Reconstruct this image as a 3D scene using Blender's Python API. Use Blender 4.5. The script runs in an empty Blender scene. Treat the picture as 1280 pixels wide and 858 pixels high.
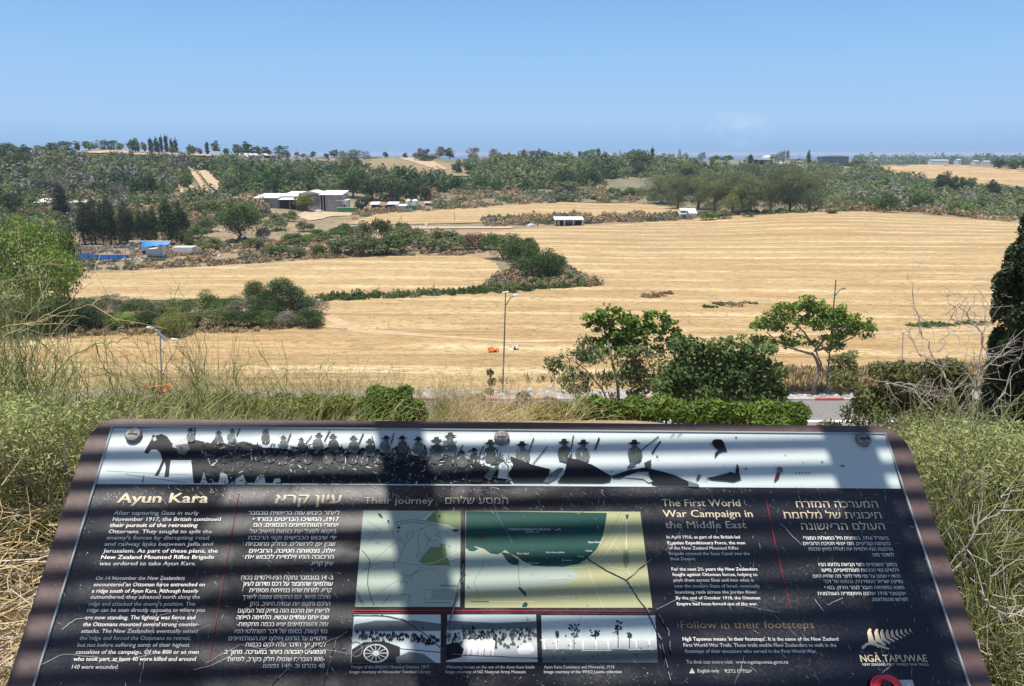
import bpy, math, random
import numpy as np
from mathutils import Vector
rnd = random.Random(7)
RG = np.random.default_rng(11)
sc = bpy.context.scene
COL = sc.collection

# ------------------------------------------------------------------ camera, world, sun
F = 962.0
PITCH = math.radians(13.84)
cP, sP = math.cos(PITCH), math.sin(PITCH)
cam_d = bpy.data.cameras.new('camera'); cam = bpy.data.objects.new('camera', cam_d); COL.objects.link(cam)
cam_d.sensor_width = 36; cam_d.lens = F / 1280 * 36; cam_d.clip_start = 0.05; cam_d.clip_end = 120000
cam.rotation_euler = (math.pi / 2 - PITCH, 0, 0)
sc.camera = cam
SUN = Vector((-0.15, -0.10, 0.98)).normalized()          # towards the sun
SUN_EL = math.asin(SUN.z); SUN_AZ = math.atan2(SUN.x, SUN.y)
w = bpy.data.worlds.new("World"); sc.world = w; w.use_nodes = True
nt = w.node_tree; bg = nt.nodes['Background']
sky = nt.nodes.new('ShaderNodeTexSky'); sky.sky_type = 'NISHITA'; sky.sun_disc = False
sky.sun_elevation = SUN_EL; sky.sun_rotation = SUN_AZ
sky.altitude = 0; sky.air_density = 1.0; sky.dust_density = 0.8; sky.ozone_density = 1.0
def wn(t, **k):
    n = nt.nodes.new(t)
    for a, b in k.items(): setattr(n, a, b)
    return n
# sea haze: the lowest few degrees of the real sky go from whitish to slate blue, with one faint cumulus
geo = wn('ShaderNodeTexCoord'); sep = wn('ShaderNodeSeparateXYZ'); nt.links.new(geo.outputs['Generated'], sep.inputs[0])
mr = wn('ShaderNodeMapRange'); mr.inputs[1].default_value = 0.0; mr.inputs[2].default_value = 0.30
nt.links.new(sep.outputs[2], mr.inputs[0])
cr = wn('ShaderNodeValToRGB'); e = cr.color_ramp.elements
SKYRAMP = [(0.0, (0.28, 0.52, 0.88)), (0.05, (0.33, 0.58, 0.94)), (0.13, (0.40, 0.65, 1.0)), (0.35, (0.34, 0.62, 1.0)), (0.7, (0.22, 0.48, 0.93)), (1.0, (0.15, 0.38, 0.84))]
e[0].position = 0; e[0].color = SKYRAMP[0][1] + (1,); e[1].position = 1; e[1].color = SKYRAMP[-1][1] + (1,)
for p, c in SKYRAMP[1:-1]:
    q = e.new(p); q.color = c + (1,)
nt.links.new(mr.outputs[0], cr.inputs[0])
SKYGAIN = 8.3
gain = wn('ShaderNodeVectorMath', operation='SCALE'); gain.inputs[3].default_value = SKYGAIN
nt.links.new(cr.outputs[0], gain.inputs[0])
# the blend keeps the Nishita sky overhead, the maritime gradient near the horizon
mr2 = wn('ShaderNodeMapRange'); mr2.inputs[1].default_value = 0.30; mr2.inputs[2].default_value = 0.75
mr2.inputs[3].default_value = 0.9; mr2.inputs[4].default_value = 0.0
nt.links.new(sep.outputs[2], mr2.inputs[0])
mx = wn('ShaderNodeMixRGB'); nt.links.new(mr2.outputs[0], mx.inputs[0]); nt.links.new(sky.outputs[0], mx.inputs[1]); nt.links.new(gain.outputs[0], mx.inputs[2])
cn = wn('ShaderNodeTexNoise'); cn.inputs['Scale'].default_value = 22; cn.inputs['Detail'].default_value = 6
cmap = wn('ShaderNodeMapping'); cmap.inputs['Scale'].default_value = (1, 1, 1.6)
nt.links.new(geo.outputs['Generated'], cmap.inputs[0]); nt.links.new(cmap.outputs[0], cn.inputs[0])
# cloud body: soft ellipse about its own direction
cd = Vector(((905 - 640) / F, cP + (429 - 163) / F * sP, -sP + (429 - 163) / F * cP)).normalized()
dv = wn('ShaderNodeVectorMath', operation='SUBTRACT'); dv.inputs[1].default_value = cd
nt.links.new(geo.outputs['Generated'], dv.inputs[0])
ds = wn('ShaderNodeVectorMath', operation='MULTIPLY'); ds.inputs[1].default_value = (16, 16, 42); nt.links.new(dv.outputs[0], ds.inputs[0])
dl = wn('ShaderNodeVectorMath', operation='LENGTH'); nt.links.new(ds.outputs[0], dl.inputs[0])
m1 = wn('ShaderNodeMapRange'); m1.inputs[1].default_value = 1.1; m1.inputs[2].default_value = 0.2; nt.links.new(dl.outputs['Value'], m1.inputs[0])
m2 = wn('ShaderNodeMapRange'); m2.inputs[1].default_value = 0.42; m2.inputs[2].default_value = 0.6; nt.links.new(cn.outputs[0], m2.inputs[0])
m3 = wn('ShaderNodeMath', operation='MULTIPLY'); nt.links.new(m1.outputs[0], m3.inputs[0]); nt.links.new(m2.outputs[0], m3.inputs[1])
m4 = wn('ShaderNodeMath', operation='MULTIPLY'); m4.inputs[1].default_value = 0.75; nt.links.new(m3.outputs[0], m4.inputs[0])
mc = wn('ShaderNodeMixRGB'); mc.inputs[2].default_value = (5.0, 6.4, 8.4, 1)
nt.links.new(m4.outputs[0], mc.inputs[0]); nt.links.new(mx.outputs[0], mc.inputs[1])
nt.links.new(mc.outputs[0], bg.inputs[0]); bg.inputs[1].default_value = 0.092
sl = bpy.data.lights.new('sun', 'SUN'); sl.energy = 5.0; sl.angle = math.radians(0.53); sl.color = (1.0, 0.95, 0.87)
so = bpy.data.objects.new('sun', sl); COL.objects.link(so)
so.rotation_euler = SUN.to_track_quat('Z', 'Y').to_euler()
sc.view_settings.view_transform = 'Standard'; sc.view_settings.look = 'None'
sc.view_settings.exposure = 0.30; sc.view_settings.gamma = 1; sc.view_settings.use_curve_mapping = False
sc.cycles.max_bounces = 6; sc.cycles.diffuse_bounces = 3; sc.cycles.transmission_bounces = 4; sc.cycles.transparent_max_bounces = 8
sc.cycles.caustics_reflective = False; sc.cycles.caustics_refractive = False; sc.cycles.volume_bounces = 0

# ------------------------------------------------------------------ helpers
def tag(o, label=None, cat=None, group=None, kind=None):
    if label: o['label'] = label
    if cat: o['category'] = cat
    if group: o['group'] = group
    if kind: o['kind'] = kind
    return o
def empty(name, loc=(0, 0, 0), rz=0, **k):
    o = bpy.data.objects.new(name, None); COL.objects.link(o); o.location = loc; o.rotation_euler = (0, 0, rz)
    o.empty_display_size = 0.2
    return tag(o, **k)
def link(name, me, parent=None, **k):
    o = bpy.data.objects.new(name, me); COL.objects.link(o)
    if parent is not None: o.parent = parent
    return tag(o, **k)
class MB:
    def __init__(s): s.V = []; s.Fs = []; s.M = []; s.T = []; s.n = 0
    def add(s, V, Fc, mi=0, tint=None):
        V = np.asarray(V, float).reshape(-1, 3); Fc = np.asarray(Fc, int)
        s.V.append(V); s.Fs.append(Fc + s.n); k = len(Fc)
        s.M.append(np.full(k, mi, int)); s.T.append(np.full(k, 0.5) if tint is None else np.broadcast_to(np.asarray(tint, float), (k,)).copy()); s.n += len(V)
        return s
    def poly(s, pts, mi=0, tint=None):
        V = np.asarray(pts, float); return s.add(V, [list(range(len(V)))], mi, tint)
    def box(s, c, d, mi=0, rz=0, tint=None, M=None):
        c = np.array(c, float); d = np.array(d, float) / 2
        v = np.array([[x, y, z] for z in (-1, 1) for y in (-1, 1) for x in (-1, 1)], float) * d
        if rz: v = v @ np.array([[math.cos(rz), math.sin(rz), 0], [-math.sin(rz), math.cos(rz), 0], [0, 0, 1]])
        if M is not None: v = v @ np.asarray(M).T
        return s.add(v + c, [[0, 2, 3, 1], [4, 5, 7, 6], [0, 1, 5, 4], [2, 6, 7, 3], [0, 4, 6, 2], [1, 3, 7, 5]], mi, tint)
    def prism(s, outline, a, b, mi=0):
        """outline (n,3) offset by vectors a (start) and b (end)"""
        o = np.asarray(outline, float); n = len(o); s.add(np.vstack([o + a, o + b]), [[i, (i + 1) % n, n + (i + 1) % n, n + i] for i in range(n)], mi)
        s.poly(o + b, mi); s.poly((o + a)[::-1], mi); return s
    def tubes(s, P, R, k=5, mi=0, tint=None, cap=False):
        """P (n,m,3) paths, R (n,m) radii"""
        P = np.asarray(P, float); R = np.asarray(R, float)
        if P.ndim == 2: P = P[None]; R = R[None]
        n, m, _ = P.shape
        D = np.gradient(P, axis=1) if m > 1 else P * 0
        D /= np.linalg.norm(D, axis=2, keepdims=True) + 1e-9
        ref = np.where(np.abs(D[..., 2:3]) > 0.9, np.array([1., 0, 0]), np.array([0, 0, 1.]))
        A = np.cross(D, ref); A /= np.linalg.norm(A, axis=2, keepdims=True) + 1e-9
        B = np.cross(D, A); th = np.arange(k) / k * 2 * np.pi
        V = P[:, :, None] + R[:, :, None, None] * (A[:, :, None] * np.cos(th)[None, None, :, None] + B[:, :, None] * np.sin(th)[None, None, :, None])
        idx = np.arange(n * m * k).reshape(n, m, k)
        a = idx[:, :-1]; b = idx[:, 1:]
        Fq = np.stack([a, np.roll(a, -1, 2), np.roll(b, -1, 2), b], -1).reshape(-1, 4)
        t = None if tint is None else np.repeat(np.broadcast_to(tint, (n,)), (m - 1) * k)
        s.add(V.reshape(-1, 3), Fq, mi, t)
        if cap:
            for i in range(n):
                s.Fs.append(idx[i, -1][None].copy() + s.n - len(V.reshape(-1, 3))); s.M.append(np.array([mi])); s.T.append(np.array([.5]))
        return s
    def leaves(s, C, N, S, aspect=0.5, mi=0, tint=None, rng=RG, fold=0.0, tri=False):
        """diamond leaves: centres, normals, sizes"""
        n = len(C); N = N / (np.linalg.norm(N, axis=1, keepdims=True) + 1e-9)
        r = rng.normal(size=(n, 3)); A = np.cross(N, r); A /= np.linalg.norm(A, axis=1, keepdims=True) + 1e-9; B = np.cross(N, A)
        S = np.broadcast_to(S, (n,))[:, None]
        if tri:
            V = np.stack([C - A * S + B * S * aspect * 1.2, C + A * S * 1.1, C - A * S * .7 - B * S * aspect * 1.3], 1).reshape(-1, 3)
            return s.add(V, np.arange(3 * n).reshape(n, 3), mi, tint)
        V = np.stack([C - A * S, C + B * S * aspect + N * S * fold, C + A * S, C - B * S * aspect + N * S * fold], 1).reshape(-1, 3)
        return s.add(V, np.arange(4 * n).reshape(n, 4), mi, tint)
    def mesh(s, name, mats, smooth=False):
        me = bpy.data.meshes.new(name)
        V = np.vstack(s.V) if s.V else np.zeros((0, 3)); fl = []; st = []; c = 0; ls = []
        for f in s.Fs:
            k = f.shape[1]; fl.append(f.ravel()); st.append(c + np.arange(len(f)) * k); ls.append(np.full(len(f), k)); c += f.size
        fl = np.concatenate(fl); st = np.concatenate(st)
        me.vertices.add(len(V)); me.vertices.foreach_set('co', V.ravel().astype(np.float32))
        me.loops.add(len(fl)); me.loops.foreach_set('vertex_index', fl.astype(np.int32))
        me.polygons.add(len(st)); me.polygons.foreach_set('loop_start', st.astype(np.int32)); me.polygons.foreach_set('loop_total', np.concatenate(ls).astype(np.int32))
        me.polygons.foreach_set('material_index', np.concatenate(s.M).astype(np.int32))
        me.update(calc_edges=True)
        at = me.attributes.new('tint', 'FLOAT', 'FACE'); at.data.foreach_set('value', np.concatenate(s.T).astype(np.float32))
        me.polygons.foreach_set('use_smooth', np.full(len(st), smooth))
        for m in (mats if isinstance(mats, (list, tuple)) else [mats]): me.materials.append(m)
        return me
    def build(s, name, mats, parent=None, smooth=False, **k):
        return link(name, s.mesh(name, mats, smooth), parent, **k)

# ------------------------------------------------------------------ materials
MATS = {}
def mat(name, col, rough=0.7, metal=0.0, noise=None, spec=0.5, bump=0, emis=None):
    """noise: (scale, colour2, amount[, detail])"""
    if name in MATS: return MATS[name]
    m = bpy.data.materials.new(name); m.use_nodes = True; t = m.node_tree; b = t.nodes['Principled BSDF']
    b.inputs['Base Color'].default_value = (*col, 1); b.inputs['Roughness'].default_value = rough
    b.inputs['Metallic'].default_value = metal; b.inputs['Specular IOR Level'].default_value = spec
    if noise or bump:
        g = t.nodes.new('ShaderNodeNewGeometry'); n = t.nodes.new('ShaderNodeTexNoise')
        n.inputs['Scale'].default_value = noise[0] if noise else 20; n.inputs['Detail'].default_value = 6
        t.links.new(g.outputs['Position'], n.inputs['Vector'])
        if noise:
            r = t.nodes.new('ShaderNodeMapRange'); r.inputs[1].default_value = .35; r.inputs[2].default_value = .68; r.inputs[4].default_value = noise[2]
            x = t.nodes.new('ShaderNodeMixRGB'); x.inputs[1].default_value = (*col, 1); x.inputs[2].default_value = (*noise[1], 1)
            t.links.new(n.outputs[0], r.inputs[0]); t.links.new(r.outputs[0], x.inputs[0]); t.links.new(x.outputs[0], b.inputs['Base Color'])
        if bump:
            bp = t.nodes.new('ShaderNodeBump'); bp.inputs['Strength'].default_value = bump; bp.inputs['Distance'].default_value = .02
            t.links.new(n.outputs[0], bp.inputs['Height']); t.links.new(bp.outputs[0], b.inputs['Normal'])
    MATS[name] = m; return m
def leafmat(name, c1, c2, trans=0.3, c3=None):
    m = bpy.data.materials.new(name); m.use_nodes = True; t = m.node_tree; b = t.nodes['Principled BSDF']
    a = t.nodes.new('ShaderNodeAttribute'); a.attribute_name = 'tint'
    r = t.nodes.new('ShaderNodeValToRGB'); r.color_ramp.elements[0].color = (*c1, 1); r.color_ramp.elements[1].color = (*c2, 1)
    if c3: q = r.color_ramp.elements.new(0.93); q.color = (*c2, 1); r.color_ramp.elements[2].color = (*c3, 1)
    oi = t.nodes.new('ShaderNodeObjectInfo'); hs = t.nodes.new('ShaderNodeHueSaturation')
    mr = t.nodes.new('ShaderNodeMapRange'); mr.inputs[3].default_value = .8; mr.inputs[4].default_value = 1.25
    t.links.new(oi.outputs['Random'], mr.inputs[0]); t.links.new(mr.outputs[0], hs.inputs['Value'])
    t.links.new(a.outputs['Fac'], r.inputs[0]); t.links.new(r.outputs[0], hs.inputs['Color'])
    t.links.new(hs.outputs[0], b.inputs['Base Color']); b.inputs['Roughness'].default_value = .6; b.inputs['Specular IOR Level'].default_value = .25
    tr = t.nodes.new('ShaderNodeBsdfTranslucent'); t.links.new(hs.outputs[0], tr.inputs[0])
    mxs = t.nodes.new('ShaderNodeMixShader'); mxs.inputs[0].default_value = trans
    t.links.new(b.outputs[0], mxs.inputs[1]); t.links.new(tr.outputs[0], mxs.inputs[2]); t.links.new(mxs.outputs[0], t.nodes['Material Output'].inputs[0])
    MATS[name] = m; return m
LM = dict(
    laurel=leafmat('laurel_foliage', (.05, .085, .026), (.15, .22, .065)),
    dark=leafmat('dark_foliage', (.03, .056, .016), (.08, .135, .036)),
    mid=leafmat('mid_foliage', (.055, .092, .022), (.14, .21, .05)),
    bright=leafmat('bright_foliage', (.09, .145, .022), (.23, .33, .06)),
    olive=leafmat('olive_foliage', (.095, .11, .036), (.21, .235, .085)),
    grey=leafmat('greygreen_foliage', (.09, .112, .046), (.215, .25, .11)),
    bare=leafmat('bare_twig_foliage', (.115, .11, .08), (.225, .22, .165), .1),
    rust=leafmat('rust_foliage', (.14, .08, .045), (.26, .17, .09)),
    cypress=leafmat('cypress_foliage', (.020, .036, .014), (.058, .088, .03), .15),
    yellow=leafmat('yellowish_foliage', (.12, .14, .03), (.27, .27, .07)),
    broom=leafmat('broom_stems', (.16, .185, .055), (.43, .45, .18), .25),
    straw=leafmat('straw_stems', (.33, .24, .11), (.66, .52, .29), .15, (.22, .13, .07)),
    deadtwig=leafmat('dead_twigs', (.20, .17, .14), (.48, .43, .37), 0),
    weed=leafmat('dry_weed', (.22, .15, .085), (.42, .31, .17), .2),
)
BARK = mat('bark', (.13, .095, .07), .9, noise=(3, (.24, .19, .15), 1))
PALEBARK = mat('pale_bark', (.26, .21, .17), .9, noise=(4, (.14, .11, .09), 1))

# ------------------------------------------------------------------ terrain
def tan_e(y):                        # tangent of elevation of photo row y (780 px grid of the photo)
    v = (429 - y) / F; return (-sP + v * cP) / (cP + v * sP)
NEAR = [(0, -1.62), (3.3, -1.66), (4.2, -2.0), (6, -3.0), (10, -4.75), (20, -9.0), (40, -17.2), (54, -22.8), (60, -24.4), (64, -24.5), (86, -24.5), (150, -24.5)]
FAR = [(1200, -22), (1800, -22.5), (2700, -23.5), (3150, -26), (3300, -34), (4000, -60), (60000, -60)]
COLS = {  # photo column: rows and their distance
    0:    [(300, 225), (280, 258), (250, 330), (220, 420), (200, 500), (189, 555), (193, 620), (200, 900)],
    200:  [(300, 225), (280, 258), (250, 330), (220, 420), (200, 500), (188.5, 555), (193, 620), (200, 900)],
    330:  [(295, 235), (278, 275), (250, 345), (225, 430), (205, 520), (196.5, 590), (199, 660), (203, 900)],
    430:  [(285, 262), (262, 345), (240, 410), (220, 490), (205, 570), (197.5, 650), (200, 720), (203, 900)],
    560:  [(285, 262), (262, 345), (245, 420), (225, 500), (210, 580), (198, 680), (200, 740), (203, 900)],
    640:  [(290, 248), (262, 350), (243, 430), (220, 530), (205, 640), (198, 700), (200, 760), (203, 900)],
    860:  [(280, 284), (262, 350), (245, 425), (222, 540), (207, 680), (201, 760), (204, 900)],
    1040: [(300, 222), (265, 300), (263, 345), (250, 400), (225, 515), (209, 660), (206.5, 720), (207, 900)],
    1180: [(300, 222), (272, 292), (268, 330), (252, 390), (234, 470), (215, 600), (207, 690), (207, 900)],
    1280: [(300, 222), (281, 275), (272, 310), (255, 375), (240, 455), (222, 570), (211, 680), (209, 900)],
}
YG = np.concatenate([np.linspace(0, 10, 60, endpoint=False), np.geomspace(10, 60000, 520)])
cx = np.array(sorted(COLS)); ca = (cx - 640) / 977.0
tabs = []
SHOULDER = [(0, -1.62), (3.3, -1.66), (4.2, -2.0), (6, -2.75), (10, -4.0), (18, -6.42), (20, -7.3), (24, -9.8), (40, -17.2)] + NEAR[7:]
for c in cx:
    pts = (SHOULDER if c < 900 else NEAR) + [(Y, Y * tan_e(r)) for r, Y in COLS[c]] + FAR
    pts.sort(); P_ = np.array(pts); tabs.append(np.interp(YG, P_[:, 0], P_[:, 1]))
tabs = np.array(tabs)
AG = np.linspace(-0.9, 0.9, 361)
G = np.array([np.interp(AG, ca, tabs[:, j]) for j in range(len(YG))]).T     # (a, Y)
def blur(A, ax, s):
    k = np.exp(-0.5 * (np.arange(-3 * s, 3 * s + 1) / s) ** 2); k /= k.sum()
    pad = [(0, 0), (0, 0)]; pad[ax] = (3 * s, 3 * s); B = np.pad(A, pad, mode='edge')
    return np.apply_along_axis(lambda r: np.convolve(r, k, 'valid'), ax, B)
G = blur(G, 0, 8); Gb = blur(G, 1, 3); wY = np.clip((YG - 8) / 6, 0, 1)[None]; G = G * (1 - wY) + Gb * wY
def vnoise(x, y, seed=0):
    r = np.random.default_rng(seed); t = r.random((64, 64))
    xi = np.floor(x).astype(int); yi = np.floor(y).astype(int); fx = x - xi; fy = y - yi
    fx = fx * fx * (3 - 2 * fx); fy = fy * fy * (3 - 2 * fy)
    g = lambda i, j: t[i % 64, j % 64]
    return (g(xi, yi) * (1 - fx) + g(xi + 1, yi) * fx) * (1 - fy) + (g(xi, yi + 1) * (1 - fx) + g(xi + 1, yi + 1) * fx) * fy - .5
AA, YY = np.meshgrid(AG, YG, indexing='ij')
amp = np.interp(YG, [0, 4, 9, 50, 66, 90, 250, 400, 900, 3000], [0.0, .05, .3, .3, 0, 0, .25, 1.2, 1.4, 1])[None]
G = G + amp * (vnoise(AA * YY / 16, YY / 16, 1) + .5 * vnoise(AA * YY / 6, YY / 6, 2))
amp2 = np.interp(YG, [0, 150, 330, 500, 900, 3000], [0, 0, .5, 2.2, 1.5, 0])[None]
G = G + amp2 * vnoise(AA * YY / 60, YY / 60, 4)
def H(x, y):
    x = np.asarray(x, float); y = np.asarray(y, float); yc = np.maximum(y, 0.5)
    a = np.clip(x / yc, AG[0], AG[-1] - 1e-6); i = (a - AG[0]) / (AG[1] - AG[0]); i0 = np.minimum(i.astype(int), len(AG) - 2); fi = i - i0
    j = np.interp(yc, YG, np.arange(len(YG))); j0 = np.minimum(j.astype(int), len(YG) - 2); fj = j - j0
    return (G[i0, j0] * (1 - fi) + G[i0 + 1, j0] * fi) * (1 - fj) + (G[i0, j0 + 1] * (1 - fi) + G[i0 + 1, j0 + 1] * fi) * fj
Ym = np.concatenate([np.linspace(2, 60, 300), np.geomspace(60, 3100, 1500)])
def ground(x, y, ymin=2.0):
    """first hit of the photo ray (x, y) with the terrain -> (X, Y, Z)"""
    v = (429 - y) / F; u = (x - 640) / F; Yd = cP + v * sP; a = u / Yd; te = tan_e(y)
    Z = H(a * Ym, Ym); hit = np.nonzero((Z >= Ym * te) & (Ym >= ymin))[0]
    if len(hit) == 0: Yh = Ym[np.argmax(Z / Ym)]
    else:
        k = hit[0]; Yh = Ym[k]
        if k > 0 and Z[k - 1] < Ym[k - 1] * te:
            d0 = Ym[k - 1] * te - Z[k - 1]; d1 = Z[k] - Ym[k] * te; Yh = Ym[k - 1] + (Ym[k] - Ym[k - 1]) * d0 / (d0 + d1 + 1e-9)
    return np.array([a * Yh, Yh, float(H(a * Yh, Yh))])
def atY(x, y, Y):                     # point on the photo ray at distance Y
    v = (429 - y) / F; u = (x - 640) / F; return np.array([u / (cP + v * sP) * Y, Y, Y * tan_e(y)])

# ground material: dry grass, soil and low green
def groundmat():
    m = bpy.data.materials.new('dry_ground'); m.use_nodes = True; t = m.node_tree; b = t.nodes['Principled BSDF']; b.inputs['Roughness'].default_value = .95
    g = t.nodes.new('ShaderNodeNewGeometry')
    def N(s, d=6, v=None):
        n = t.nodes.new('ShaderNodeTexNoise'); n.inputs['Scale'].default_value = s; n.inputs['Detail'].default_value = d; t.links.new(g.outputs['Position'], n.inputs[0]); return n.outputs[0]
    def mix(f, lo, hi, a, c):
        r = t.nodes.new('ShaderNodeMapRange'); r.inputs[1].default_value = lo; r.inputs[2].default_value = hi; t.links.new(f, r.inputs[0])
        x = t.nodes.new('ShaderNodeMixRGB'); t.links.new(r.outputs[0], x.inputs[0])
        for i, q in ((1, a), (2, c)):
            if isinstance(q, tuple): x.inputs[i].default_value = (*q, 1)
            else: t.links.new(q, x.inputs[i])
        return x.outputs[0]
    c = mix(N(.06), .4, .6, (.30, .21, .115), (.21, .155, .095))
    c = mix(N(.11), .5, .62, c, (.13, .135, .06))
    c = mix(N(1.3), .45, .75, c, (.40, .29, .165))
    c = mix(N(9), .5, .8, c, (.13, .095, .06))
    sx = t.nodes.new('ShaderNodeSeparateXYZ'); t.links.new(g.outputs['Position'], sx.inputs[0])
    ry = t.nodes.new('ShaderNodeMapRange'); ry.inputs[1].default_value = 330; ry.inputs[2].default_value = 420; t.links.new(sx.outputs[1], ry.inputs[0])
    hc = mix(N(.05), .42, .6, (.13, .135, .065), (.20, .165, .105)); x = t.nodes.new('ShaderNodeMixRGB'); t.links.new(ry.outputs[0], x.inputs[0]); t.links.new(c, x.inputs[1]); t.links.new(hc, x.inputs[2]); c = x.outputs[0]
    t.links.new(c, b.inputs['Base Color'])
    bp = t.nodes.new('ShaderNodeBump'); bp.inputs['Strength'].default_value = .6; bp.inputs['Distance'].default_value = .1; t.links.new(N(5), bp.inputs['Height']); t.links.new(bp.outputs[0], b.inputs['Normal'])
    return m
ga = np.concatenate([[-12, -5, -2.6, -1.6, -1.15], np.linspace(-.9, .9, 187), [1.15, 1.6, 2.6, 5, 12]])
gy = np.concatenate([np.linspace(.5, 10, 40, endpoint=False), np.geomspace(10, 3600, 420)])
gA, gY = np.meshgrid(ga, gy, indexing='ij'); gX = np.clip(gA * gY, -2500 - gY * 0, 2500 + gY * 0) if 0 else np.sign(gA) * np.minimum(np.abs(gA * gY), 3800 + np.abs(gA) * 60); gZ = H(gX, gY)
back = np.array([-60, -25, -10, -4, -1.5, 0.0]); bX = np.outer(ga, .5 + np.abs(back - .5) * .9); bY = np.broadcast_to(back, bX.shape)
gX = np.hstack([bX, gX]); gZ = np.hstack([np.full(bX.shape, -1.62), gZ]); gY = np.hstack([bY, gY])
mb = MB(); idx = np.arange(gX.size).reshape(gX.shape)
mb.add(np.stack([gX, gY, gZ], -1).reshape(-1, 3), np.stack([idx[:-1, :-1], idx[1:, :-1], idx[1:, 1:], idx[:-1, 1:]], -1).reshape(-1, 4))
mb.build('ground', groundmat(), smooth=True, kind='structure')
# sea
mb = MB(); ys = [3200, 5000, 9000, 16000, 26000]
V = [];
for yy in ys: V += [[-29000, yy, -34], [29000, yy, -34]]
mb.add(V, [[2 * i, 2 * i + 1, 2 * i + 3, 2 * i + 2] for i in range(4)])
SEA = mat('sea_water', (.01, .06, .20), .6, noise=(.002, (.015, .08, .24), 1), spec=.25)
mb.build('sea', SEA, kind='structure')

# haze: one even volume round everything, sky outside
mb = MB(); mb.box((0, 12900, -30), (59000, 26400, 80))
hz = mb.build('haze', [], label='thin sea haze lying over the whole plain', cat='haze', kind='stuff')
hm = bpy.data.materials.new('haze_air'); hm.use_nodes = True; t = hm.node_tree; t.nodes.remove(t.nodes['Principled BSDF'])
pv_ = t.nodes.new('ShaderNodeVolumePrincipled'); pv_.inputs['Color'].default_value = (.72, .84, 1, 1); pv_.inputs['Density'].default_value = .00014; pv_.inputs['Anisotropy'].default_value = 0.0
t.links.new(pv_.outputs[0], t.nodes['Material Output'].inputs['Volume']); hz.data.materials.clear(); hz.data.materials.append(hm)

# ------------------------------------------------------------------ sheets draped on the terrain
def sheet(name, poly, material, off=0.05, rstep=1.6, cols=60, **k):
    poly = np.array(poly, float); ys = np.arange(poly[:, 1].min() + .05, poly[:, 1].max(), rstep); ys = np.append(ys, poly[:, 1].max() - .05)
    rows = []; n = len(poly)
    for y in ys:
        xs = []
        for i in range(n):
            (x0, y0), (x1, y1) = poly[i], poly[(i + 1) % n]
            if (y0 <= y) != (y1 <= y): xs.append(x0 + (y - y0) / (y1 - y0) * (x1 - x0))
        rows.append((y, min(xs), max(xs)))
    mb = MB(); V = []
    for y, a, b in rows:
        a -= 1.2 * math.sin(y * 2.1); b += 1.2 * math.sin(y * 1.7)
        cen = ground((a + b) / 2, y); te = tan_e(y); v = (429 - y) / F; Yd = cP + v * sP
        X = np.linspace(a, b, cols); A = (X - 640) / F / Yd
        Z = H(A[:, None] * Ym[None], Ym[None]); hit = Z >= Ym[None] * te
        kk = np.where(hit.any(1), hit.argmax(1), np.argmax(Z / Ym[None], 1)); kk = np.maximum(kk, 1)
        d0 = Ym[kk - 1] * te - Z[np.arange(cols), kk - 1]; d1 = Z[np.arange(cols), kk] - Ym[kk] * te
        fr = np.clip(d0 / (d0 + d1 + 1e-9), 0, 1); Yh = Ym[kk - 1] + (Ym[kk] - Ym[kk - 1]) * fr
        V.append(np.stack([A * Yh, Yh, H(A * Yh, Yh) + off + .0006 * Yh], -1))
    V = np.array(V); r = len(rows); idx = np.arange(r * cols).reshape(r, cols)
    mb.add(V.reshape(-1, 3), np.stack([idx[:-1, :-1], idx[1:, :-1], idx[1:, 1:], idx[:-1, 1:]], -1).reshape(-1, 4)[:, ::-1])
    return mb.build(name, material, smooth=True, kind='structure', **k)
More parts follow.
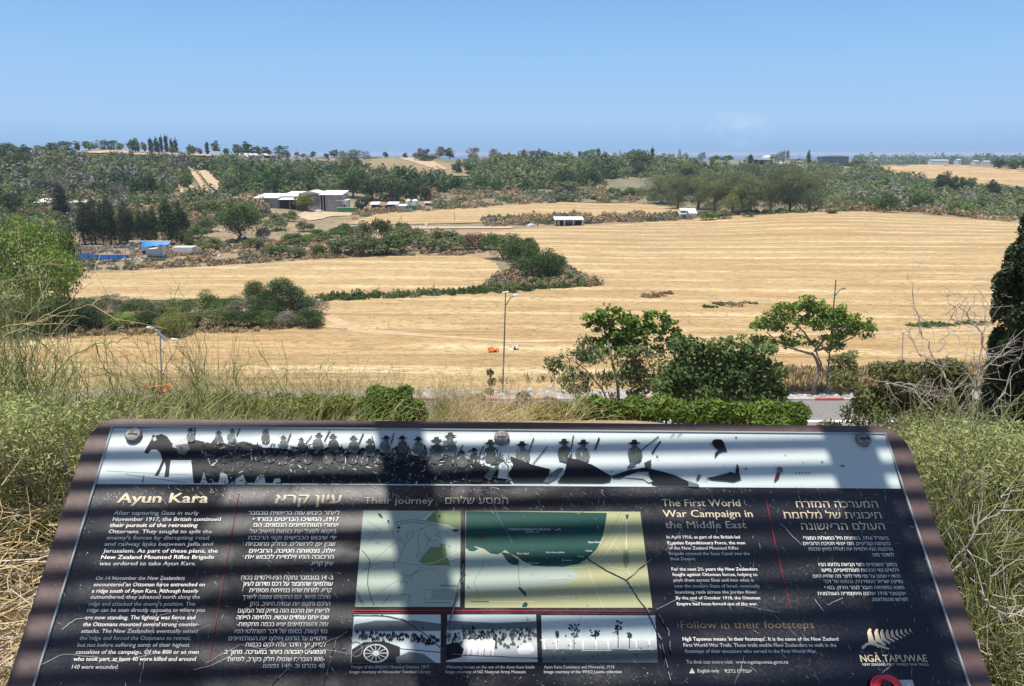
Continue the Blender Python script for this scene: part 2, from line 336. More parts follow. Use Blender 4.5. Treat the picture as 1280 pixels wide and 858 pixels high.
def stubble(name, ang, pale, brown, green=.25, s=1.0):
    m = bpy.data.materials.new(name); m.use_nodes = True; t = m.node_tree; b = t.nodes['Principled BSDF']; b.inputs['Roughness'].default_value = .95; b.inputs['Specular IOR Level'].default_value = .1
    g = t.nodes.new('ShaderNodeNewGeometry'); mp = t.nodes.new('ShaderNodeMapping'); mp.inputs['Rotation'].default_value = (0, 0, ang); t.links.new(g.outputs['Position'], mp.inputs[0])
    nz = t.nodes.new('ShaderNodeTexNoise'); nz.inputs['Scale'].default_value = .012; nz.inputs['Detail'].default_value = 2; t.links.new(g.outputs['Position'], nz.inputs[0])
    def stretched(sx, sy, det, lo, hi, dist=0):
        q = t.nodes.new('ShaderNodeMapping'); q.inputs['Scale'].default_value = (sx * s, sy * s, 0.02); t.links.new(mp.outputs[0], q.inputs[0])
        n = t.nodes.new('ShaderNodeTexNoise'); n.inputs['Scale'].default_value = 1; n.inputs['Detail'].default_value = det; n.inputs['Distortion'].default_value = dist
        ad = t.nodes.new('ShaderNodeVectorMath'); ad.operation = 'MULTIPLY_ADD'; ad.inputs[1].default_value = (0, 9, 0) if sy < 3 else (0, 2, 0)
        t.links.new(nz.outputs['Color'], ad.inputs[0]); t.links.new(q.outputs[0], ad.inputs[2]); t.links.new(ad.outputs[0], n.inputs[0])
        r = t.nodes.new('ShaderNodeMapRange'); r.inputs[1].default_value = lo; r.inputs[2].default_value = hi; t.links.new(n.outputs[0], r.inputs[0]); return r.outputs[0]
    def mixc(f, a, c, k=1.0):
        if k != 1.0:
            mu = t.nodes.new('ShaderNodeMath'); mu.operation = 'MULTIPLY'; mu.inputs[1].default_value = k; t.links.new(f, mu.inputs[0]); f = mu.outputs[0]
        x = t.nodes.new('ShaderNodeMixRGB'); t.links.new(f, x.inputs[0])
        for i, q in ((1, a), (2, c)):
            if isinstance(q, tuple): x.inputs[i].default_value = (*q, 1)
            else: t.links.new(q, x.inputs[i])
        return x.outputs[0]
    # combine swaths: periodic, warped
    wv = t.nodes.new('ShaderNodeTexWave'); wv.bands_direction = 'Y'; wv.inputs['Scale'].default_value = .028 * s; wv.inputs['Distortion'].default_value = 4.5; wv.inputs['Detail'].default_value = 2; wv.inputs['Detail Scale'].default_value = .06
    t.links.new(mp.outputs[0], wv.inputs[0])
    rw = t.nodes.new('ShaderNodeMapRange'); rw.inputs[1].default_value = .68; rw.inputs[2].default_value = .98; t.links.new(wv.outputs[1], rw.inputs[0])
    c = mixc(stretched(.006, .09, 3, .35, .62), brown, tuple(.5 * (p + q) for p, q in zip(pale, brown)))
    brk = t.nodes.new('ShaderNodeMath'); brk.operation = 'MULTIPLY'; t.links.new(rw.outputs[0], brk.inputs[0]); t.links.new(stretched(.012, .05, 3, .26, .48), brk.inputs[1])
    c = mixc(brk.outputs[0], c, (pale[0] * 1.22, pale[1] * 1.28, pale[2] * 1.42), .8)
    c = mixc(stretched(.004, .03, 4, .48, .66, .5), c, (brown[0] * 1.12, brown[1] * 1.02, brown[2] * .95), .6)
    c = mixc(stretched(.012, .55, 4, .46, .68), c, tuple(1.05 * q for q in pale), .5)
    c = mixc(stretched(.09, .42, 5, .54, .66), c, (brown[0] * .8, brown[1] * .76, brown[2] * .7), .5)
    c = mixc(stretched(.03, .8, 5, .55, .72), c, (brown[0] * .62, brown[1] * .58, brown[2] * .55), .8)
    c = mixc(stretched(.9, 2.2, 4, .50, .66), c, (.20, .145, .075), .8)
    c = mixc(stretched(.25, .9, 5, .58, .68), c, (.24, .16, .085), .55)
    c = mixc(stretched(.5, 1.4, 5, .62, .70), c, (.13, .15, .06), green * 2)
    c = mixc(stretched(4, 9, 3, .5, .75), c, (pale[0] * 1.12, pale[1] * 1.12, pale[2] * 1.1), .5)
    t.links.new(c, b.inputs['Base Color']); return m
ST1 = stubble('stubble_straw', .045, (.51, .385, .205), (.34, .225, .108))
ST2 = stubble('stubble_straw_far', -.10, (.50, .365, .20), (.38, .25, .13), .05, .6)
ST3 = stubble('young_green_crop', -.5, (.17, .175, .085), (.36, .235, .14), .3, .8)
SOIL = mat('red_soil', (.40, .265, .15), .95, noise=(.4, (.50, .37, .22), 1))
DIRT = mat('pale_dirt', (.50, .39, .26), .95, noise=(.3, (.38, .28, .18), 1))
F1 = [(-150, 505), (-150, 425), (395, 380), (398, 371), (560, 370), (640, 364), (752, 358), (735, 345), (700, 330), (660, 318), (590, 300), (600, 290), (700, 284), (780, 281), (880, 273), (960, 268), (1040, 264.6), (1110, 267), (1180, 272), (1262, 279), (1420, 290), (1500, 400), (1500, 496), (700, 497)]
sheet('stubble_field', F1, ST1, cols=150, rstep=1.2)
sheet('stubble_field.001', [(60, 345), (200, 338), (330, 330), (480, 321), (590, 321), (618, 328), (628, 342), (612, 358), (560, 365), (400, 373), (60, 378)], ST1, off=.06, cols=90, rstep=1)
sheet('stubble_field.002', [(430, 281), (470, 269), (560, 262), (700, 253.5), (800, 254), (850, 262), (862, 268), (830, 273), (700, 277), (560, 280), (470, 282)], ST1, cols=90, rstep=.8)
sheet('stubble_field.003', [(1088, 209), (1130, 207.6), (1180, 207), (1280, 212), (1400, 220), (1400, 250), (1280, 241), (1190, 232), (1130, 222)], ST2, off=.4, cols=60, rstep=.8)
sheet('crop_field', [(392, 199), (470, 197.5), (520, 197.5), (545, 202), (575, 210), (600, 219), (585, 222), (480, 219), (430, 216)], ST3, off=.5, cols=50, rstep=.8)
sheet('ploughed_strip', [(498, 197.2), (525, 198), (545, 205), (560, 214), (545, 214), (515, 204), (500, 200)], SOIL, off=.8, cols=20, rstep=.7)
sheet('ploughed_strip.001', [(60, 189), (120, 188), (170, 189.5), (270, 195), (275, 197), (180, 195), (100, 192)], SOIL, off=.5, cols=40, rstep=.6)
sheet('dirt_track', [(392, 380), (405, 387), (430, 402), (450, 411), (500, 416), (560, 421), (640, 426), (640, 429.5), (560, 424), (500, 420), (445, 417), (415, 405), (393, 390)], SOIL, off=.075, cols=40, rstep=.5)
sheet('dirt_track', [(640, 426.5), (760, 425), (900, 421), (1100, 415), (1240, 411), (1240, 413.5), (1100, 418), (900, 424), (760, 428), (640, 429.5)], SOIL, off=.075, cols=40, rstep=.4)
sheet('dirt_track.001', [(400, 302), (440, 293), (470, 286), (500, 284), (640, 284), (640, 286.5), (500, 287), (475, 290), (445, 297), (400, 304.5)], DIRT, off=.075, cols=40, rstep=.7)
sheet('dirt_yard', [(372, 270), (380, 265), (392, 262), (425, 262.5), (446, 266), (436, 271), (418, 270), (404, 274), (388, 277), (378, 274)], DIRT, off=.075, cols=20, rstep=.6)
for q in ([(230, 207), (233, 207), (250, 225), (266, 252), (262, 254), (245, 228)], [(248, 217), (258, 216), (275, 232), (272, 242), (262, 235)], [(209, 235), (213, 235), (214, 244), (211, 245)], [(221, 235), (226, 234), (232, 245), (228, 247)], [(236, 235), (241, 235), (248, 250), (245, 252)]):
    sheet('dirt_path', q, SOIL, off=1.2, cols=6, rstep=.8)

# ------------------------------------------------------------------ road
ASPH = mat('asphalt', (.17, .16, .15), .9, noise=(3, (.21, .195, .175), 1), bump=.2)
WHITE = mat('road_paint', (.72, .71, .68), .7, noise=(3, (.5, .48, .44), .6))
Zr = float(H(10., 72.)) + .03
mb = MB(); mb.box((0, 71.0, Zr - .05), (220, 7.6, .1)); mb.build('road', ASPH, kind='structure')
mb = MB(); mb.box((0, 68.6, Zr + .004), (220, .55, .008)); mb.build('road_marking', WHITE, kind='structure')
PAVE = mat('broken_pavement', (.36, .32, .28), .95, noise=(1.1, (.20, .165, .14), 1), bump=.4)
mb = MB(); mb.box((0, 76.6, Zr + .03), (220, 3.1, .18)); pave = mb.build('pavement', PAVE, kind='structure')
KR = mat('kerb_red', (.52, .08, .05), .7, noise=(6, (.5, .36, .3), .5)); KW = mat('kerb_white', (.66, .66, .64), .7, noise=(6, (.4, .38, .35), .7))
kme = []
for m_, nm in ((KR, 'r'), (KW, 'w')):
    b_ = MB(); b_.box((0, 0, 0), (1.42, .22, .26)); b_.box((0, 0, .14), (1.38, .17, .03)); kme.append(b_.mesh('kerb_stone', m_))
for i in range(-42, 50):
    o = link('kerb_stone', kme[(i // 2) % 2], pave); o.location = (i * 1.46 + 20, 74.95 + rnd.uniform(-.02, .02), Zr + .07 + rnd.uniform(-.015, .015)); o.rotation_euler = (0, 0, rnd.uniform(-.01, .01))
mb = MB()
for i in range(900):
    s = rnd.uniform(.08, .42); x = rnd.uniform(-10, 75); y = 75.3 + abs(rnd.gauss(0, 1.3))
    V = np.array([[math.cos(a) * s * rnd.uniform(.6, 1.1), math.sin(a) * s * rnd.uniform(.6, 1.1), 0] for a in np.arange(5) * 1.257]); T = V * .6 + [0, 0, s * rnd.uniform(.2, .6)]
    mb.add(np.vstack([V, T]) + [x, y, Zr + .12], [[k, (k + 1) % 5, 5 + (k + 1) % 5, 5 + k] for k in range(5)], tint=rnd.random()); mb.poly(T + [x, y, Zr + .12])
mb.build('rubble', mat('rubble', (.55, .52, .48), .9, noise=(2, (.25, .21, .18), 1)), label='pale broken stones and rubble lying along the pavement behind the painted kerb', cat='rubble', kind='stuff')


# ------------------------------------------------------------------ vegetation prototypes (unit height)
TRI = [False]
def clump_leaves(mb, rng, clumps, n, size, aspect=.6, droop=0.0, mi=0, tlo=0.0, loose=0):
    c = np.array([k[0] for k in clumps], float); r = np.array([k[1] for k in clumps], float)
    wgt = (r.prod(1)) ** (2 / 3); wgt /= wgt.sum(); ci = rng.choice(len(c), n, p=wgt)
    d = rng.normal(size=(n, 3)); d /= np.linalg.norm(d, axis=1, keepdims=True); d[:, 2] = np.where((d[:, 2] < -.5) & (rng.random(n) < .6), -d[:, 2], d[:, 2])
    rad = .45 + .62 * rng.random(n) ** .6 if not loose else loose * rng.random(n) ** .5
    P = c[ci] + d * rad[:, None] * r[ci]
    N = d + rng.normal(size=(n, 3)) * .9 + [0, 0, .2]
    ct = rng.random(len(c)) * .45
    mb.leaves(P, N, size * (.6 + .8 * rng.random(n)), aspect, mi, np.clip(ct[ci] + rng.random(n) * .5 + tlo, 0, 1), rng, tri=TRI[0])
def surf(rng, center, rad, n, sub, jitter=.15, upper=True):
    out = []
    for i in range(n):
        d = rng.normal(size=3); d /= np.linalg.norm(d)
        if upper and d[2] < -.25: d[2] *= -.6
        out.append((np.array(center) + d * np.array(rad) * (1 + jitter * rng.normal()), np.array(sub) * rng.uniform(.6, 1.3)))
    return out
def limb(mb, rng, a, b, r0, r1, wob=.04, k=5, m=5, mi=0):
    t = np.linspace(0, 1, m)[:, None]; P = np.array(a) * (1 - t) + np.array(b) * t
    P[1:-1] += rng.normal(size=(m - 2, 3)) * wob * np.linalg.norm(np.array(b) - np.array(a))
    mb.tubes(P, np.linspace(r0, r1, m), k, mi)
def proto(kind, seed, n):
    rng = np.random.default_rng(seed); t = MB(); c = MB(); n = int(n * (2.4 if kind == 'gum' else 1)); sz = 1.3 / math.sqrt(n)
    if kind == 'round':
        cl = surf(rng, (0, 0, .54), (.31, .31, .28), 17, (.17, .17, .16), upper=False) + [((0, 0, .5), (.32, .32, .34))]
        clump_leaves(c, rng, cl, n, sz)
        limb(t, rng, (0, 0, -.04), (0, 0, .45), .035, .02)
        for q in cl[:6]: limb(t, rng, (0, 0, .28), q[0], .017, .005)
    elif kind == 'cypress':
        cl = [((rng.normal() * .012, rng.normal() * .012, z), np.array([1, 1, 1.0]) * [w_, w_, .10]) for z, w_ in zip(np.linspace(.08, .93, 15), .115 * np.sin(np.linspace(.75, 2.95, 15)) ** .7)]
        cl += [((.07 * math.cos(a) * rng.uniform(.6, 1.2), .07 * math.sin(a) * rng.uniform(.6, 1.2), rng.uniform(.15, .8)), (.05, .05, .12)) for a in rng.random(12) * 6.28]
        clump_leaves(c, rng, cl, n, sz * .62, .6); limb(t, rng, (0, 0, -.03), (0, 0, .6), .018, .006)
    elif kind == 'pine':
        cl = surf(rng, (0, 0, .78), (.38, .38, .08), 15, (.15, .15, .09)); clump_leaves(c, rng, cl, n, sz, .4)
        limb(t, rng, (0, 0, -.04), (.02, 0, .68), .03, .018)
        for q in cl[:8]: limb(t, rng, (.02, 0, .5), q[0], .014, .004)
    elif kind == 'gum':
        cl = [((rng.normal() * .17, rng.normal() * .17, rng.uniform(.16, .86)), np.array([.16, .16, .15]) * rng.uniform(.7, 1.25)) for i in range(24)]
        clump_leaves(c, rng, cl, n, sz * 1.0, .45); limb(t, rng, (0, 0, -.04), (.03, .02, .6), .03, .012)
        for q in cl[:9]: limb(t, rng, (.01, 0, .25), q[0], .014, .004)
    elif kind == 'bush':
        cl = surf(rng, (0, 0, .40), (.40, .40, .36), 15, (.2, .2, .2)) + [((0, 0, .35), (.42, .42, .38))]
        clump_leaves(c, rng, cl, n, sz * 1.15)
        for i in range(4): limb(t, rng, (rng.normal() * .03, rng.normal() * .03, -.05), (rng.normal() * .2, rng.normal() * .2, .5), .02, .006)
    elif kind == 'bare':
        for i in range(26):
            a = rng.random() * 6.28; e_ = rng.uniform(.1, .5); p = np.array([math.cos(a) * e_, math.sin(a) * e_, rng.uniform(.5, 1)])
            limb(t, rng, (0, 0, rng.uniform(0, .25)), p, .014, .003, .08)
            for j in range(5): limb(t, rng, p * rng.uniform(.5, .9), p + rng.normal(size=3) * .16, .006, .002, .08, 3, 3)
        cl = surf(rng, (0, 0, .6), (.36, .36, .26), 14, (.15, .15, .14)); clump_leaves(c, rng, cl, n // 2, sz * .55, .25)
    elif kind == 'araucaria':
        for z in np.linspace(.2, .97, 12):
            R_ = .19 * (1.02 - z) ** .6
            for a in rng.random() * 6.28 + np.arange(7) * .9:
                cl = [((math.cos(a) * R_ * q, math.sin(a) * R_ * q, z + .03 * q), (.03, .03, .02)) for q in (.35, .7, 1)]
                clump_leaves(c, rng, cl, max(3, n // 84), sz * .6, .5)
        limb(t, rng, (0, 0, -.03), (0, 0, .98), .016, .004)
    elif kind == 'palm':
        limb(t, rng, (0, 0, -.03), (0, 0, .78), .022, .018)
        for a in np.arange(22) * .7:
            el = rng.uniform(-.5, 1.1); q = np.linspace(0, 1, 7); L_ = .3
            X = L_ * q * math.cos(el * .6); Zz = .8 + L_ * q * math.sin(el) - .22 * q ** 2
            P = np.stack([X * math.cos(a), X * math.sin(a), Zz], 1); c.tubes(P, np.linspace(.006, .002, 7), 3)
            for s_ in (-1, 1):
                for k in range(1, 7):
                    d = np.array([-math.sin(a) * s_, math.cos(a) * s_, -.5]); c.leaves((P[k] + d * .03)[None], np.array([[0, 0, 1.]]) + rng.normal(size=(1, 3)) * .5, .04, .3, 0, rng.random(1), rng)
    return t, c
_pc = {}
def get_proto(kind, lod, var):
    k = (kind, lod, var)
    if k not in _pc:
        TRI[0] = lod < 2
        t, c = proto(kind, hash((['round', 'cypress', 'pine', 'gum', 'bush', 'bare', 'araucaria', 'palm'].index(kind), lod, var)) % 9999, {0: 460, 1: 2000, 2: 6000, 3: 13000}[lod])
        TRI[0] = False
        _pc[k] = (t.mesh('trunk', PALEBARK if kind in ('gum', 'bare') else BARK), c.mesh('crown', LM['mid']))
    return _pc[k]
NAMES = dict(round='broadleaf_tree', cypress='cypress_tree', pine='umbrella_pine', gum='eucalyptus_tree', bush='bush', bare='bare_tree', araucaria='conifer_tree', palm='palm_tree')
CATS = dict(round='tree', cypress='tree', pine='tree', gum='tree', bush='bush', bare='tree', araucaria='tree', palm='tree')
nth = [0]
def plant(kind, x, top, base, wpx, m, label, group=None, Y=None, lod=None, name=None, cat=None):
    nth[0] += 1
    if Y is None: p = ground(x, base)
    else: p = atY(x, base, Y); p[2] = float(H(p[0], Y))
    Y = p[1]; z0 = float(H(p[0], Y)); h = max(.4, Y * tan_e(top) - z0)
    full = {'round': .92, 'cypress': .27, 'pine': 1.0, 'gum': .60, 'bush': 1.1, 'bare': 1.0, 'araucaria': .42, 'palm': .6}[kind]
    wd = wpx * Y / (F * cP + (429 - base) * sP) / full
    if lod is None: lod = 0 if max(wpx, base - top) < 26 else (1 if max(wpx, base - top) < 52 else 2)
    t, c = get_proto(kind, lod, nth[0] % 3)
    r = empty(name or NAMES[kind], (p[0], p[1], z0 - .02 * h), rnd.uniform(0, 6.28)); r.scale = (wd, wd, h)
    tag(r, label, cat or CATS[kind], group)
    if kind != 'bush' or lod >= 2: link('trunk', t, r)
    o = link('crown' if kind != 'bush' else 'foliage', c, r); o.material_slots[0].link = 'OBJECT'; o.material_slots[0].material = LM[m]
    return r
# --- trees on the left ridge
for a in [
 ('round', 12, 178, 206, 30, 'mid', 'broad green tree at the far left end of the ridge line'),
 ('round', 30, 181, 200, 22, 'olive', 'pale olive tree just right of the first broad tree on the left ridge'),
 ('round', 52, 180, 196, 22, 'olive', 'low grey-green tree left of the pylon post on the left ridge'),
 ('round', 66, 176, 194, 18, 'mid', 'rounded tree standing left of the ragged dark tree above the ploughed strip'),
 ('gum', 84, 175, 189, 18, 'cypress', 'ragged very dark tree above the left end of the ploughed strip'),
 ('round', 97, 177, 188, 9, 'dark', 'small dark tree between the ragged tree and the wide ridge hedge'),
 ('round', 112, 175, 188, 22, 'mid', 'wide bushy tree in the ridge hedge above the ploughed strip'),
 ('gum', 129, 173, 187, 9, 'grey', 'slim grey tree left of a white gap in the ridge hedge'),
 ('gum', 140, 175, 187, 11, 'dark', 'ragged tree right of the white gap in the ridge hedge'),
 ('round', 151, 178, 188, 10, 'grey', 'grey-green tree at the right end of the wide ridge hedge'),
 ('round', 169, 173, 192, 22, 'mid', 'domed olive tree standing alone in front of the ploughed strip'),
 ('round', 180, 176, 187, 10, 'olive', 'pale small tree directly left of the dark cypress block on the ridge'),
 ('cypress', 189, 171, 188, 7, 'cypress', 'blunt dark cypress at the left of the ridge cypress group'),
 ('cypress', 196, 171, 188, 9, 'cypress', 'blunt dark cypress second in the ridge cypress group'),
 ('cypress', 202, 168, 187, 5, 'cypress', 'slim pointed cypress third in the ridge cypress group'),
 ('cypress', 208, 167, 187, 6, 'cypress', 'tallest pointed cypress in the ridge cypress group'),
 ('cypress', 215, 172, 188, 5, 'cypress', 'slim cypress fifth in the ridge cypress group'),
 ('cypress', 220, 172, 188, 6, 'cypress', 'rightmost cypress of the ridge cypress group'),
 ('round', 217, 181, 191, 14, 'mid', 'low green tree in front of the rightmost ridge cypresses'),
 ('round', 240, 181, 192, 15, 'olive', 'brownish green tree above the white marquee on the left ridge'),
 ('round', 250, 184, 193, 9, 'rust', 'small rust coloured tree right of the white marquee'),
 ('cypress', 259, 176, 190, 6, 'dark', 'single cypress left of the light green tree above the white houses'),
 ('round', 271, 176, 192, 14, 'mid', 'light green tree right of the single cypress on the left ridge'),
 ('round', 283, 184, 194, 9, 'dark', 'small dark tree between the two white terraces of houses'),
 ('round', 297, 178, 194, 13, 'olive', 'greyish tree above the left gabled houses'),
 ('round', 307, 177, 192, 18, 'mid', 'large green tree over the gabled white houses'),
 ('round', 319, 181, 193, 16, 'mid', 'second large green tree over the gabled white houses'),
 ('round', 332, 182, 193, 12, 'dark', 'dark green tree over the middle of the gabled houses'),
 ('round', 323, 188, 196, 8, 'rust', 'rust brown tree in front of the gabled houses, left one'),
 ('round', 335, 186, 196, 9, 'rust', 'rust brown tree in front of the gabled houses, right one'),
 ('gum', 351, 182, 196, 14, 'dark', 'dark purplish tree at the right end of the gabled houses'),
 ('round', 359, 189, 199, 10, 'rust', 'rust brown tree right of the dark purplish tree'),
 ('round', 371, 189, 197, 8, 'mid', 'small green tree above the low white hut on the ridge'),
 ('round', 379, 191, 198, 8, 'rust', 'round rust brown bush right of the low white hut'),
 ('round', 391, 189, 197, 10, 'mid', 'small green tree left of the bare crest of the ridge'),
 ('round', 408, 191, 198, 9, 'dark', 'low dark tree left of the dark domed tree on the crest'),
 ('round', 418, 186, 198, 13, 'dark', 'dark domed tree left of the tall grey eucalyptus'),
 ('gum', 432, 185, 217, 19, 'grey', 'tall grey eucalyptus on the crest, left half of the pair'),
 ('gum', 446, 186, 217, 20, 'grey', 'tall grey eucalyptus on the crest, right half of the pair'),
 ('round', 482, 189, 197, 8, 'dark', 'lone small tree on the bare crest above the young crop field'),
 ('round', 507, 191, 197, 9, 'dark', 'low dark bush at the top corner of the young crop field'),
 ('round', 520, 190, 198, 11, 'yellow', 'yellowish bush at the right end of the crest field'),
 ('gum', 526, 185, 197, 8, 'rust', 'brown tree, left of two beside the small white house'),
 ('gum', 533, 185, 197, 9, 'dark', 'brown and green tree, right of two beside the small white house'),
 ('bush', 533, 193, 203, 26, 'dark', 'wide dark green bush below the small white house'),
 ('gum', 550, 183, 198, 12, 'rust', 'brownish tree right of the small white house'),
 ('round', 562, 185, 197, 19, 'dark', 'broad dark green tree right of the brownish tree'),
 ('gum', 592, 184, 199, 11, 'rust', 'brown topped tree standing between the two broad crowns, above the hedge'),
 ('gum', 616, 186, 198, 9, 'rust', 'upright brown tree on the central ridge'),
 ('gum', 623, 190, 198, 5, 'olive', 'thin olive tree beside the upright brown tree'),
 ('round', 641, 192, 198, 12, 'mid', 'low green tree in the gap of the central ridge'),
 ('gum', 655, 188, 199, 10, 'rust', 'brownish tree at the left of the central ridge clump'),
 ('gum', 664, 187, 200, 9, 'rust', 'dark brown tree in the middle of the central ridge clump'),
 ('gum', 671, 188, 199, 8, 'grey', 'grey tree in the middle of the central ridge clump'),
 ('round', 682, 187, 199, 16, 'dark', 'dark pine-like crown at the right of the central ridge clump'),
 ('round', 691, 191, 201, 10, 'rust', 'yellow brown bush at the right end of the central ridge clump'),
 ('round', 709, 190, 199, 13, 'dark', 'dark domed tree alone right of the central ridge clump'),
 ('cypress', 724, 189, 199, 4, 'cypress', 'slim cypress left of the dark square grove'),
 ('gum', 731, 188, 202, 11, 'dark', 'left tree of the dark square grove on the ridge'),
 ('gum', 739, 186, 202, 12, 'grey', 'middle tree of the dark square grove on the ridge'),
 ('cypress', 748, 184, 200, 6, 'cypress', 'pointed dark cypress at the right of the dark square grove'),
 ('round', 756, 194, 203, 13, 'dark', 'low dark tree in front of the white roof on the ridge'),
 ('round', 770, 194, 203, 16, 'mid', 'low tree between the white roof and the big round pine'),
 ('round', 799, 187, 221, 36, 'olive', 'big round umbrella pine standing over the dry clearing'),
 ('round', 789, 187, 203, 17, 'dark', 'dark tree behind the left shoulder of the big round pine'),
 ('cypress', 815, 183, 202, 6, 'cypress', 'tall pointed cypress right of the big round pine'),
 ('palm', 828, 190, 201, 7, 'dark', 'small palm silhouetted right of the tall pointed cypress'),
 ('round', 822, 194, 203, 12, 'mid', 'round green tree below the small palm'),
 ('round', 840, 191, 200, 9, 'dark', 'dark tree left behind the orange roof'),
 ('araucaria', 849, 187, 200, 7, 'dark', 'pointed conifer right behind the orange roof'),
 ('round', 856, 191, 201, 10, 'mid', 'feathery green tree right of the orange roof'),
 ('round', 877, 189, 202, 14, 'mid', 'light green tree between the orange roof and the white villa'),
 ('round', 866, 196, 206, 16, 'mid', 'low dark tree right of the orange roof and in front of the feathery tree'),
 ('round', 893, 194, 204, 18, 'olive', 'olive tree left of the white villa'),
 ('round', 908, 193, 204, 16, 'mid', 'bushy tree close left of the white villa'),
 ('cypress', 938, 192, 207, 7, 'cypress', 'dark cypress in front of the white villa'),
 ('round', 973, 190, 204, 16, 'olive', 'domed pale tree between the two villas'),
 ('cypress', 979, 187, 203, 5, 'cypress', 'left one of two thin cypresses between the villas'),
 ('cypress', 984, 187, 203, 5, 'cypress', 'right one of two thin cypresses between the villas'),
 ('cypress', 1010, 187, 206, 6, 'cypress', 'single tall cypress left of the dark glass building'),
 ('round', 1021, 200, 207, 11, 'dark', 'low bush right of the single tall cypress'),
 ('round', 1068, 200, 211, 21, 'dark', 'dark bush at the right corner of the dark glass building'),
 ('round', 1248, 198, 212, 18, 'dark', 'dark tree at the upper edge of the far right field, left of two'),
 ('round', 1266, 197, 213, 20, 'mid', 'wider tree at the upper edge of the far right field'),
 ('round', 1284, 196, 214, 22, 'dark', 'dark tree at the upper right corner of the photo'),
 ('round', 1178, 214, 240, 24, 'dark', 'round dark tree at the foot of the far right field'),
 ('round', 1197, 218, 240, 22, 'dark', 'dark tree right beside the round one at the foot of the far right field'),
 ('round', 1212, 220, 240, 16, 'mid', 'third tree of the row at the foot of the far right field'),
 ('round', 1241, 225, 246, 18, 'mid', 'green tree standing apart at the right of the far right field'),
 ('round', 1262, 235, 248, 10, 'mid', 'small green tree right of the tree standing apart'),
 # hillside, left
 ('gum', 22, 191, 224, 34, 'dark', 'very dark tree on the hillside at the far left'),
 ('bare', 40, 197, 222, 28, 'bare', 'leafless grey tree against the very dark tree on the left hillside'),
 ('round', 57, 193, 212, 20, 'dark', 'dark bushy tree right of the leafless grey tree'),
 ('round', 72, 189, 206, 14, 'yellow', 'yellow-green tree below the ploughed strip'),
 ('round', 84, 189, 208, 12, 'yellow', 'second yellow-green tree below the ploughed strip'),
 ('round', 107, 204, 222, 22, 'mid', 'rounded mid green tree left of the white speck on the hillside'),
 ('round', 192, 194, 208, 18, 'dark', 'dark shrub tree in the grey scrub below the cypress group'),
 ('round', 182, 215, 249, 42, 'dark', 'large dark green tree in the middle of the left hillside'),
 ('round', 130, 225, 248, 38, 'mid', 'greyish green tree above the long pale shed'),
 ('bare', 68, 216, 244, 42, 'bare', 'large bare grey thicket tree above the long pale shed'),
 ('bare', 100, 212, 240, 34, 'bare', 'pale bare tree in the centre of the left hillside'),
 ('bare', 150, 229, 252, 30, 'bare', 'bare grey tree behind the cypress grove'),
 ('round', 15, 240, 268, 34, 'dark', 'dark tree left of the long pale shed'),
 ('palm', 40, 237, 256, 14, 'yellow', 'yellowish palm-like tree left of the long pale shed'),
 ('round', 290, 216, 240, 26, 'grey', 'grey-green tree beside the orange dirt slope'),
 ('round', 300, 248, 302, 62, 'mid', 'big round green tree right of the cypress grove'),
 ('round', 345, 207, 228, 26, 'dark', 'dark tree above the grey warehouse, left one'),
 ('round', 362, 214, 232, 26, 'mid', 'green tree above the middle of the grey warehouse'),
 ('round', 385, 208, 232, 28, 'olive', 'olive tree above the grey warehouse, right one'),
 ('round', 443, 211, 247, 40, 'dark', 'large dark green tree at the left of the wood behind the shacks'),
 ('round', 465, 220, 250, 38, 'dark', 'second large dark green tree of the wood behind the shacks'),
 ('round', 490, 218, 251, 42, 'mid', 'third large green tree of the wood behind the shacks'),
 ('round', 515, 224, 250, 34, 'dark', 'fourth dark green tree of the wood behind the shacks'),
 ('round', 453, 244, 265, 22, 'dark', 'dark bush tree between the warehouse and the shacks'),
 ('round', 382, 242, 264, 32, 'yellow', 'yellow-olive tree in front of the grey warehouse'),
 ('round', 532, 230, 250, 18, 'rust', 'reddish shrub tree at the right end of the shacks wood'),
 ('round', 568, 219, 240, 26, 'dark', 'dark tree in the belt right of the shacks wood'),
 ('round', 600, 220, 236, 24, 'dark', 'dark tree in the middle belt above the white litter'),
 ('round', 572, 203, 217, 20, 'dark', 'dark conifer-like clump right of the young crop field, left tree'),
 ('round', 588, 202, 218, 24, 'dark', 'dark clump right of the young crop field, right tree'),
 ('round', 708, 212, 238, 34, 'dark', 'big dark tree in the central belt above the dry clearing'),
 ('round', 737, 210, 232, 30, 'dark', 'dark tree in the central belt left of the big round pine'),
 ('round', 692, 217, 232, 18, 'yellow', 'yellow-green tree left of the big dark tree in the central belt'),
 ('gum', 710, 226, 242, 24, 'grey', 'grey-green tangled tree at the edge of the dry clearing'),
 ('bush', 768, 232, 245, 16, 'grey', 'grey-green bush in the dry clearing, left one'),
 ('bush', 787, 233, 248, 28, 'mid', 'green bush in the dry clearing, right one'),
 ('bush', 704, 244, 252, 34, 'mid', 'low wide bush on the upper edge of the strip field'),
 ('bush', 744, 243, 250, 14, 'olive', 'small olive bush on the upper edge of the strip field'),
]: plant(*a[:7], group='trees along the ridge and on the far hillside')
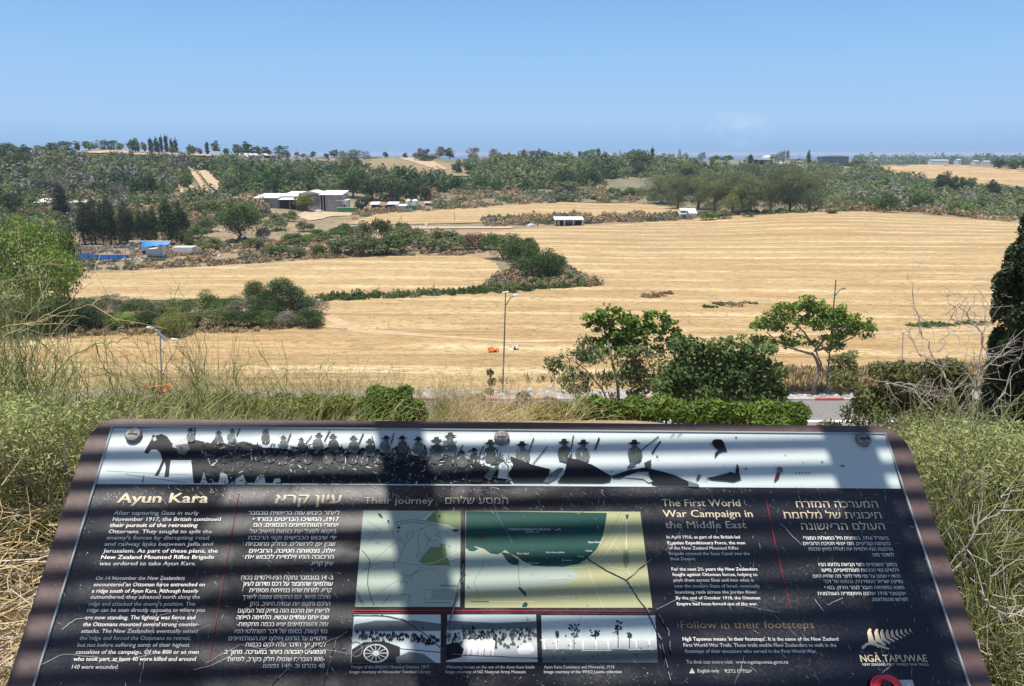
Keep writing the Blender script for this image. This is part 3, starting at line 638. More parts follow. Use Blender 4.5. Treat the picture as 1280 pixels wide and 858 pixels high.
# --- eucalyptus grove on the right
for i, a in enumerate([
 ('gum', 826, 214, 255, 40, 'grey'), ('gum', 848, 222, 262, 32, 'grey'), ('gum', 872, 208, 262, 44, 'grey'),
 ('gum', 893, 222, 266, 40, 'olive'), ('gum', 915, 212, 266, 44, 'grey'), ('gum', 938, 214, 268, 44, 'grey'),
 ('gum', 927, 224, 268, 30, 'yellow'), ('gum', 962, 208, 266, 46, 'grey'), ('gum', 985, 206, 265, 42, 'grey'),
 ('gum', 1010, 210, 264, 44, 'grey'), ('gum', 855, 203, 240, 44, 'olive'), ('gum', 900, 203, 244, 50, 'grey'), ('gum', 950, 202, 240, 46, 'grey')]):
    lab = ['leftmost eucalyptus of the grove, beside the dry clearing', 'second eucalyptus from the left, dense and dark at its foot', 'tall eucalyptus behind the tumbledown white hut',
           'olive toned eucalyptus right of the tumbledown white hut', 'grey eucalyptus in the middle of the grove', 'grey eucalyptus right of the yellow-green one', 'yellow-green eucalyptus in front of the grove',
           'tall grey eucalyptus right of the grove centre', 'eucalyptus second from the right end of the grove', 'rightmost eucalyptus at the end of the grove',
           'olive crown behind the left part of the grove', 'grey crown behind the middle of the grove', 'grey crown behind the right part of the grove'][i]
    plant(*a, lab, 'eucalyptus grove beside the big stubble field', lod=2 if i < 10 else 1)
# --- cypress grove left
for a in [
 (77, 227, 273, 22, 'thick dark cypress standing alone left of the grove'), (108, 245, 306, 24, 'leftmost cypress of the dark grove behind the blue fence'),
 (119, 244, 306, 20, 'second cypress of the dark grove behind the blue fence'), (139, 239, 306, 20, 'tallest pointed cypress in the middle of the dark grove'),
 (130, 250, 306, 16, 'short cypress tucked left of the tallest one'), (158, 248, 306, 18, 'cypress left of the olive tree gap in the dark grove'), (165, 256, 306, 16, 'shorter cypress directly behind the blue canopy posts'),
 (177, 262, 305, 13, 'small pointed cypress left of the blue tarpaulin'), (185, 262, 304, 14, 'pointed cypress rising over the left end of the blue tarpaulin'),
 (194, 258, 304, 15, 'slender cypress over the blue tarpaulin, left of the broad pair'), (212, 248, 306, 30, 'broad dark cypress at the right of the grove, left of a pair'), (228, 250, 306, 26, 'broad dark cypress at the right end of the grove')]:
    plant('cypress', a[0], a[1], a[2], a[3], 'cypress', a[4], 'cypresses behind the blue fence', lod=2)
plant('gum', 151, 262, 305, 24, 'yellow', 'olive yellow tree glowing between the dark cypresses', 'cypresses behind the blue fence', lod=1)
plant('gum', 235, 282, 307, 14, 'olive', 'small green tree at the right foot of the broad cypresses', 'cypresses behind the blue fence', lod=1)
plant('round', 44, 250, 392, 118, 'bright', 'large light green tree with spreading crown at the left edge', Y=105, lod=3)
plant('round', 84, 272, 360, 44, 'mid', 'smaller light green tree leaning right of the large one at the left edge', Y=118, lod=2)
# --- bushes on the plain
ORD = ['first', 'second', 'third', 'fourth', 'fifth', 'sixth', 'seventh', 'eighth', 'ninth', 'tenth', 'eleventh', 'twelfth', 'thirteenth', 'fourteenth', 'fifteenth', 'sixteenth', 'seventeenth', 'eighteenth', 'nineteenth', 'twentieth']
ADJ = {'olive': 'olive toned', 'mid': 'green', 'grey': 'grey-green', 'rust': 'reddish brown', 'bare': 'leafless grey', 'dark': 'dark green', 'bright': 'light green'}
BL = [(450, 275, 303, 38, 'olive'), (478, 268, 300, 30, 'mid'), (432, 292, 318, 46, 'grey'), (462, 293, 320, 50, 'grey'), (490, 288, 318, 46, 'mid'), (515, 280, 306, 40, 'olive'), (540, 284, 313, 52, 'olive'), (565, 286, 314, 50, 'grey'), (592, 288, 312, 40, 'rust'), (610, 290, 312, 34, 'olive'), (500, 276, 296, 30, 'olive'), (400, 304, 322, 18, 'mid'), (372, 290, 305, 36, 'mid'), (398, 285, 302, 38, 'mid'), (420, 284, 298, 36, 'mid'), (430, 278, 292, 30, 'mid'), (345, 264, 288, 34, 'grey'), (362, 262, 277, 22, 'mid'), (382, 275, 290, 26, 'olive'), (318, 294, 312, 30, 'grey'), (345, 305, 320, 40, 'mid'), (372, 308, 322, 28, 'olive'), (330, 280, 300, 20, 'bare'), (262, 246, 268, 30, 'olive'), (258, 268, 290, 34, 'grey'), (250, 280, 298, 30, 'mid'), (276, 262, 280, 24, 'bare'), (262, 296, 312, 36, 'olive')]
cnt = {}
for x, t_, b_, wd, m in sorted(BL):
    where = 'right of the cypress grove' if x < 300 else ('between the round tree and the pale track' if x < 428 else 'on the mound behind the middle field')
    kk = (m, where); cnt[kk] = cnt.get(kk, 0) + 1
    plant('bush', x, t_, b_, wd, m, ADJ[m] + ' low bush, ' + ORD[cnt[kk] - 1] + ' such from left, ' + where, 'bushes in the scrub beyond the middle field', lod=1)
for x, t_, b_, wd, m, l in [(632, 283, 325, 54, 'mid', 'leftmost leafy tree of the dark row jutting into the big stubble field'), (652, 292, 340, 54, 'dark', 'middle leafy tree of the dark row jutting into the big stubble field'), (672, 304, 348, 56, 'mid', 'front leafy tree of the dark row, the nearest and widest'), (690, 307, 345, 40, 'mid', 'rightmost leafy tree of the dark row jutting into the field'), (660, 288, 325, 20, 'dark', 'thin upright tree at the back of the dark row')]:
    plant('bush', x, t_, b_, wd, m, l, 'leafy trees jutting into the big stubble field', lod=2, name='broadleaf_tree', cat='tree')
rng_ = random.Random(3)
pl = [(355, 345, 398, 74, 'dark', 'big dark leafy tree at the right end of the bush thicket'), (318, 349, 390, 50, 'mid', 'leafy tree behind the right part of the bush thicket'), (220, 385, 420, 46, 'yellow', 'yellow-green bush at the front of the thicket')]
for x in range(20, 400, 26):
    pl.append((x + rng_.uniform(-8, 8), 366 + rng_.uniform(-5, 5), 396, rng_.uniform(36, 50), rng_.choice(['dark', 'mid', 'mid', 'grey', 'bare']), None))
for x in range(0, 395, 24):
    pl.append((x + rng_.uniform(-7, 7), 384 + rng_.uniform(-6, 6), 413 - .01 * x, rng_.uniform(32, 48), rng_.choice(['mid', 'mid', 'dark', 'bright', 'olive', 'bare']), None))
cnt = {}
for x, t_, b_, wd, m, l in sorted(pl, key=lambda q: q[0]):
    row = 'back' if b_ == 396 else 'front'
    if l is None: cnt[(m, row)] = cnt.get((m, row), 0) + 1
    plant('bush', x, t_, b_, wd, m, l or (ADJ[m] + ' bush, ' + ORD[cnt[(m, row)] - 1] + ' such from the left in the ' + row + ' row of the thicket').replace('leafless grey', 'greyish twiggy'), 'bushes of the thicket between the two stubble fields', lod=3 if l and x > 300 else 2)
for x, t_, b_, wd, m, l in [(885, 264, 276, 26, 'bright', 'bright green low bush right of the tumbledown white hut'), (905, 263, 274, 24, 'olive', 'olive low bush at the foot of the eucalyptus grove'), (935, 265, 272, 18, 'mid', 'small bush under the middle of the eucalyptus grove'), (1040, 262, 268, 16, 'dark', 'low dark bush on the crest of the big field'), (1110, 238, 266, 30, 'mid', 'large green bush standing above the crest of the big field'), (1092, 244, 262, 20, 'mid', 'green bush left of the large one above the crest'), (1150, 236, 262, 30, 'mid', 'leafy green bush in the right hand scrub'), (1200, 250, 268, 30, 'bright', 'bright green bush in the right hand scrub'), (1225, 245, 262, 26, 'mid', 'green bush near the right end of the scrub')]:
    plant('bush', x, t_, b_, wd, m, l, 'bushes around the far edge of the big field')

# --- scrub, hedges and weeds nobody could count
def inpoly(x, y, P):
    c = False
    for i in range(len(P)):
        (x0, y0), (x1, y1) = P[i], P[i - 1]
        if (y0 > y) != (y1 > y) and x < (x1 - x0) * (y - y0) / (y1 - y0) + x0: c = not c
    return c
def scatter(P, n, seed):
    r = random.Random(seed); P_ = np.array(P); out = []; g = 0
    while len(out) < n and g < n * 20:
        g += 1; x = r.uniform(P_[:, 0].min(), P_[:, 0].max()); y = r.uniform(P_[:, 1].min(), P_[:, 1].max())
        if inpoly(x, y, P): out.append((x, y))
    return out
EXCL = [[(227, 204), (236, 204), (256, 225), (272, 250), (262, 256), (240, 230)], [(246, 214), (260, 213), (279, 232), (276, 246), (260, 238)], [(206, 232), (216, 232), (218, 245), (209, 246)], [(219, 232), (228, 232), (236, 247), (226, 249)], [(234, 232), (243, 232), (252, 250), (243, 254)], [(388, 198), (545, 198), (600, 218), (560, 223), (425, 217)], [(745, 226), (830, 222), (838, 236), (770, 242)]]
def scrub(name, label, zones, cat='scrub'):
    mb = MB(); ms = sorted(LM)
    for zi, (P, n, wpx, hr, mix) in enumerate(zones):
        r = np.random.default_rng(zi + 50); mk = list(mix); pw = np.array([mix[q] for q in mk], float); pw /= pw.sum()
        for x, y in scatter(P, n, zi + 9):
            if any(inpoly(x, y + 1.5, E_) for E_ in EXCL): continue
            q = ground(x, y); s = 1.25 * wpx * q[1] / F * r.uniform(.6, 1.45); h = s * hr * r.uniform(.7, 1.3)
            # patches of one kind
            v = vnoise(np.array([x / 22.]), np.array([y / 7.]), 6)[0] + .5 + r.normal() * .16
            m = mk[int(np.searchsorted(np.cumsum(pw), min(max(v, 0), .999)))]
            k = int(np.clip(95 * (wpx / 8) ** 1.1, 50, 420))
            d = r.normal(size=(k, 3)); d /= np.linalg.norm(d, axis=1, keepdims=True); d[:, 2] = np.abs(d[:, 2])
            Pp = q + d * np.array([s / 2, s / 2, h]) * (.75 + .35 * r.random((k, 1))) * (1 + .25 * np.sin(d[:, :1] * 5 + x))
            mb.leaves(Pp, d + r.normal(size=(k, 3)) * .6, s * min(.1, 1.0 / math.sqrt(k)) * (.5 + r.random(k)), .6, ms.index(m), np.clip(r.random() * .5 + r.random(k) * .45, 0, 1), r, tri=True)
    return mb.build(name, [LM[q] for q in ms], label=label, cat=cat, kind='stuff')
scrub('hillside_scrub', 'grey, olive and green scrub covering the left hillside below the ridge', [
 ([(-30, 200), (60, 196), (230, 199), (280, 203), (380, 205), (470, 209), (470, 220), (300, 214), (-30, 216)], 620, 9, .6, {'bare': 5, 'olive': 2, 'grey': 2, 'mid': 1}),
 ([(-30, 208), (230, 206), (225, 262), (-30, 262)], 760, 11, .6, {'bare': 3, 'olive': 3, 'mid': 1, 'dark': 1, 'grey': 3}),
 ([(225, 206), (460, 214), (560, 222), (570, 240), (330, 245), (225, 250)], 700, 10, .6, {'dark': 2, 'mid': 2, 'olive': 2, 'bare': 1, 'grey': 1}),
 ([(-30, 214), (222, 216), (218, 250), (-30, 256)], 80, 22, .62, {'olive': 2, 'grey': 2, 'bare': 3, 'dark': 1, 'mid': 1}),
 ([(285, 222), (400, 224), (540, 232), (560, 240), (330, 243), (285, 240)], 60, 20, .7, {'dark': 3, 'mid': 1, 'olive': 1, 'grey': 1}),
 ([(-30, 255), (330, 250), (330, 276), (240, 290), (-30, 290)], 330, 14, .55, {'olive': 3, 'bare': 2, 'mid': 2, 'weed': 2})])
scrub('hillside_scrub', 'mid green and olive scrub belt on the central ridge', [
 ([(560, 212), (580, 203), (620, 201), (860, 205), (870, 217), (830, 228), (640, 240), (560, 238), (600, 222)], 1200, 9, .6, {'dark': 2, 'mid': 1.5, 'olive': 3, 'grey': 3}),
 ([(860, 215), (1030, 217), (1030, 258), (860, 240)], 330, 12, .7, {'dark': 2, 'mid': 2, 'olive': 3, 'grey': 3}),
 ([(610, 217), (860, 220), (860, 228), (640, 238)], 45, 18, .65, {'dark': 2, 'mid': 1, 'olive': 2, 'grey': 2}),
 ([(440, 244), (640, 238), (850, 232), (850, 252), (640, 256), (550, 262)], 260, 9, .4, {'weed': 4, 'olive': 2, 'bare': 1, 'grey': 1})])
scrub('hillside_scrub', 'grey and olive scrub slope between the eucalyptus grove and the far right field', [
 ([(1000, 212), (1090, 212), (1150, 226), (1300, 244), (1400, 250), (1400, 282), (1262, 274), (1120, 262), (1010, 262)], 1000, 10, .5, {'grey': 4, 'olive': 3, 'bare': 2, 'mid': 2}),
 ([(1010, 256), (1130, 258), (1262, 270), (1262, 277), (1130, 265), (1010, 263)], 200, 9, .35, {'weed': 3, 'rust': 2, 'olive': 1})])
scrub('dry_verge', 'dry brown and grey weeds along the edges of the stubble fields', [
 ([(60, 312), (300, 300), (610, 304), (600, 320), (480, 320), (330, 329), (200, 336), (60, 342)], 480, 9, .3, {'weed': 5, 'bare': 2, 'olive': 1}),
 ([(605, 274), (860, 268), (880, 270), (860, 276), (700, 281), (605, 284)], 260, 8, .45, {'weed': 4, 'bare': 2, 'olive': 2}),
 ([(440, 264), (620, 256), (620, 260), (470, 268), (440, 276)], 90, 7, .4, {'weed': 4, 'olive': 2}),
 ([(640, 335), (700, 330), (752, 358), (640, 364), (600, 366), (620, 350)], 240, 10, .45, {'bare': 2, 'weed': 3, 'olive': 2, 'dark': 1}),
 ([(398, 372), (560, 366), (640, 360), (745, 358), (640, 367), (400, 378)], 300, 7, .6, {'dark': 3, 'mid': 2, 'grey': 2}),
 ([(-30, 408), (300, 410), (400, 400), (404, 410), (300, 416), (-30, 424)], 260, 10, .4, {'weed': 4, 'rust': 1}),
 ([(880, 381), (925, 378), (950, 380), (920, 385), (880, 386)], 30, 8, .2, {'dark': 1, 'weed': 2}),
 ([(1130, 407), (1230, 403), (1240, 406), (1140, 411)], 45, 9, .2, {'mid': 3, 'dark': 1}),
 ([(800, 366), (840, 366), (840, 372), (805, 374)], 20, 8, .3, {'rust': 1, 'weed': 2}),
 ([(860, 268), (1060, 262), (1060, 265), (870, 273)], 90, 7, .35, {'weed': 3, 'mid': 2, 'olive': 2})])
# weeds standing in the stubble and the tall dry grass along the road
def tufts(name, label, zones, cat='grass', parentless=True):
    mb = MB(); ms = sorted(LM)
    for zi, (P, n, hm, blades, mix) in enumerate(zones):
        r = np.random.default_rng(zi + 150); mk = list(mix); pw = np.array([mix[q] for q in mk], float); pw /= pw.sum()
        for x, y in scatter(P, n, zi + 33):
            q = ground(x, y); m = mk[r.choice(len(mk), p=pw)]; h = hm * r.uniform(.5, 1.4)
            a = r.random(blades) * 6.28; sp = .35 * h
            base = q + np.stack([np.cos(a), np.sin(a), a * 0], 1) * .15 * h; tip = base + np.stack([np.cos(a) * sp, np.sin(a) * sp, h * r.uniform(.5, 1, blades)], 1)
            wv = np.stack([-np.sin(a), np.cos(a), a * 0], 1) * h * .07; mid = (base + tip) / 2 + [0, 0, .1 * h]
            V = np.stack([base, mid + wv, tip, mid - wv], 1).reshape(-1, 3)
            mb.add(V, np.arange(4 * blades).reshape(-1, 4), ms.index(m), r.random(blades))
    return mb.build(name, [LM[q] for q in ms], label=label, cat=cat, kind='stuff')
tufts('field_weeds', 'small green and brown weeds dotted through the near stubble rows', [
 ([(-20, 428), (400, 420), (1240, 415), (1240, 490), (-20, 500)], 4500, .17, 5, {'mid': 2, 'olive': 3, 'weed': 2}),
 ([(400, 380), (760, 365), (1230, 370), (1240, 415), (450, 415)], 900, .26, 6, {'mid': 2, 'olive': 3, 'weed': 2}),
 ([(620, 285), (1040, 270), (1240, 290), (1240, 370), (760, 360)], 500, .24, 5, {'olive': 3, 'weed': 2})], 'weed')
tufts('roadside_grass', 'tall dry golden grass along the far side of the road', [
 ([(930, 468), (1300, 460), (1300, 491), (930, 491)], 2600, 1.0, 7, {'straw': 3, 'weed': 3}),
 ([(560, 478), (960, 466), (1240, 455), (1240, 480), (900, 490)], 420, 1.1, 7, {'straw': 2, 'olive': 1, 'grey': 2})])

# ------------------------------------------------------------------ buildings and farm structures
WALLW = mat('white_wall', (.72, .70, .66), .8, noise=(.8, (.55, .52, .47), .5)); ROOFW = mat('white_roof_sheet', (.78, .77, .74), .6, noise=(.5, (.6, .58, .54), .6))
WALLG = mat('grey_sheet_wall', (.34, .34, .34), .7, noise=(.6, (.24, .24, .24), 1)); DARKIN = mat('dark_interior', (.03, .028, .026), .9)  # near-black for dark parts; also paints the shade of bays and openings
GREENP = mat('green_sheet', (.02, .16, .05), .6, noise=(1, (.05, .22, .09), 1)); ORANGE = mat('terracotta_roof', (.55, .25, .13), .8, noise=(1, (.4, .2, .12), 1))
GLASSD = mat('dark_window', (.03, .04, .05), .15); BLUET = mat('blue_tarpaulin', (.03, .24, .75), .6, noise=(.9, (.03, .17, .58), 1)); STEEL = mat('galvanised_steel', (.42, .43, .43), .45, .6)
RUSTY = mat('rusty_sheet', (.32, .15, .09), .8, noise=(1, (.2, .12, .09), 1)); WOOD = mat('weathered_wood', (.22, .17, .13), .9); STONEP = mat('pale_stone', (.62, .57, .5), .9, noise=(2, (.42, .37, .31), 1))
class B:
    """a structure standing at photo columns x0..x1 with its base at row yb: local x across, y away, z up, metres"""
    def __init__(s, name, x0, x1, yb, label, cat, Y=None, group=None, rz=0):
        xm = (x0 + x1) / 2; p = ground(xm, yb) if Y is None else atY(xm, yb, Y)
        s.Y = p[1]; s.k = s.Y / (F * cP + (429 - yb) * sP); s.W = (x1 - x0) * s.k; s.x0 = x0; s.xm = xm; s.yb = yb
        z = min(float(H(p[0] + d, s.Y + e_)) for d in (-s.W / 2, 0, s.W / 2) for e_ in (0, 3)); z = max(z, p[2] - 1.5) if Y is None else float(H(p[0], Y))
        s.z = z; s.r = empty(name, (p[0], s.Y, z), rz); tag(s.r, label, cat, group)
    def X(s, px): return (px - s.xm) * s.k
    def Z(s, py): return s.Y * tan_e(py) - s.z
    def part(s, name, m, boxes, parent=None, **k):
        mb = MB()
        for b in boxes:
            x0, x1, y0, y1, z0, z1 = b; mb.box(((x0 + x1) / 2, (y0 + y1) / 2, (z0 + z1) / 2), (abs(x1 - x0), abs(y1 - y0), abs(z1 - z0)))
        return mb.build(name, m, parent or s.r, **k)
    def gable(s, name, m, x0, x1, y0, y1, z0, z1, along='x', over=.3, parent=None):
        mb = MB(); x0 -= over; x1 += over; y0 -= over; y1 += over
        if along == 'x': ym = (y0 + y1) / 2; V = [[x0, y0, z0], [x1, y0, z0], [x1, y1, z0], [x0, y1, z0], [x0, ym, z1], [x1, ym, z1]]; Fq = [[0, 1, 5, 4], [2, 3, 4, 5]]; T = [[0, 4, 3], [1, 2, 5]]
        else: xm = (x0 + x1) / 2; V = [[x0, y0, z0], [x1, y0, z0], [x1, y1, z0], [x0, y1, z0], [xm, y0, z1], [xm, y1, z1]]; Fq = [[0, 4, 5, 3], [1, 2, 5, 4]]; T = [[0, 1, 4], [2, 3, 5]]
        mb.add(V, Fq); mb.Fs.append(np.array(T)); mb.M.append(np.zeros(2, int)); mb.T.append(np.full(2, .5)); mb.Fs.append(np.array([[3, 2, 1, 0]])); mb.M.append(np.zeros(1, int)); mb.T.append(np.full(1, .5))
        return mb.build(name, m, parent or s.r)
    def slope(s, name, m, x0, x1, y0, y1, z0, z1, th=.12, parent=None):
        """sheet rising from z0 at the front to z1 at the back"""
        mb = MB(); o = [[x0, y0, z0], [x1, y0, z0], [x1, y1, z1], [x0, y1, z1]]; mb.prism(o, np.array([0, 0, 0.]), np.array([0, 0, th])); return mb.build(name, m, parent or s.r)
    def windows(s, xs, z0, z1, wd, y=-.03, frame=True):
        for x in xs:
            f = s.part('window', WALLW, [(x - wd / 2 - .08, x - wd / 2, y - .05, y + .05, z0, z1), (x + wd / 2, x + wd / 2 + .08, y - .05, y + .05, z0, z1), (x - wd / 2 - .08, x + wd / 2 + .08, y - .06, y + .04, z1, z1 + .08), (x - wd / 2 - .1, x + wd / 2 + .1, y - .1, y + .05, z0 - .08, z0)])
            s.part('pane', GLASSD, [(x - wd / 2, x + wd / 2, y - .02, y + .02, z0, z1)], f)
# warehouse
b = B('warehouse', 319, 430, 263, 'long grey sheet metal warehouse with pale roofs behind the yellow-olive tree', 'warehouse')
X, Z = b.X, b.Z
b.part('wall', WALLG, [(X(327), X(348), 0, 14, 0, Z(248.2))]); b.slope('roof', ROOFW, X(318), X(349), -1, 15, Z(247.8), Z(244.5))
b.part('open_bay', DARKIN, [(X(348) + .05, X(372), 3, 14, 0, Z(250.5))]); b.slope('roof', ROOFW, X(347), X(380), -.6, 15, Z(250), Z(244)); b.slope('roof', ROOFW, X(349), X(378), 4, 20, Z(246.5), Z(242.5))  # solid near-black block paints the shade inside the open bay
b.part('post', STEEL, [(X(348.5), X(348.5) + .25, .3, .5, 0, Z(250.6))]); b.part('post', STEEL, [(X(362), X(362) + .25, .3, .5, 0, Z(250.6))])
b.gable('roof', mat('beige_roof_sheet', (.62, .55, .42), .7), X(370), X(399), 4, 18, Z(243), Z(239.4), 'y'); b.part('wall', WALLG, [(X(371), X(398), 4.2, 17.8, 0, Z(243.2))])
b.part('wall', WALLG, [(X(408), X(428), 1, 13, 0, Z(244))]); b.slope('roof', ROOFW, X(399), X(429), 0, 14, Z(244), Z(240.5)); b.part('open_bay', DARKIN, [(X(399.5), X(408) - .05, 3, 12, 0, Z(244.5))])  # second bay filled with the same painted shade block
for xx in (400, 403.5, 407): b.part('post', STEEL, [(X(xx), X(xx) + .3, .6, .9, 0, Z(243.6))])
# shacks
b = B('farm_shack', 421, 436, 266, 'white shack with flat roof beside the dirt yard, left of the dark bush tree', 'shack', group='farm shacks below the wood'); X, Z = b.X, b.Z
b.part('roof', ROOFW, [(X(421), X(436), -1, 6, Z(251.2), Z(250))]); b.part('wall', WALLW, [(X(428), X(435), 0, 5, 0, Z(251.3))]); b.part('door', DARKIN, [(X(430), X(432), -.04, .1, 0, Z(256))]); b.part('post', STEEL, [(X(422), X(422.6), -.7, -.5, 0, Z(251.3))])
b = B('metal_fence', 421, 447, 266.5, 'green sheet metal fence with a white base in front of the white shack', 'fence'); X, Z = b.X, b.Z
b.part('panel', GREENP, [(X(422.5), X(434), 0, .12, .5, Z(259.8))]); b.part('panel', GREENP, [(X(434.2), X(446), 0, .12, .5, Z(260))]); b.part('base', STONEP, [(X(422), X(447), -.1, .3, 0, .5)]); b.part('rail', ROOFW, [(X(422), X(446.5), -.03, .16, Z(259.8), Z(259.2))])
b = B('farm_shack', 463, 498, 263, 'row of low shacks with dark openings and one rusty roof below the wood', 'shack', group='farm shacks below the wood'); X, Z = b.X, b.Z
b.slope('roof', ROOFW, X(463), X(474), -1, 5, Z(256), Z(253.5)); b.slope('roof', RUSTY, X(474), X(484), -1, 5, Z(257.2), Z(254.5)); b.slope('roof', ROOFW, X(484), X(498), -1, 5, Z(255.8), Z(253.5))
b.part('wall', DARKIN, [(X(464), X(497), 1, 4.5, 0, Z(256.4))]); b.part('wall', WALLW, [(X(467), X(475), .4, .6, 0, Z(259))]); b.part('wall', GREENP, [(X(483), X(491), .4, .6, 0, Z(257.5))])  # near-black block behind the front walls paints the shade of the openings
b = B('farm_shack', 494, 508, 264, 'white corrugated hut with green side left of the two white tanks', 'shack', group='farm shacks below the wood'); X, Z = b.X, b.Z
b.part('wall', WALLW, [(X(495), X(507), 0, 3, Z(262), Z(257.6))]); b.part('wall', GREENP, [(X(494.5), X(508), .1, 3.2, 0, Z(262))]); b.slope('roof', ROOFW, X(494), X(508.4), -.4, 3.5, Z(257.6), Z(256.6))
b = B('metal_fence', 507, 521, 264, 'green sheet metal fence under the two white tanks', 'fence'); X, Z = b.X, b.Z
b.part('panel', GREENP, [(X(507.5), X(514), 0, .12, .3, Z(257.6))]); b.part('panel', GREENP, [(X(514.2), X(521), 0, .12, .3, Z(258))])
for x, l, w_ in ((510, 'white water tank, left of two standing behind the green fence', 6.4), (518.5, 'wider white water tank, right of two behind the green fence', 8)):
    b = B('water_tank', x - w_ / 2, x + w_ / 2, 262, l, 'water tank', group='water tanks'); mb = MB(); R_ = b.W / 2; h0 = b.Z(257.5); h1 = b.Z(250.5)
    mb.tubes([[0, 2, h0], [0, 2, h1 - .3], [0, 2, h1 - .25], [0, 2, h1], [0, 2, h1 + .3], [0, 2, h1 + .31]], [R_, R_, R_ * .98, R_ * .8, R_ * .25, .01], 16); mb.build('tank_body', ROOFW, b.r); b.part('stand', STEEL, [(-R_ * .8, R_ * .8, 1.2, 2.8, 0, h0)])
b = B('farm_shack', 530, 541, 257, 'small dark shelter with a tan roof in the dry slope', 'shack', group='farm shacks below the wood'); X, Z = b.X, b.Z
b.slope('roof', mat('tan_roof', (.5, .36, .24), .8), X(530), X(541), -.5, 3, Z(254.4), Z(252.8)); b.part('wall', DARKIN, [(X(531), X(540), .2, 2.8, 0, Z(254.6))])
b = B('car', 505, 516, 264.5, 'small silver car parked in front of the green fence', 'car'); X, Z = b.X, b.Z; k_ = 1.0
CARM = mat('silver_paint', (.5, .51, .53), .3, .5); mb = MB()
prof = [(-2, .35), (-2, .8), (-1.75, .95), (-1.1, 1.0), (-.6, 1.42), (.9, 1.45), (1.5, .98), (2.05, .85), (2.1, .35)]
mb.prism([[x, -2.0, z] for x, z in prof], np.array([0, 0, 0.]), np.array([0, 1.7, 0])); mb.build('body', CARM, b.r)
mb = MB(); mb.prism([[x, -2.02, z] for x, z in [(-.95, 1.02), (-.55, 1.36), (.85, 1.38), (1.3, 1.02)]], np.array([0, 0, 0.]), np.array([0, 1.74, 0])); mb.build('window', GLASSD, b.r)
for xx in (-1.35, 1.35):
    for yy in (-2.03, -.45): mb = MB(); mb.tubes([[xx, yy, .33], [xx, yy + .01, .33], [xx, yy + .2, .33], [xx, yy + .21, .33]], [.02, .33, .33, .02], 12); mb.build('wheel', DARKIN, b.r)
for i, (x, y, s_, l) in enumerate([(555, 247, 4, 'white box shaped litter on the dry slope right of the shacks'), (576, 247.5, 8, 'pale sheet lying on the dry slope, the widest one'), (604, 242, 5, 'white bundle at the left end of the litter by the belt of trees'), (560, 261, 4, 'white lump at the upper edge of the strip field'), (535, 249, 8, 'pale stones lying below the reddish shrub tree'), (610, 254, 6, 'white rubbish left of the low wide bush above the strip field'), (687, 257, 3, 'pale lump by the left end of the strip hedge'), (399, 266, 10, 'white boat shaped object lying in the dirt yard'), (664, 284, 12, 'white sheet lying left of the open sided shed'), (526, 285, 6, 'white bundle right of the leaning pole'), (515, 283, 3, 'dark and white crate right of the leaning pole'), (533, 284.5, 4.4, 'upright white bin beside the pale track'), (330, 331, 5, 'pale crate on the verge of the middle field'), (313, 329, 4, 'small red object on the verge of the middle field'), (253, 315, 4, 'white block right of the white container'), (274, 321, 7, 'pale slab in the dry grass right of the white container')]):
    b = B('upright_bin' if 'bin' in l else 'debris', x - s_ / 2, x + s_ / 2, y, l, 'bin' if 'bin' in l else 'debris'); s2 = b.W; hh = s2 * (1.4 if 'bin' in l else .35)
    mb = MB(); o_ = [[s2 / 2 * math.cos(a) * rnd.uniform(.7, 1.1), s2 / 3 * math.sin(a), 0] for a in np.arange(7) * .9]; mb.prism(o_, np.array([0, 0, 0.]), np.array([rnd.uniform(-.1, .1), 0, hh * .7])); q_ = np.array(o_) * .6
    mb.prism(q_, np.array([0, 0, hh * .7]), np.array([.1, 0, hh])); me_ = mb.mesh('debris', mat('red_plastic', (.5, .03, .05), .5) if 'red' in l else ROOFW)
    bpy.data.objects.remove(b.r); o = link('upright_bin' if 'bin' in l else 'debris', me_); o.location = (ground(x, y)[0], ground(x, y)[1], ground(x, y)[2]); tag(o, l, 'bin' if 'bin' in l else 'debris')
# shed in the field
b = B('open_shed', 692, 730, 283, 'open sided white roofed shed on the far edge of the big stubble field', 'shed'); X, Z = b.X, b.Z
b.slope('roof', ROOFW, X(692.5), X(729.5), -.8, 5, Z(275.2), Z(273.2), .25); b.part('back_wall', DARKIN, [(X(695), X(728), 3.8, 4, .1, Z(275.4))])  # back wall near-black: shade under the roof put into its colour
for xx in (694, 704.5, 716, 727.5): b.part('post', WALLW, [(X(xx), X(xx) + .3, -.3, 0, 0, Z(275.3))])
b.part('partition', WALLW, [(X(697), X(700), 1, 1.2, 0, Z(276.6))]); b.part('partition', STEEL, [(X(706), X(707.5), 1, 1.2, 0, Z(276.6))]); b.part('blue_sheet', mat('slate_sheet', (.08, .13, .2), .6), [(X(708.5), X(720), .9, 1.1, .8, Z(276))])
b = B('tumbledown_hut', 847, 884, 274, 'tumbledown white hut with a sloping sheet roof at the foot of the grove', 'hut'); X, Z = b.X, b.Z
b.part('wall', WALLW, [(X(851), X(871), 0, 3.5, 0, Z(267))]); b.slope('roof', ROOFW, X(850), X(860), -.8, 3, Z(263.4), Z(261.5)); b.slope('roof', ROOFW, X(859), X(871), -.6, 3.8, Z(267), Z(262)); b.slope('roof', STEEL, X(847), X(857), -1.5, .5, Z(268), Z(264.5)); b.part('doorway', DARKIN, [(X(854.5), X(856.5), -.05, .1, 0, Z(267.5))])  # dark slab on the wall paints the shade of the door opening
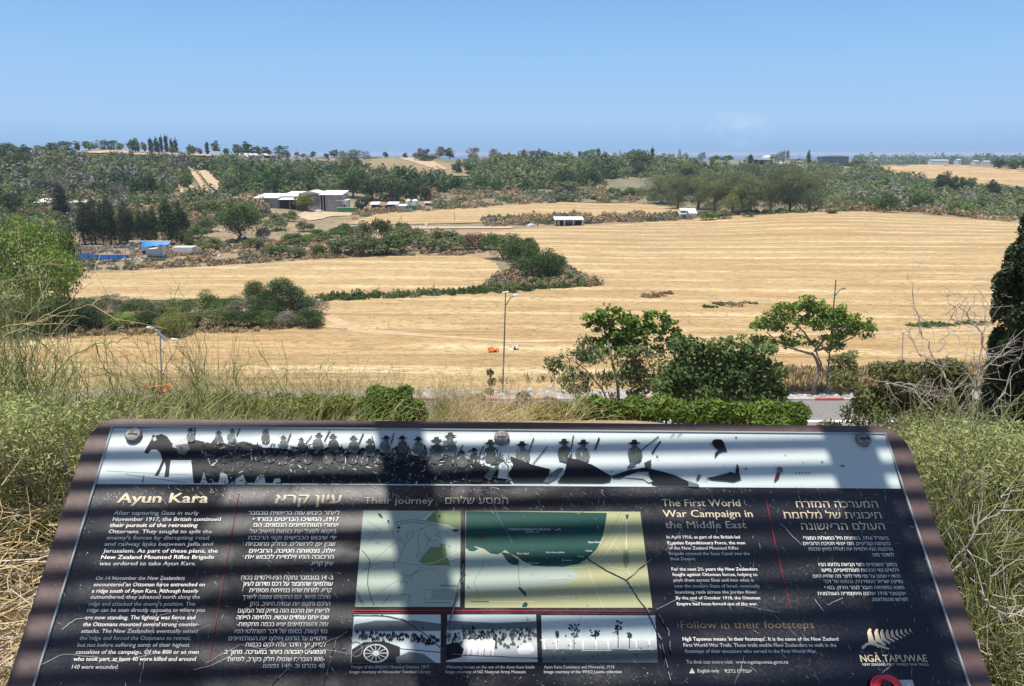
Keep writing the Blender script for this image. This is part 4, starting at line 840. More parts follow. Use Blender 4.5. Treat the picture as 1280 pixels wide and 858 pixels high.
# long pale building behind the left cypresses
b = B('long_shed', 44, 110, 262, 'long low white shed running behind the lone thick cypress', 'shed'); X, Z = b.X, b.Z
b.slope('roof', ROOFW, X(44), X(70), -.5, 6, Z(253.5), Z(249.5)); b.slope('roof', ROOFW, X(88), X(110), -.5, 6, Z(253.4), Z(251)); b.part('wall', WALLW, [(X(45), X(52), 0, 5.6, 0, Z(253.6))]); b.part('wall', WALLG, [(X(52.2), X(98), 0, 5.4, 0, Z(253.6))]); b.part('wall', WALLW, [(X(99.5), X(104.5), -.2, 5, 0, Z(253.8))]); b.part('door', DARKIN, [(X(48), X(50), -.06, .1, 0, Z(257))])
b = B('garden_shed', 148, 187, 258, 'dark shed with a white roof edge half hidden by the cypress grove', 'shed'); X, Z = b.X, b.Z
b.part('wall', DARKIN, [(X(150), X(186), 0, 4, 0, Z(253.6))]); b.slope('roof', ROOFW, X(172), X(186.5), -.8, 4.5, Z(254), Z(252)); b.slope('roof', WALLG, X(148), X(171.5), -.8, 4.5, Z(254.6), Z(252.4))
# blue fenced compound
b = B('blue_fence', 82, 161, 326, 'blue tarpaulin fence with steel rails around the yard left of the white tent', 'fence'); X, Z = b.X, b.Z
for x0, x1 in ((82, 94), (94.3, 106), (106.3, 116.5), (117, 127), (127.3, 138), (138.3, 149), (149.3, 160.6)): b.part('tarpaulin', BLUET, [(X(x0), X(x1), rnd.uniform(0, .1), .14, .15 + rnd.uniform(0, .2), Z(318 + rnd.uniform(-.7, .8)))])
for xx in (88, 98, 109.6, 121, 134.7, 147, 158): b.part('post', STEEL, [(X(xx), X(xx) + .12, -.15, -.03, 0, Z(310 + rnd.uniform(-1, 1)))])
for zz in (311, 313.5, 316): b.part('rail', STEEL, [(X(82), X(160), 4, 4.1, Z(zz), Z(zz) + .1)])
b = B('canopy', 163, 216, 324, 'white framed canopy carrying a blue tarpaulin over the yard', 'canopy'); X, Z = b.X, b.Z
b.part('roof_beam', ROOFW, [(X(163.5), X(215.5), 0, .3, Z(302.6), Z(301.2))])
for xx in (163.8, 169, 202, 215): b.part('post', STEEL, [(X(xx), X(xx) + .16, 0, .16, 0, Z(302.6))])
mb = MB(); t_ = np.linspace(0, 1, 12); rows = []
for q in np.linspace(0, 1, 4): rows.append([[X(180) + (X(215) - X(180)) * u, -.05 - 1.2 * q * (.4 + .6 * math.sin(u * 3)), Z(302) + (Z(309.5 - 4.5 * u ** .7 * 1.0) - Z(302)) * q + .12 * math.sin(u * 19) * q] for u in t_])
rows = np.array(rows); idx = np.arange(48).reshape(4, 12); mb.add(rows.reshape(-1, 3), np.stack([idx[:-1, :-1], idx[:-1, 1:], idx[1:, 1:], idx[1:, :-1]], -1).reshape(-1, 4)); mb.build('tarpaulin', BLUET, b.r, smooth=True)
b = B('tent', 176, 203, 324, 'white sheet tent under the blue tarpaulin', 'tent'); X, Z = b.X, b.Z
mb = MB(); mb.prism([[X(184), 0, 0], [X(202), 0, 0], [X(202), 0, Z(308)], [X(196), 0, Z(311)], [X(184), 0, Z(312)]], np.array([0, .4, 0]), np.array([0, 3, 0])); mb.build('sheet', ROOFW, b.r); b.part('frame', ROOFW, [(X(176.5), X(181.5), .2, .5, Z(313.5), Z(307.3)), (X(176.5), X(177.2), .2, .5, 0, Z(307.3)), (X(183), X(184), .2, .5, 0, Z(309))]); b.part('window', GLASSD, [(X(178), X(183), .3, .4, Z(317.5), Z(313.8))])
b = B('white_container', 216.5, 242, 319, 'white container with dark gap below it right of the canopy', 'container'); X, Z = b.X, b.Z
b.part('body', WALLW, [(X(217), X(241.5), 0, 3, .5, Z(309.2))]); b.part('panel', ROOFW, [(X(217.5), X(225), -.05, 0, .55, Z(309.6))]); b.part('panel', ROOFW, [(X(225.4), X(233), -.05, 0, .6, Z(309.6))]); b.part('panel', ROOFW, [(X(233.4), X(241), -.05, 0, .55, Z(309.6))]); b.part('skid', DARKIN, [(X(218), X(240), .2, .6, 0, .5)])
b = B('debris_heap', 158, 187, 325, 'heap of white sheets and scrap in front of the canopy', 'rubbish'); o = b.r; mb = MB()
for i in range(14): mb.box((rnd.uniform(b.X(158), b.X(184)), rnd.uniform(-2.5, .5), rnd.uniform(.1, .5)), (rnd.uniform(.3, 1.1), rnd.uniform(.2, .8), rnd.uniform(.1, .7)), rz=rnd.random() * 3)
mb.build('scrap', ROOFW, o); mb = MB()
for i in range(8): mb.box((rnd.uniform(b.X(160), b.X(180)), rnd.uniform(-1.5, .5), rnd.uniform(.1, .5)), (rnd.uniform(.3, .8), rnd.uniform(.2, .8), rnd.uniform(.1, .7)), rz=rnd.random() * 3)
mb.build('scrap', RUSTY, o)
b = B('blue_fence', -10, 60, 322, 'low pale fence of posts behind the large light green tree at the left edge', 'fence'); X, Z = b.X, b.Z
for xx in range(-8, 60, 9): b.part('post', STEEL, [(X(xx), X(xx) + .12, 0, .12, 0, Z(313))])
b.part('rail', WALLW, [(X(-10), X(60), .02, .08, Z(316), Z(315))]); b.r.name = 'post_fence'
# ridge village
b = B('terrace_house', 263, 278, 196.5, 'left white terrace with flat roofs on the left ridge', 'house', group='white houses on the ridge'); X, Z = b.X, b.Z
b.part('wall', WALLW, [(X(263), X(277.5), 0, 8, -1, Z(192.6))]); b.part('wall', WALLW, [(X(264), X(272), 3, 9, Z(192.6), Z(189.4))]); b.part('roof', ROOFW, [(X(263.7), X(272.3), 2.8, 9.2, Z(189.4), Z(189.1))]); b.windows([X(266), X(270), X(274.5)], Z(195.2), Z(193.6), .9)
for i, (x0, x1, l) in enumerate([(289, 297, 'first gabled white house of the row, far left'), (301, 308.5, 'large front gable of the white row on the ridge'), (307.5, 313.5, 'third gabled white house from the left'), (313, 319.5, 'fourth gabled white house, left of the rust brown trees'), (325, 332.6, 'fifth gabled white house between the rust brown trees'), (339, 344, 'sixth white house, small and right of the rust brown tree'), (347, 351.5, 'rightmost white house of the gabled row')]):
    b = B('gabled_house', x0, x1, 197.5, l, 'house', group='white houses on the ridge'); X, Z = b.X, b.Z
    b.part('wall', WALLW, [(X(x0), X(x1), 0, 8, -1.2, Z(194.2 if i != 1 else 195.8))]); b.gable('roof', ROOFW, X(x0), X(x1), 0, 8, Z(194.2 if i != 1 else 195.8), Z(192.0 if i != 1 else 191.6), 'y'); b.windows([X(x0 + 2.4), X(x1 - 2)], Z(196.6), Z(195.3), .8)
b = B('dark_pergola', 331, 345, 198.5, 'dark low building in front of the gabled white houses', 'building'); b.part('wall', DARKIN, [(b.X(331), b.X(343), 0, 5, -1, b.Z(194.8))]); b.slope('roof', WALLG, b.X(330.6), b.X(343.4), -.4, 5.4, b.Z(194.8), b.Z(194.2))
b = B('marquee', 233, 239, 193, 'small white marquee with two peaked roofs on the left ridge', 'marquee'); X, Z = b.X, b.Z
b.gable('roof', ROOFW, X(233), X(236), 0, 3, Z(187.8), Z(186), 'y', .1); b.gable('roof', ROOFW, X(236.3), X(239), 0, 3, Z(187.8), Z(186), 'y', .1); b.part('post', ROOFW, [(X(235.4), X(236.4), 0, .6, -.5, Z(187.8))]); b.part('post', ROOFW, [(X(238.6), X(239), 0, .3, -.5, Z(187.8))])
b = B('white_hut', 366, 375, 198.4, 'low white hut with an awning on the ridge left of the bare crest', 'hut'); X, Z = b.X, b.Z
b.part('wall', WALLW, [(X(366.5), X(370), 0, 4, -1, Z(194.5))]); b.part('awning', ROOFW, [(X(368), X(375), -.3, 4, Z(196), Z(195.5))]); b.part('post', WALLW, [(X(374.3), X(374.7), 0, .3, -1, Z(196))]); b.part('chimney', WALLW, [(X(367), X(367.8), 1, 1.5, Z(194.5), Z(192.8))])
b = B('hilltop_house', 537, 549, 199, 'small white house with a stepped outline beside the dark bush on the ridge', 'house', group='white houses on the ridge'); X, Z = b.X, b.Z
b.part('wall', WALLW, [(X(537), X(544), 0, 6, -1, Z(192.3))]); b.part('wall', WALLW, [(X(544) + .02, X(549), 1, 6, -1, Z(194.6))]); b.windows([X(539.5), X(542.3)], Z(196), Z(194), .9); b.part('parapet', ROOFW, [(X(536.8), X(544.2), -.1, 6.1, Z(192.3), Z(192))])
b = B('flat_roof_house', 751, 760, 197, 'white flat roof showing right of the dark square grove', 'house', group='white houses on the ridge'); b.part('wall', WALLW, [(b.X(752), b.X(759), 0, 7, -1, b.Z(192.6))]); b.part('roof', ROOFW, [(b.X(751), b.X(760), -.5, 8, b.Z(192.6), b.Z(191.4))]); b.windows([b.X(754), b.X(757)], b.Z(195.5), b.Z(193.8), .9)
b = B('orange_roof_house', 838, 851, 204.5, 'house with an orange hipped roof on the ridge among trees', 'house', group='white houses on the ridge'); b.part('wall', WALLW, [(b.X(839), b.X(850), 0, 9, -1, b.Z(201.8))]); b.gable('roof', ORANGE, b.X(839), b.X(850), 0, 9, b.Z(201.8), b.Z(198.2), 'x'); b.windows([b.X(842), b.X(847)], b.Z(203.8), b.Z(202.4), .9)
b = B('white_villa', 931, 968, 206.5, 'long white villa with dark veranda behind its cypress', 'house', group='villas right of the grove'); X, Z = b.X, b.Z
b.part('roof', ROOFW, [(X(931), X(967), -1, 10, Z(200.2), Z(198.2))]); b.part('veranda', DARKIN, [(X(942), X(966), 2, 9, -1, Z(200.2))]); b.part('wall', WALLW, [(X(932), X(941.9), 0, 9, -1, Z(200.2))]); b.part('roof_house', ROOFW, [(X(956), X(964), 3, 8, Z(198.2), Z(195.8))]); b.gable('roof', ROOFW, X(957), X(963), 3, 8, Z(195.8), Z(194.6), 'x', .1); b.windows([X(935), X(939)], Z(204), Z(201.5), 1.3)  # near-black block paints the shade below the veranda roof
for xx in (948, 955, 961): b.part('column', WALLW, [(X(xx), X(xx) + .3, -.4, -.1, -1, Z(200.2))])
b = B('white_tents', 972, 983, 207.4, 'cluster of small white peaked tents below the villas', 'tent')
for i, xx in enumerate((972, 975.7, 979.4)): b.gable('tent_roof', ROOFW, b.X(xx), b.X(xx + 3.4), i * .4, 3, .6, b.Z(202.8 + .5 * (i == 0)), 'y', .05); b.part('wall', WALLW, [(b.X(xx), b.X(xx + 3.4), i * .4 + .1, 2.9, -1, .6)])
b = B('cream_villa', 986, 1015, 205.5, 'cream villa with an orange tiled porch behind the single cypress', 'house', group='villas right of the grove'); X, Z = b.X, b.Z
CREAM = mat('cream_wall', (.68, .62, .5), .8); b.part('wall', CREAM, [(X(986), X(1009), 0, 10, -1, Z(198.6))]); b.slope('roof', ORANGE, X(991.5), X(1002), -1.2, .0, Z(202.5), Z(200.6)); b.part('wall', WALLW, [(X(1009) + .02, X(1014.5), 1, 9, -1, Z(198.2))]); b.part('parapet', ROOFW, [(X(985.8), X(1009), -.2, 10.2, Z(198.6), Z(198.2))]); b.windows([X(989), X(1005.5)], Z(203), Z(200.8), 1.2)
b = B('glass_building', 1028, 1060, 207.8, 'dark glass office block with a white rooftop box on the right ridge', 'office block'); X, Z = b.X, b.Z
BG = mat('blue_grey_glass', (.055, .08, .105), .3); b.part('wall', BG, [(X(1028), X(1060), 0, 14, -1.5, Z(196))]); b.part('rooftop_box', ROOFW, [(X(1037), X(1054), 3, 10, Z(196), Z(193.8))]); b.part('parapet', WALLG, [(X(1027.8), X(1060.2), -.1, .1, Z(196), Z(195.6)), ])
for i in range(8): b.part('window', mat('pale_glass', (.11, .14, .17), .2), [(X(1029 + i * 3.9), X(1031.9 + i * 3.9), -.12, -.02, Z(206), Z(202.6))]); b.part('window', MATS['pale_glass'], [(X(1029 + i * 3.9), X(1031.9 + i * 3.9), -.12, -.02, Z(201.6), Z(197.4))])
# far plain: billboard, sheds
b = B('billboard', 1143, 1155.5, 206, 'oval billboard on a post against the sea haze', 'billboard', Y=1500); X, Z = b.X, b.Z
b.part('post', STEEL, [(X(1149) - .5, X(1149) + .5, 0, 1, 0, Z(198.6))]); mb = MB(); mb.prism([[X(1149) + math.cos(a) * 5.6 * b.k, 0, (Z(195.2) + Z(198.8)) / 2 + math.sin(a) * 1.7 * b.k] for a in np.linspace(0, 6.283, 21)[:-1]], np.array([0, 0, 0.]), np.array([0, 1.5, 0])); mb.build('board', mat('board_dark', (.12, .12, .14), .6), b.r)
mb = MB()
for xx in (1145.6, 1148, 1150.4): mb.box((X(xx), -.1, Z(197)), (1.6 * b.k, .12, 1.5 * b.k))
mb.build('lettering', ROOFW, b.r)
for x0, x1, yb, yt, Yd, l, m in [(1164, 1186, 204, 200.6, 1400, 'long white shed on the far plain, right of the billboard', ROOFW), (1197, 1201, 204, 200, 1400, 'square white water tower on the far plain', ROOFW), (1080, 1090, 203.6, 201.2, 1700, 'pale low building left of the far right field', WALLW), (1093, 1099, 203, 200.2, 1700, 'grey block on the far plain above the field corner', WALLG), (1218, 1224, 203.6, 201.6, 1500, 'small pale block on the far plain right of the water tower', WALLW), (1230, 1238, 204, 202, 1500, 'low pale shed left of the far right trees', WALLW)]:
    b = B('far_building', x0, x1, yb, l, 'building', Y=Yd, group='buildings on the far plain'); b.part('wall', m, [(b.X(x0), b.X(x1), 0, 12, 0, b.Z(yt))]); b.gable('roof', ROOFW, b.X(x0), b.X(x1), 0, 12, b.Z(yt), b.Z(yt - .7), 'x')
    if x1 - x0 < 7: b.windows([0], b.Z(yt) * .5, b.Z(yt) * .75, 2)
scrub('far_plain_trees', 'thin bluish tree line of the far plain before the sea', [([(1070, 203.2), (1400, 203.2), (1400, 206), (1070, 206)], 420, 8, .6, {'dark': 2, 'mid': 2, 'grey': 3})], 'trees')

# ------------------------------------------------------------------ poles in the fields, street lamps
def pole(x, yt, yb, label, r=.09, lean=0, Y=None, name='wooden_post', cat='post', m=None):
    p = ground(x, yb) if Y is None else atY(x, yb, Y); 
    if Y: p[2] = float(H(p[0], Y))
    q = atY(x + lean, yt, p[1]); mb = MB(); o = np.array([0, 0, -.2]); e_ = q - p
    mb.tubes([o, e_ * .5, e_, e_ + [0, 0, .01]], [r, r * .9, r * .75, .01], 8); o = mb.build(name, m or WOOD, label=label, cat=cat); o.location = p
pole(357, 284, 300, 'short wooden post left of the scrub beside the pale track'); pole(497, 269, 282, 'leaning wooden post of a pair in front of the strip field', lean=5); pole(502, 272, 282, 'upright wooden post beside the leaning one')
pole(568, 266, 277, 'lone post standing at the near edge of the strip field'); pole(677, 267, 277, 'thin post left of the open sided shed', r=.07); pole(706, 262, 277, 'thin tall post behind the open sided shed', r=.07); pole(643, 265, 277, 'thin post between the dark row of trees and the strip field', r=.06)
pole(1218, 255, 262, 'short pale marker post at the right end of the big field scrub', m=STONEP); pole(72, 181, 189, 'thin pale mast on the left ridge beside the ragged dark tree', r=.15, m=STEEL)
pole(672, 279, 283, 'short dark gatepost left of the open sided shed', r=.2, m=DARKIN)
LAMPM = mat('lamp_post_green', (.10, .15, .14), .5, .3); LAMPW = mat('lamp_head_white', (.75, .76, .76), .35); LAMPB = mat('lamp_post_grey', (.25, .32, .36), .5, .3)
def lamp(xb, yb, xt, yt, label, style, m):
    Y = 76.5 if style != 'double' else 74.8; p = atY(xb, yb, Y); p[2] = Zr; q = atY(xt, yt, Y); e_ = q - p; r = empty('street_lamp', p); tag(r, label, 'street lamp', 'street lamps along the road')
    mb = MB(); mb.tubes([[0, 0, 0], [0, 0, .7], [0, 0, .72], e_ * .5, e_], [.13, .13, .085, .075, .055], 10); mb.build('post', m, r); mb = MB(); mb.box((0, 0, .1), (.42, .42, .16)); mb.build('base', STEEL, r)
    if style == 'curl':   # short arm arching to the right with a small head
        mb = MB(); a = np.linspace(0, 1, 8); mb.tubes(np.stack([.25 + e_[0] + .75 * a - .2, -.1 * a, e_[2] - 1.3 + .95 * np.sin(a * 1.57)], 1), np.full(8, .045), 8); mb.build('arm', m, r)
        mb = MB(); mb.tubes([[e_[0] + .7, 0, e_[2] - .36], [e_[0] + .85, 0, e_[2] - .28], [e_[0] + 1.2, 0, e_[2] - .26], [e_[0] + 1.35, 0, e_[2] - .36]], [.04, .13, .12, .03], 8); mb.build('lamp_head', LAMPW, r)
        mb = MB(); mb.tubes([[e_[0] - .35, 0, e_[2]], [e_[0] + .3, 0, e_[2] + .08]], [.08, .08], 6); mb.build('cap', LAMPW, r)
    elif style == 'fork':
        mb = MB(); a = np.linspace(0, 1, 8); mb.tubes(np.stack([e_[0] * .88 + .75 * a, 0 * a, e_[2] * .86 + (e_[2] * .14 - .9) * np.sin(a * 1.57)], 1), np.full(8, .05), 8); mb.build('arm', m, r); mb = MB(); mb.box((e_[0] * .88 + .85, 0, e_[2] - .92), (.3, .2, .1)); mb.build('lamp_head', LAMPM, r)
    else:
        mb = MB(); mb.tubes([e_ + [-.9, 0, .1], e_ + [-.3, 0, 0], e_ + [0, 0, -.5], e_ + [.5, 0, -1.1]], [.05, .1, .16, .12], 8); mb.build('bracket', m, r)
        for s_, dz in ((-1, .25), (1, -.95)):
            mb = MB(); c0 = e_ + [s_ * .95 + (.4 if s_ > 0 else 0), 0, dz]; mb.tubes([c0 + [-.4, 0, .04], c0 + [-.28, 0, .04], c0 + [.28, 0, -.04], c0 + [.4, 0, -.04]], [.03, .12, .12, .03], 8); mb.build('lamp_head', LAMPW, r)
lamp(628.5, 500, 632, 366, 'slender dark green street lamp with a curled arm in the middle of the photo', 'curl', LAMPM)
lamp(1032, 497, 1045, 350, 'dark street lamp rising behind the leaning road tree', 'fork', LAMPM)
lamp(203, 503, 200, 413, 'blue-grey street lamp with two white heads at the left, behind the broom twigs', 'double', LAMPB)
pole(1129, 415, 470, 'thin grey pole standing behind the grey-green shrub', r=.05, Y=77, name='utility_pole', cat='pole', m=STEEL)
def crumple(name, x, y, s_, m, label, cat):
    p = ground(x, y); mb = MB(); r = np.random.default_rng(int(x)); g = r.normal(size=(5, 5)) * .35; V = [[(i - 2) * s_ * .3 + r.normal() * .08, (j - 2) * s_ * .2, abs(g[i, j]) * s_] for i in range(5) for j in range(5)]
    idx = np.arange(25).reshape(5, 5); mb.add(V, np.stack([idx[:-1, :-1], idx[1:, :-1], idx[1:, 1:], idx[:-1, 1:]], -1).reshape(-1, 4)); o = mb.build(name, m, label=label, cat=cat); o.location = p + [0, 0, .05]
ORG = mat('orange_plastic', (.75, .22, .07), .6)
crumple('orange_sheet', 197, 492, 2.2, ORG, 'crumpled orange plastic sheet at the foot of the left street lamp', 'plastic sheet'); crumple('orange_sheet', 616, 441, 1.0, ORG, 'strip of orange plastic lying on the stubble left of the middle lamp', 'plastic sheet'); crumple('plastic_bag', 643, 438, 1.0, ROOFW, 'white plastic bag on the stubble right of the middle lamp', 'plastic bag')

# ------------------------------------------------------------------ trees and shrubs on the slope and by the road
def custom_tree(name, label, base, Y, limbs, clumps, n, size, m, tr=.16, aspect=.6, seed=1, bark=BARK, cat='tree', split=0):
    """limbs: polylines in photo pixels; clumps: (x, y, rx, ry) in photo pixels, all standing at distance Y"""
    rng = np.random.default_rng(seed); p = atY(*base, Y); r = empty(name, p); tag(r, label, cat); k = Y / (F * .985)
    t = MB()
    for i, L in enumerate(limbs):
        P = np.array([atY(x, y, Y + rng.normal() * .25 * j) - p for j, (x, y) in enumerate(L)]); q = np.linspace(0, len(P) - 1, len(P) * 3); P2 = np.stack([np.interp(q, np.arange(len(P)), P[:, c]) for c in range(3)], 1)
        r0 = tr * (1 if i == 0 else .5); t.tubes(P2, np.linspace(r0, r0 * .35, len(P2)), 7)
    t.build('trunk', bark, r, smooth=True)
    if split: clumps = [(x + rng.normal() * rx * .75, y + rng.normal() * ry * .75, rx * rng.uniform(.25, .55), ry * rng.uniform(.25, .6)) for x, y, rx, ry in clumps for _ in range(split)]
    c = MB(); cl = [(atY(x, y, Y + rng.normal() * rx * k * .5) - p, np.array([rx * k, rx * k * .8, ry * k])) for x, y, rx, ry in clumps]
    clump_leaves(c, rng, cl, n, size, aspect, loose=2.2 if split else 0); tw = MB(); 
    for cc, rr in cl:
        for j in range(5 if not split else 1):
            d = rng.normal(size=3); d /= np.linalg.norm(d); limb(c, rng, cc + [0, 0, -rr[2] * .8], cc + d * rr * .9, .025, .006, .06, 3, 4, 1)
    c.build('crown', [LM[m], bark], r); return r
rg = random.Random(5)
cl = []
for i in range(34):
    a = rg.uniform(0, 6.28); cl.append((1013 + math.cos(a) * 66 * rg.random() ** .5, 409 + math.sin(a) * 27 * rg.random() ** .5 + .004 * 0, rg.uniform(5, 12), rg.uniform(4, 7)))
cl += [(940, 424, 12, 6), (955, 432, 12, 6), (952, 405, 9, 6), (1080, 416, 10, 7), (985, 396, 14, 8), (1040, 392, 16, 8), (1012, 386, 15, 7), (1062, 402, 13, 8)]
custom_tree('roadside_tree', 'leaning roadside tree with a bent grey trunk beside the painted kerb', (1016, 496), 76.4, [[(1016, 497), (1019, 478), (1025, 463), (1020, 449), (1015, 441)], [(1022, 468), (1027, 456), (1022, 446), (1020, 436), (1014, 428)], [(1015, 443), (1001, 439), (985, 434), (969, 425), (958, 415)], [(1018, 440), (1030, 425), (1048, 412), (1062, 405)], [(1014, 430), (1005, 415), (990, 403)], [(1022, 438), (1045, 432), (1070, 420)]], cl, 8000, .165, 'bright', .27, .6, 5, PALEBARK, split=5)
cl = [(745, 396, 9, 7), (757, 388, 8, 6), (762, 405, 9, 7), (742, 412, 8, 6), (795, 405, 12, 8), (780, 418, 14, 9), (810, 415, 14, 9), (825, 430, 12, 8), (838, 410, 8, 6), (848, 420, 7, 6), (790, 432, 16, 9), (765, 432, 14, 9), (812, 396, 8, 5), (830, 398, 6, 5), (845, 437, 5, 4), (750, 428, 10, 7)]
custom_tree('fig_tree', 'open leafy tree with large bright leaves above the pale twiggy shrub in the middle', (775, 520), 50, [[(775, 530), (772, 480), (765, 450), (758, 420), (750, 395)], [(770, 470), (790, 440), (812, 412), (832, 400)], [(774, 475), (800, 450), (830, 430), (848, 420)]], cl, 3000, .155, 'bright', .12, .7, 6, split=6)
cl = [(rg.uniform(700, 848), rg.uniform(440, 500), rg.uniform(10, 20), rg.uniform(8, 14)) for i in range(30)]
custom_tree('twiggy_shrub', 'sparse grey-green shrub with pale twigs under the open leafy tree', (770, 525), 47, [[(770, 530), (755, 490), (730, 460), (705, 445)], [(775, 525), (790, 485), (815, 455)], [(765, 525), (740, 500), (712, 490)], [(780, 520), (810, 490), (840, 470)]], cl, 4600, .15, 'grey', .07, .4, 7, PALEBARK, 'shrub', split=3)
cl = [(910 + rg.gauss(0, 26), 478 + rg.gauss(0, 20), rg.uniform(15, 24), rg.uniform(13, 20)) for i in range(20)] + [(915, 444, 20, 13), (896, 450, 20, 14), (936, 452, 18, 13), (868, 470, 20, 16), (848, 486, 18, 14), (958, 470, 17, 14), (972, 492, 17, 14), (985, 512, 14, 10), (880, 500, 26, 18), (930, 505, 30, 16)]
custom_tree('dark_shrub', 'dense dark green shrub tree left of the visible piece of road', (910, 545), 42, [[(910, 550), (908, 525), (910, 505)], [(905, 530), (890, 510), (880, 495)], [(912, 520), (930, 505), (940, 495)]], cl, 17000, .15, 'laurel', .12, .5, 8, cat='shrub', split=4)
cl = [(628 + i * 6.2 + rg.uniform(-4, 4), 521 - (10 if 700 < 628 + i * 6.2 < 900 else 5) + rg.uniform(-3, 14), rg.uniform(14, 22), rg.uniform(10, 16)) for i in range(60)]
custom_tree('juniper_hedge', 'low bright green feathery hedge just behind the top edge of the sign', (820, 560), 26, [[(820, 570), (800, 540), (760, 525)], [(820, 565), (860, 540), (900, 525)]], cl, 24000, .10, 'bright', .05, .35, 9, cat='hedge')
cl = [(487 + rg.uniform(-38, 38), 512 + rg.uniform(-9, 12), rg.uniform(9, 14), rg.uniform(8, 12)) for i in range(40)] + [(486 + rg.uniform(-22, 22), 493 + rg.uniform(-4, 8), rg.uniform(8, 13), rg.uniform(7, 10)) for i in range(16)] + [(487, 510, 32, 24)]
custom_tree('round_shrub', 'small rounded green shrub just above the sign left of centre', (487, 545), 12, [[(487, 550), (485, 530), (482, 510)]], cl, 20000, .026, 'bright', .04, .5, 10, cat='shrub')
cl = [(1140 + rg.gauss(0, 38), 500 + rg.gauss(0, 17), rg.uniform(16, 26), rg.uniform(13, 20)) for i in range(26)] + [(1105, 464, 22, 13), (1130, 465, 24, 13), (1165, 463, 20, 13), (1120, 480, 26, 16), (1160, 482, 26, 16), (1195, 470, 18, 14), (1085, 495, 18, 16), (1190, 480, 22, 16), (1200, 510, 24, 18), (1110, 545, 26, 18), (1160, 548, 28, 16)]
custom_tree('greygreen_shrub', 'large grey-green shrub with fine leaves right of the visible road', (1140, 600), 17, [[(1140, 620), (1135, 560), (1120, 500), (1105, 470)], [(1142, 600), (1165, 540), (1185, 490)], [(1138, 600), (1100, 550), (1085, 510)]], cl, 15000, .055, 'olive', .035, .38, 12, PALEBARK, 'shrub')
cl = [(rg.uniform(120, 440), rg.uniform(500, 524), rg.uniform(9, 20), rg.uniform(6, 12)) for i in range(95)]
custom_tree('bank_scrub', 'low yellow-green leafy scrub along the bank above the left half of the sign', (280, 560), 11, [[(280, 570), (260, 530), (240, 515)], [(285, 565), (320, 530), (340, 515)]], cl, 24000, .028, 'yellow', .02, .4, 19, cat='scrub')
cl = [(555 + i * 11, rg.uniform(497, 515), rg.uniform(6, 14), rg.uniform(5, 10)) for i in range(14)]
custom_tree('grey_scrub', 'pale grey twiggy scrub in the gap around the foot of the middle lamp', (620, 560), 34, [[(620, 570), (600, 520), (575, 500)], [(625, 560), (650, 520), (665, 500)]], cl, 1900, .11, 'bare', .03, .4, 14, PALEBARK, 'scrub')
custom_tree('leafy_shoot', 'slim upright leafy shoot left of the middle lamp', (614, 520), 40, [[(614, 530), (613, 480), (613, 462)]], [(613, 466, 4, 4), (615, 478, 5, 5), (612, 490, 5, 4)], 260, .13, 'mid', .03, .5, 15, cat='plant')
cl = [(rg.uniform(1040, 1100), rg.uniform(440, 470), rg.uniform(5, 12), rg.uniform(5, 8)) for i in range(12)]
custom_tree('verge_shrub', 'thin olive shrub standing in the dry grass right of the road tree', (1068, 492), 79, [[(1068, 494), (1060, 470), (1052, 448)], [(1070, 490), (1085, 465), (1098, 445)]], cl, 900, .2, 'olive', .05, .4, 16, cat='shrub')
# big cypress at the right edge
rng = np.random.default_rng(4); Yc = 24; p = atY(1298, 330, Yc); p[2] = float(H(p[0], Yc)); ztop = Yc * tan_e(208) - p[2]
r = empty('cypress_tree', p); tag(r, 'tall dark cypress cut off by the right edge of the photo', 'tree'); c = MB(); cl = []
for i in range(260):
    f_ = rng.random() ** .8; R_ = 1.22 * min(1, 3.2 * (1 - f_)) ** .8 * (.82 + .18 * f_); a = rng.random() * 6.28; q = rng.uniform(.3, 1); cl.append((( R_ * q * math.cos(a), R_ * q * math.sin(a), .3 + f_ * (ztop - .9)), (.2, .2, .46)))
for i in range(7): cl.append(((-1.12 - .05 * (i % 2), 0, ztop * .55 + i * .2), (.09, .09, .25)))
cl += [((0, 0, z_), (.7 * min(1, 2.2 * (1 - z_ / ztop)),) * 2 + (.6,)) for z_ in np.linspace(.8, ztop * .85, 12)]; TRI[0] = True; clump_leaves(c, rng, cl, 85000, .062, .5); TRI[0] = False; c.build('crown', LM['cypress'], r)
t = MB(); limb(t, rng, (0, 0, -.3), (0, 0, ztop * .9), .2, .05); t.build('trunk', BARK, r)
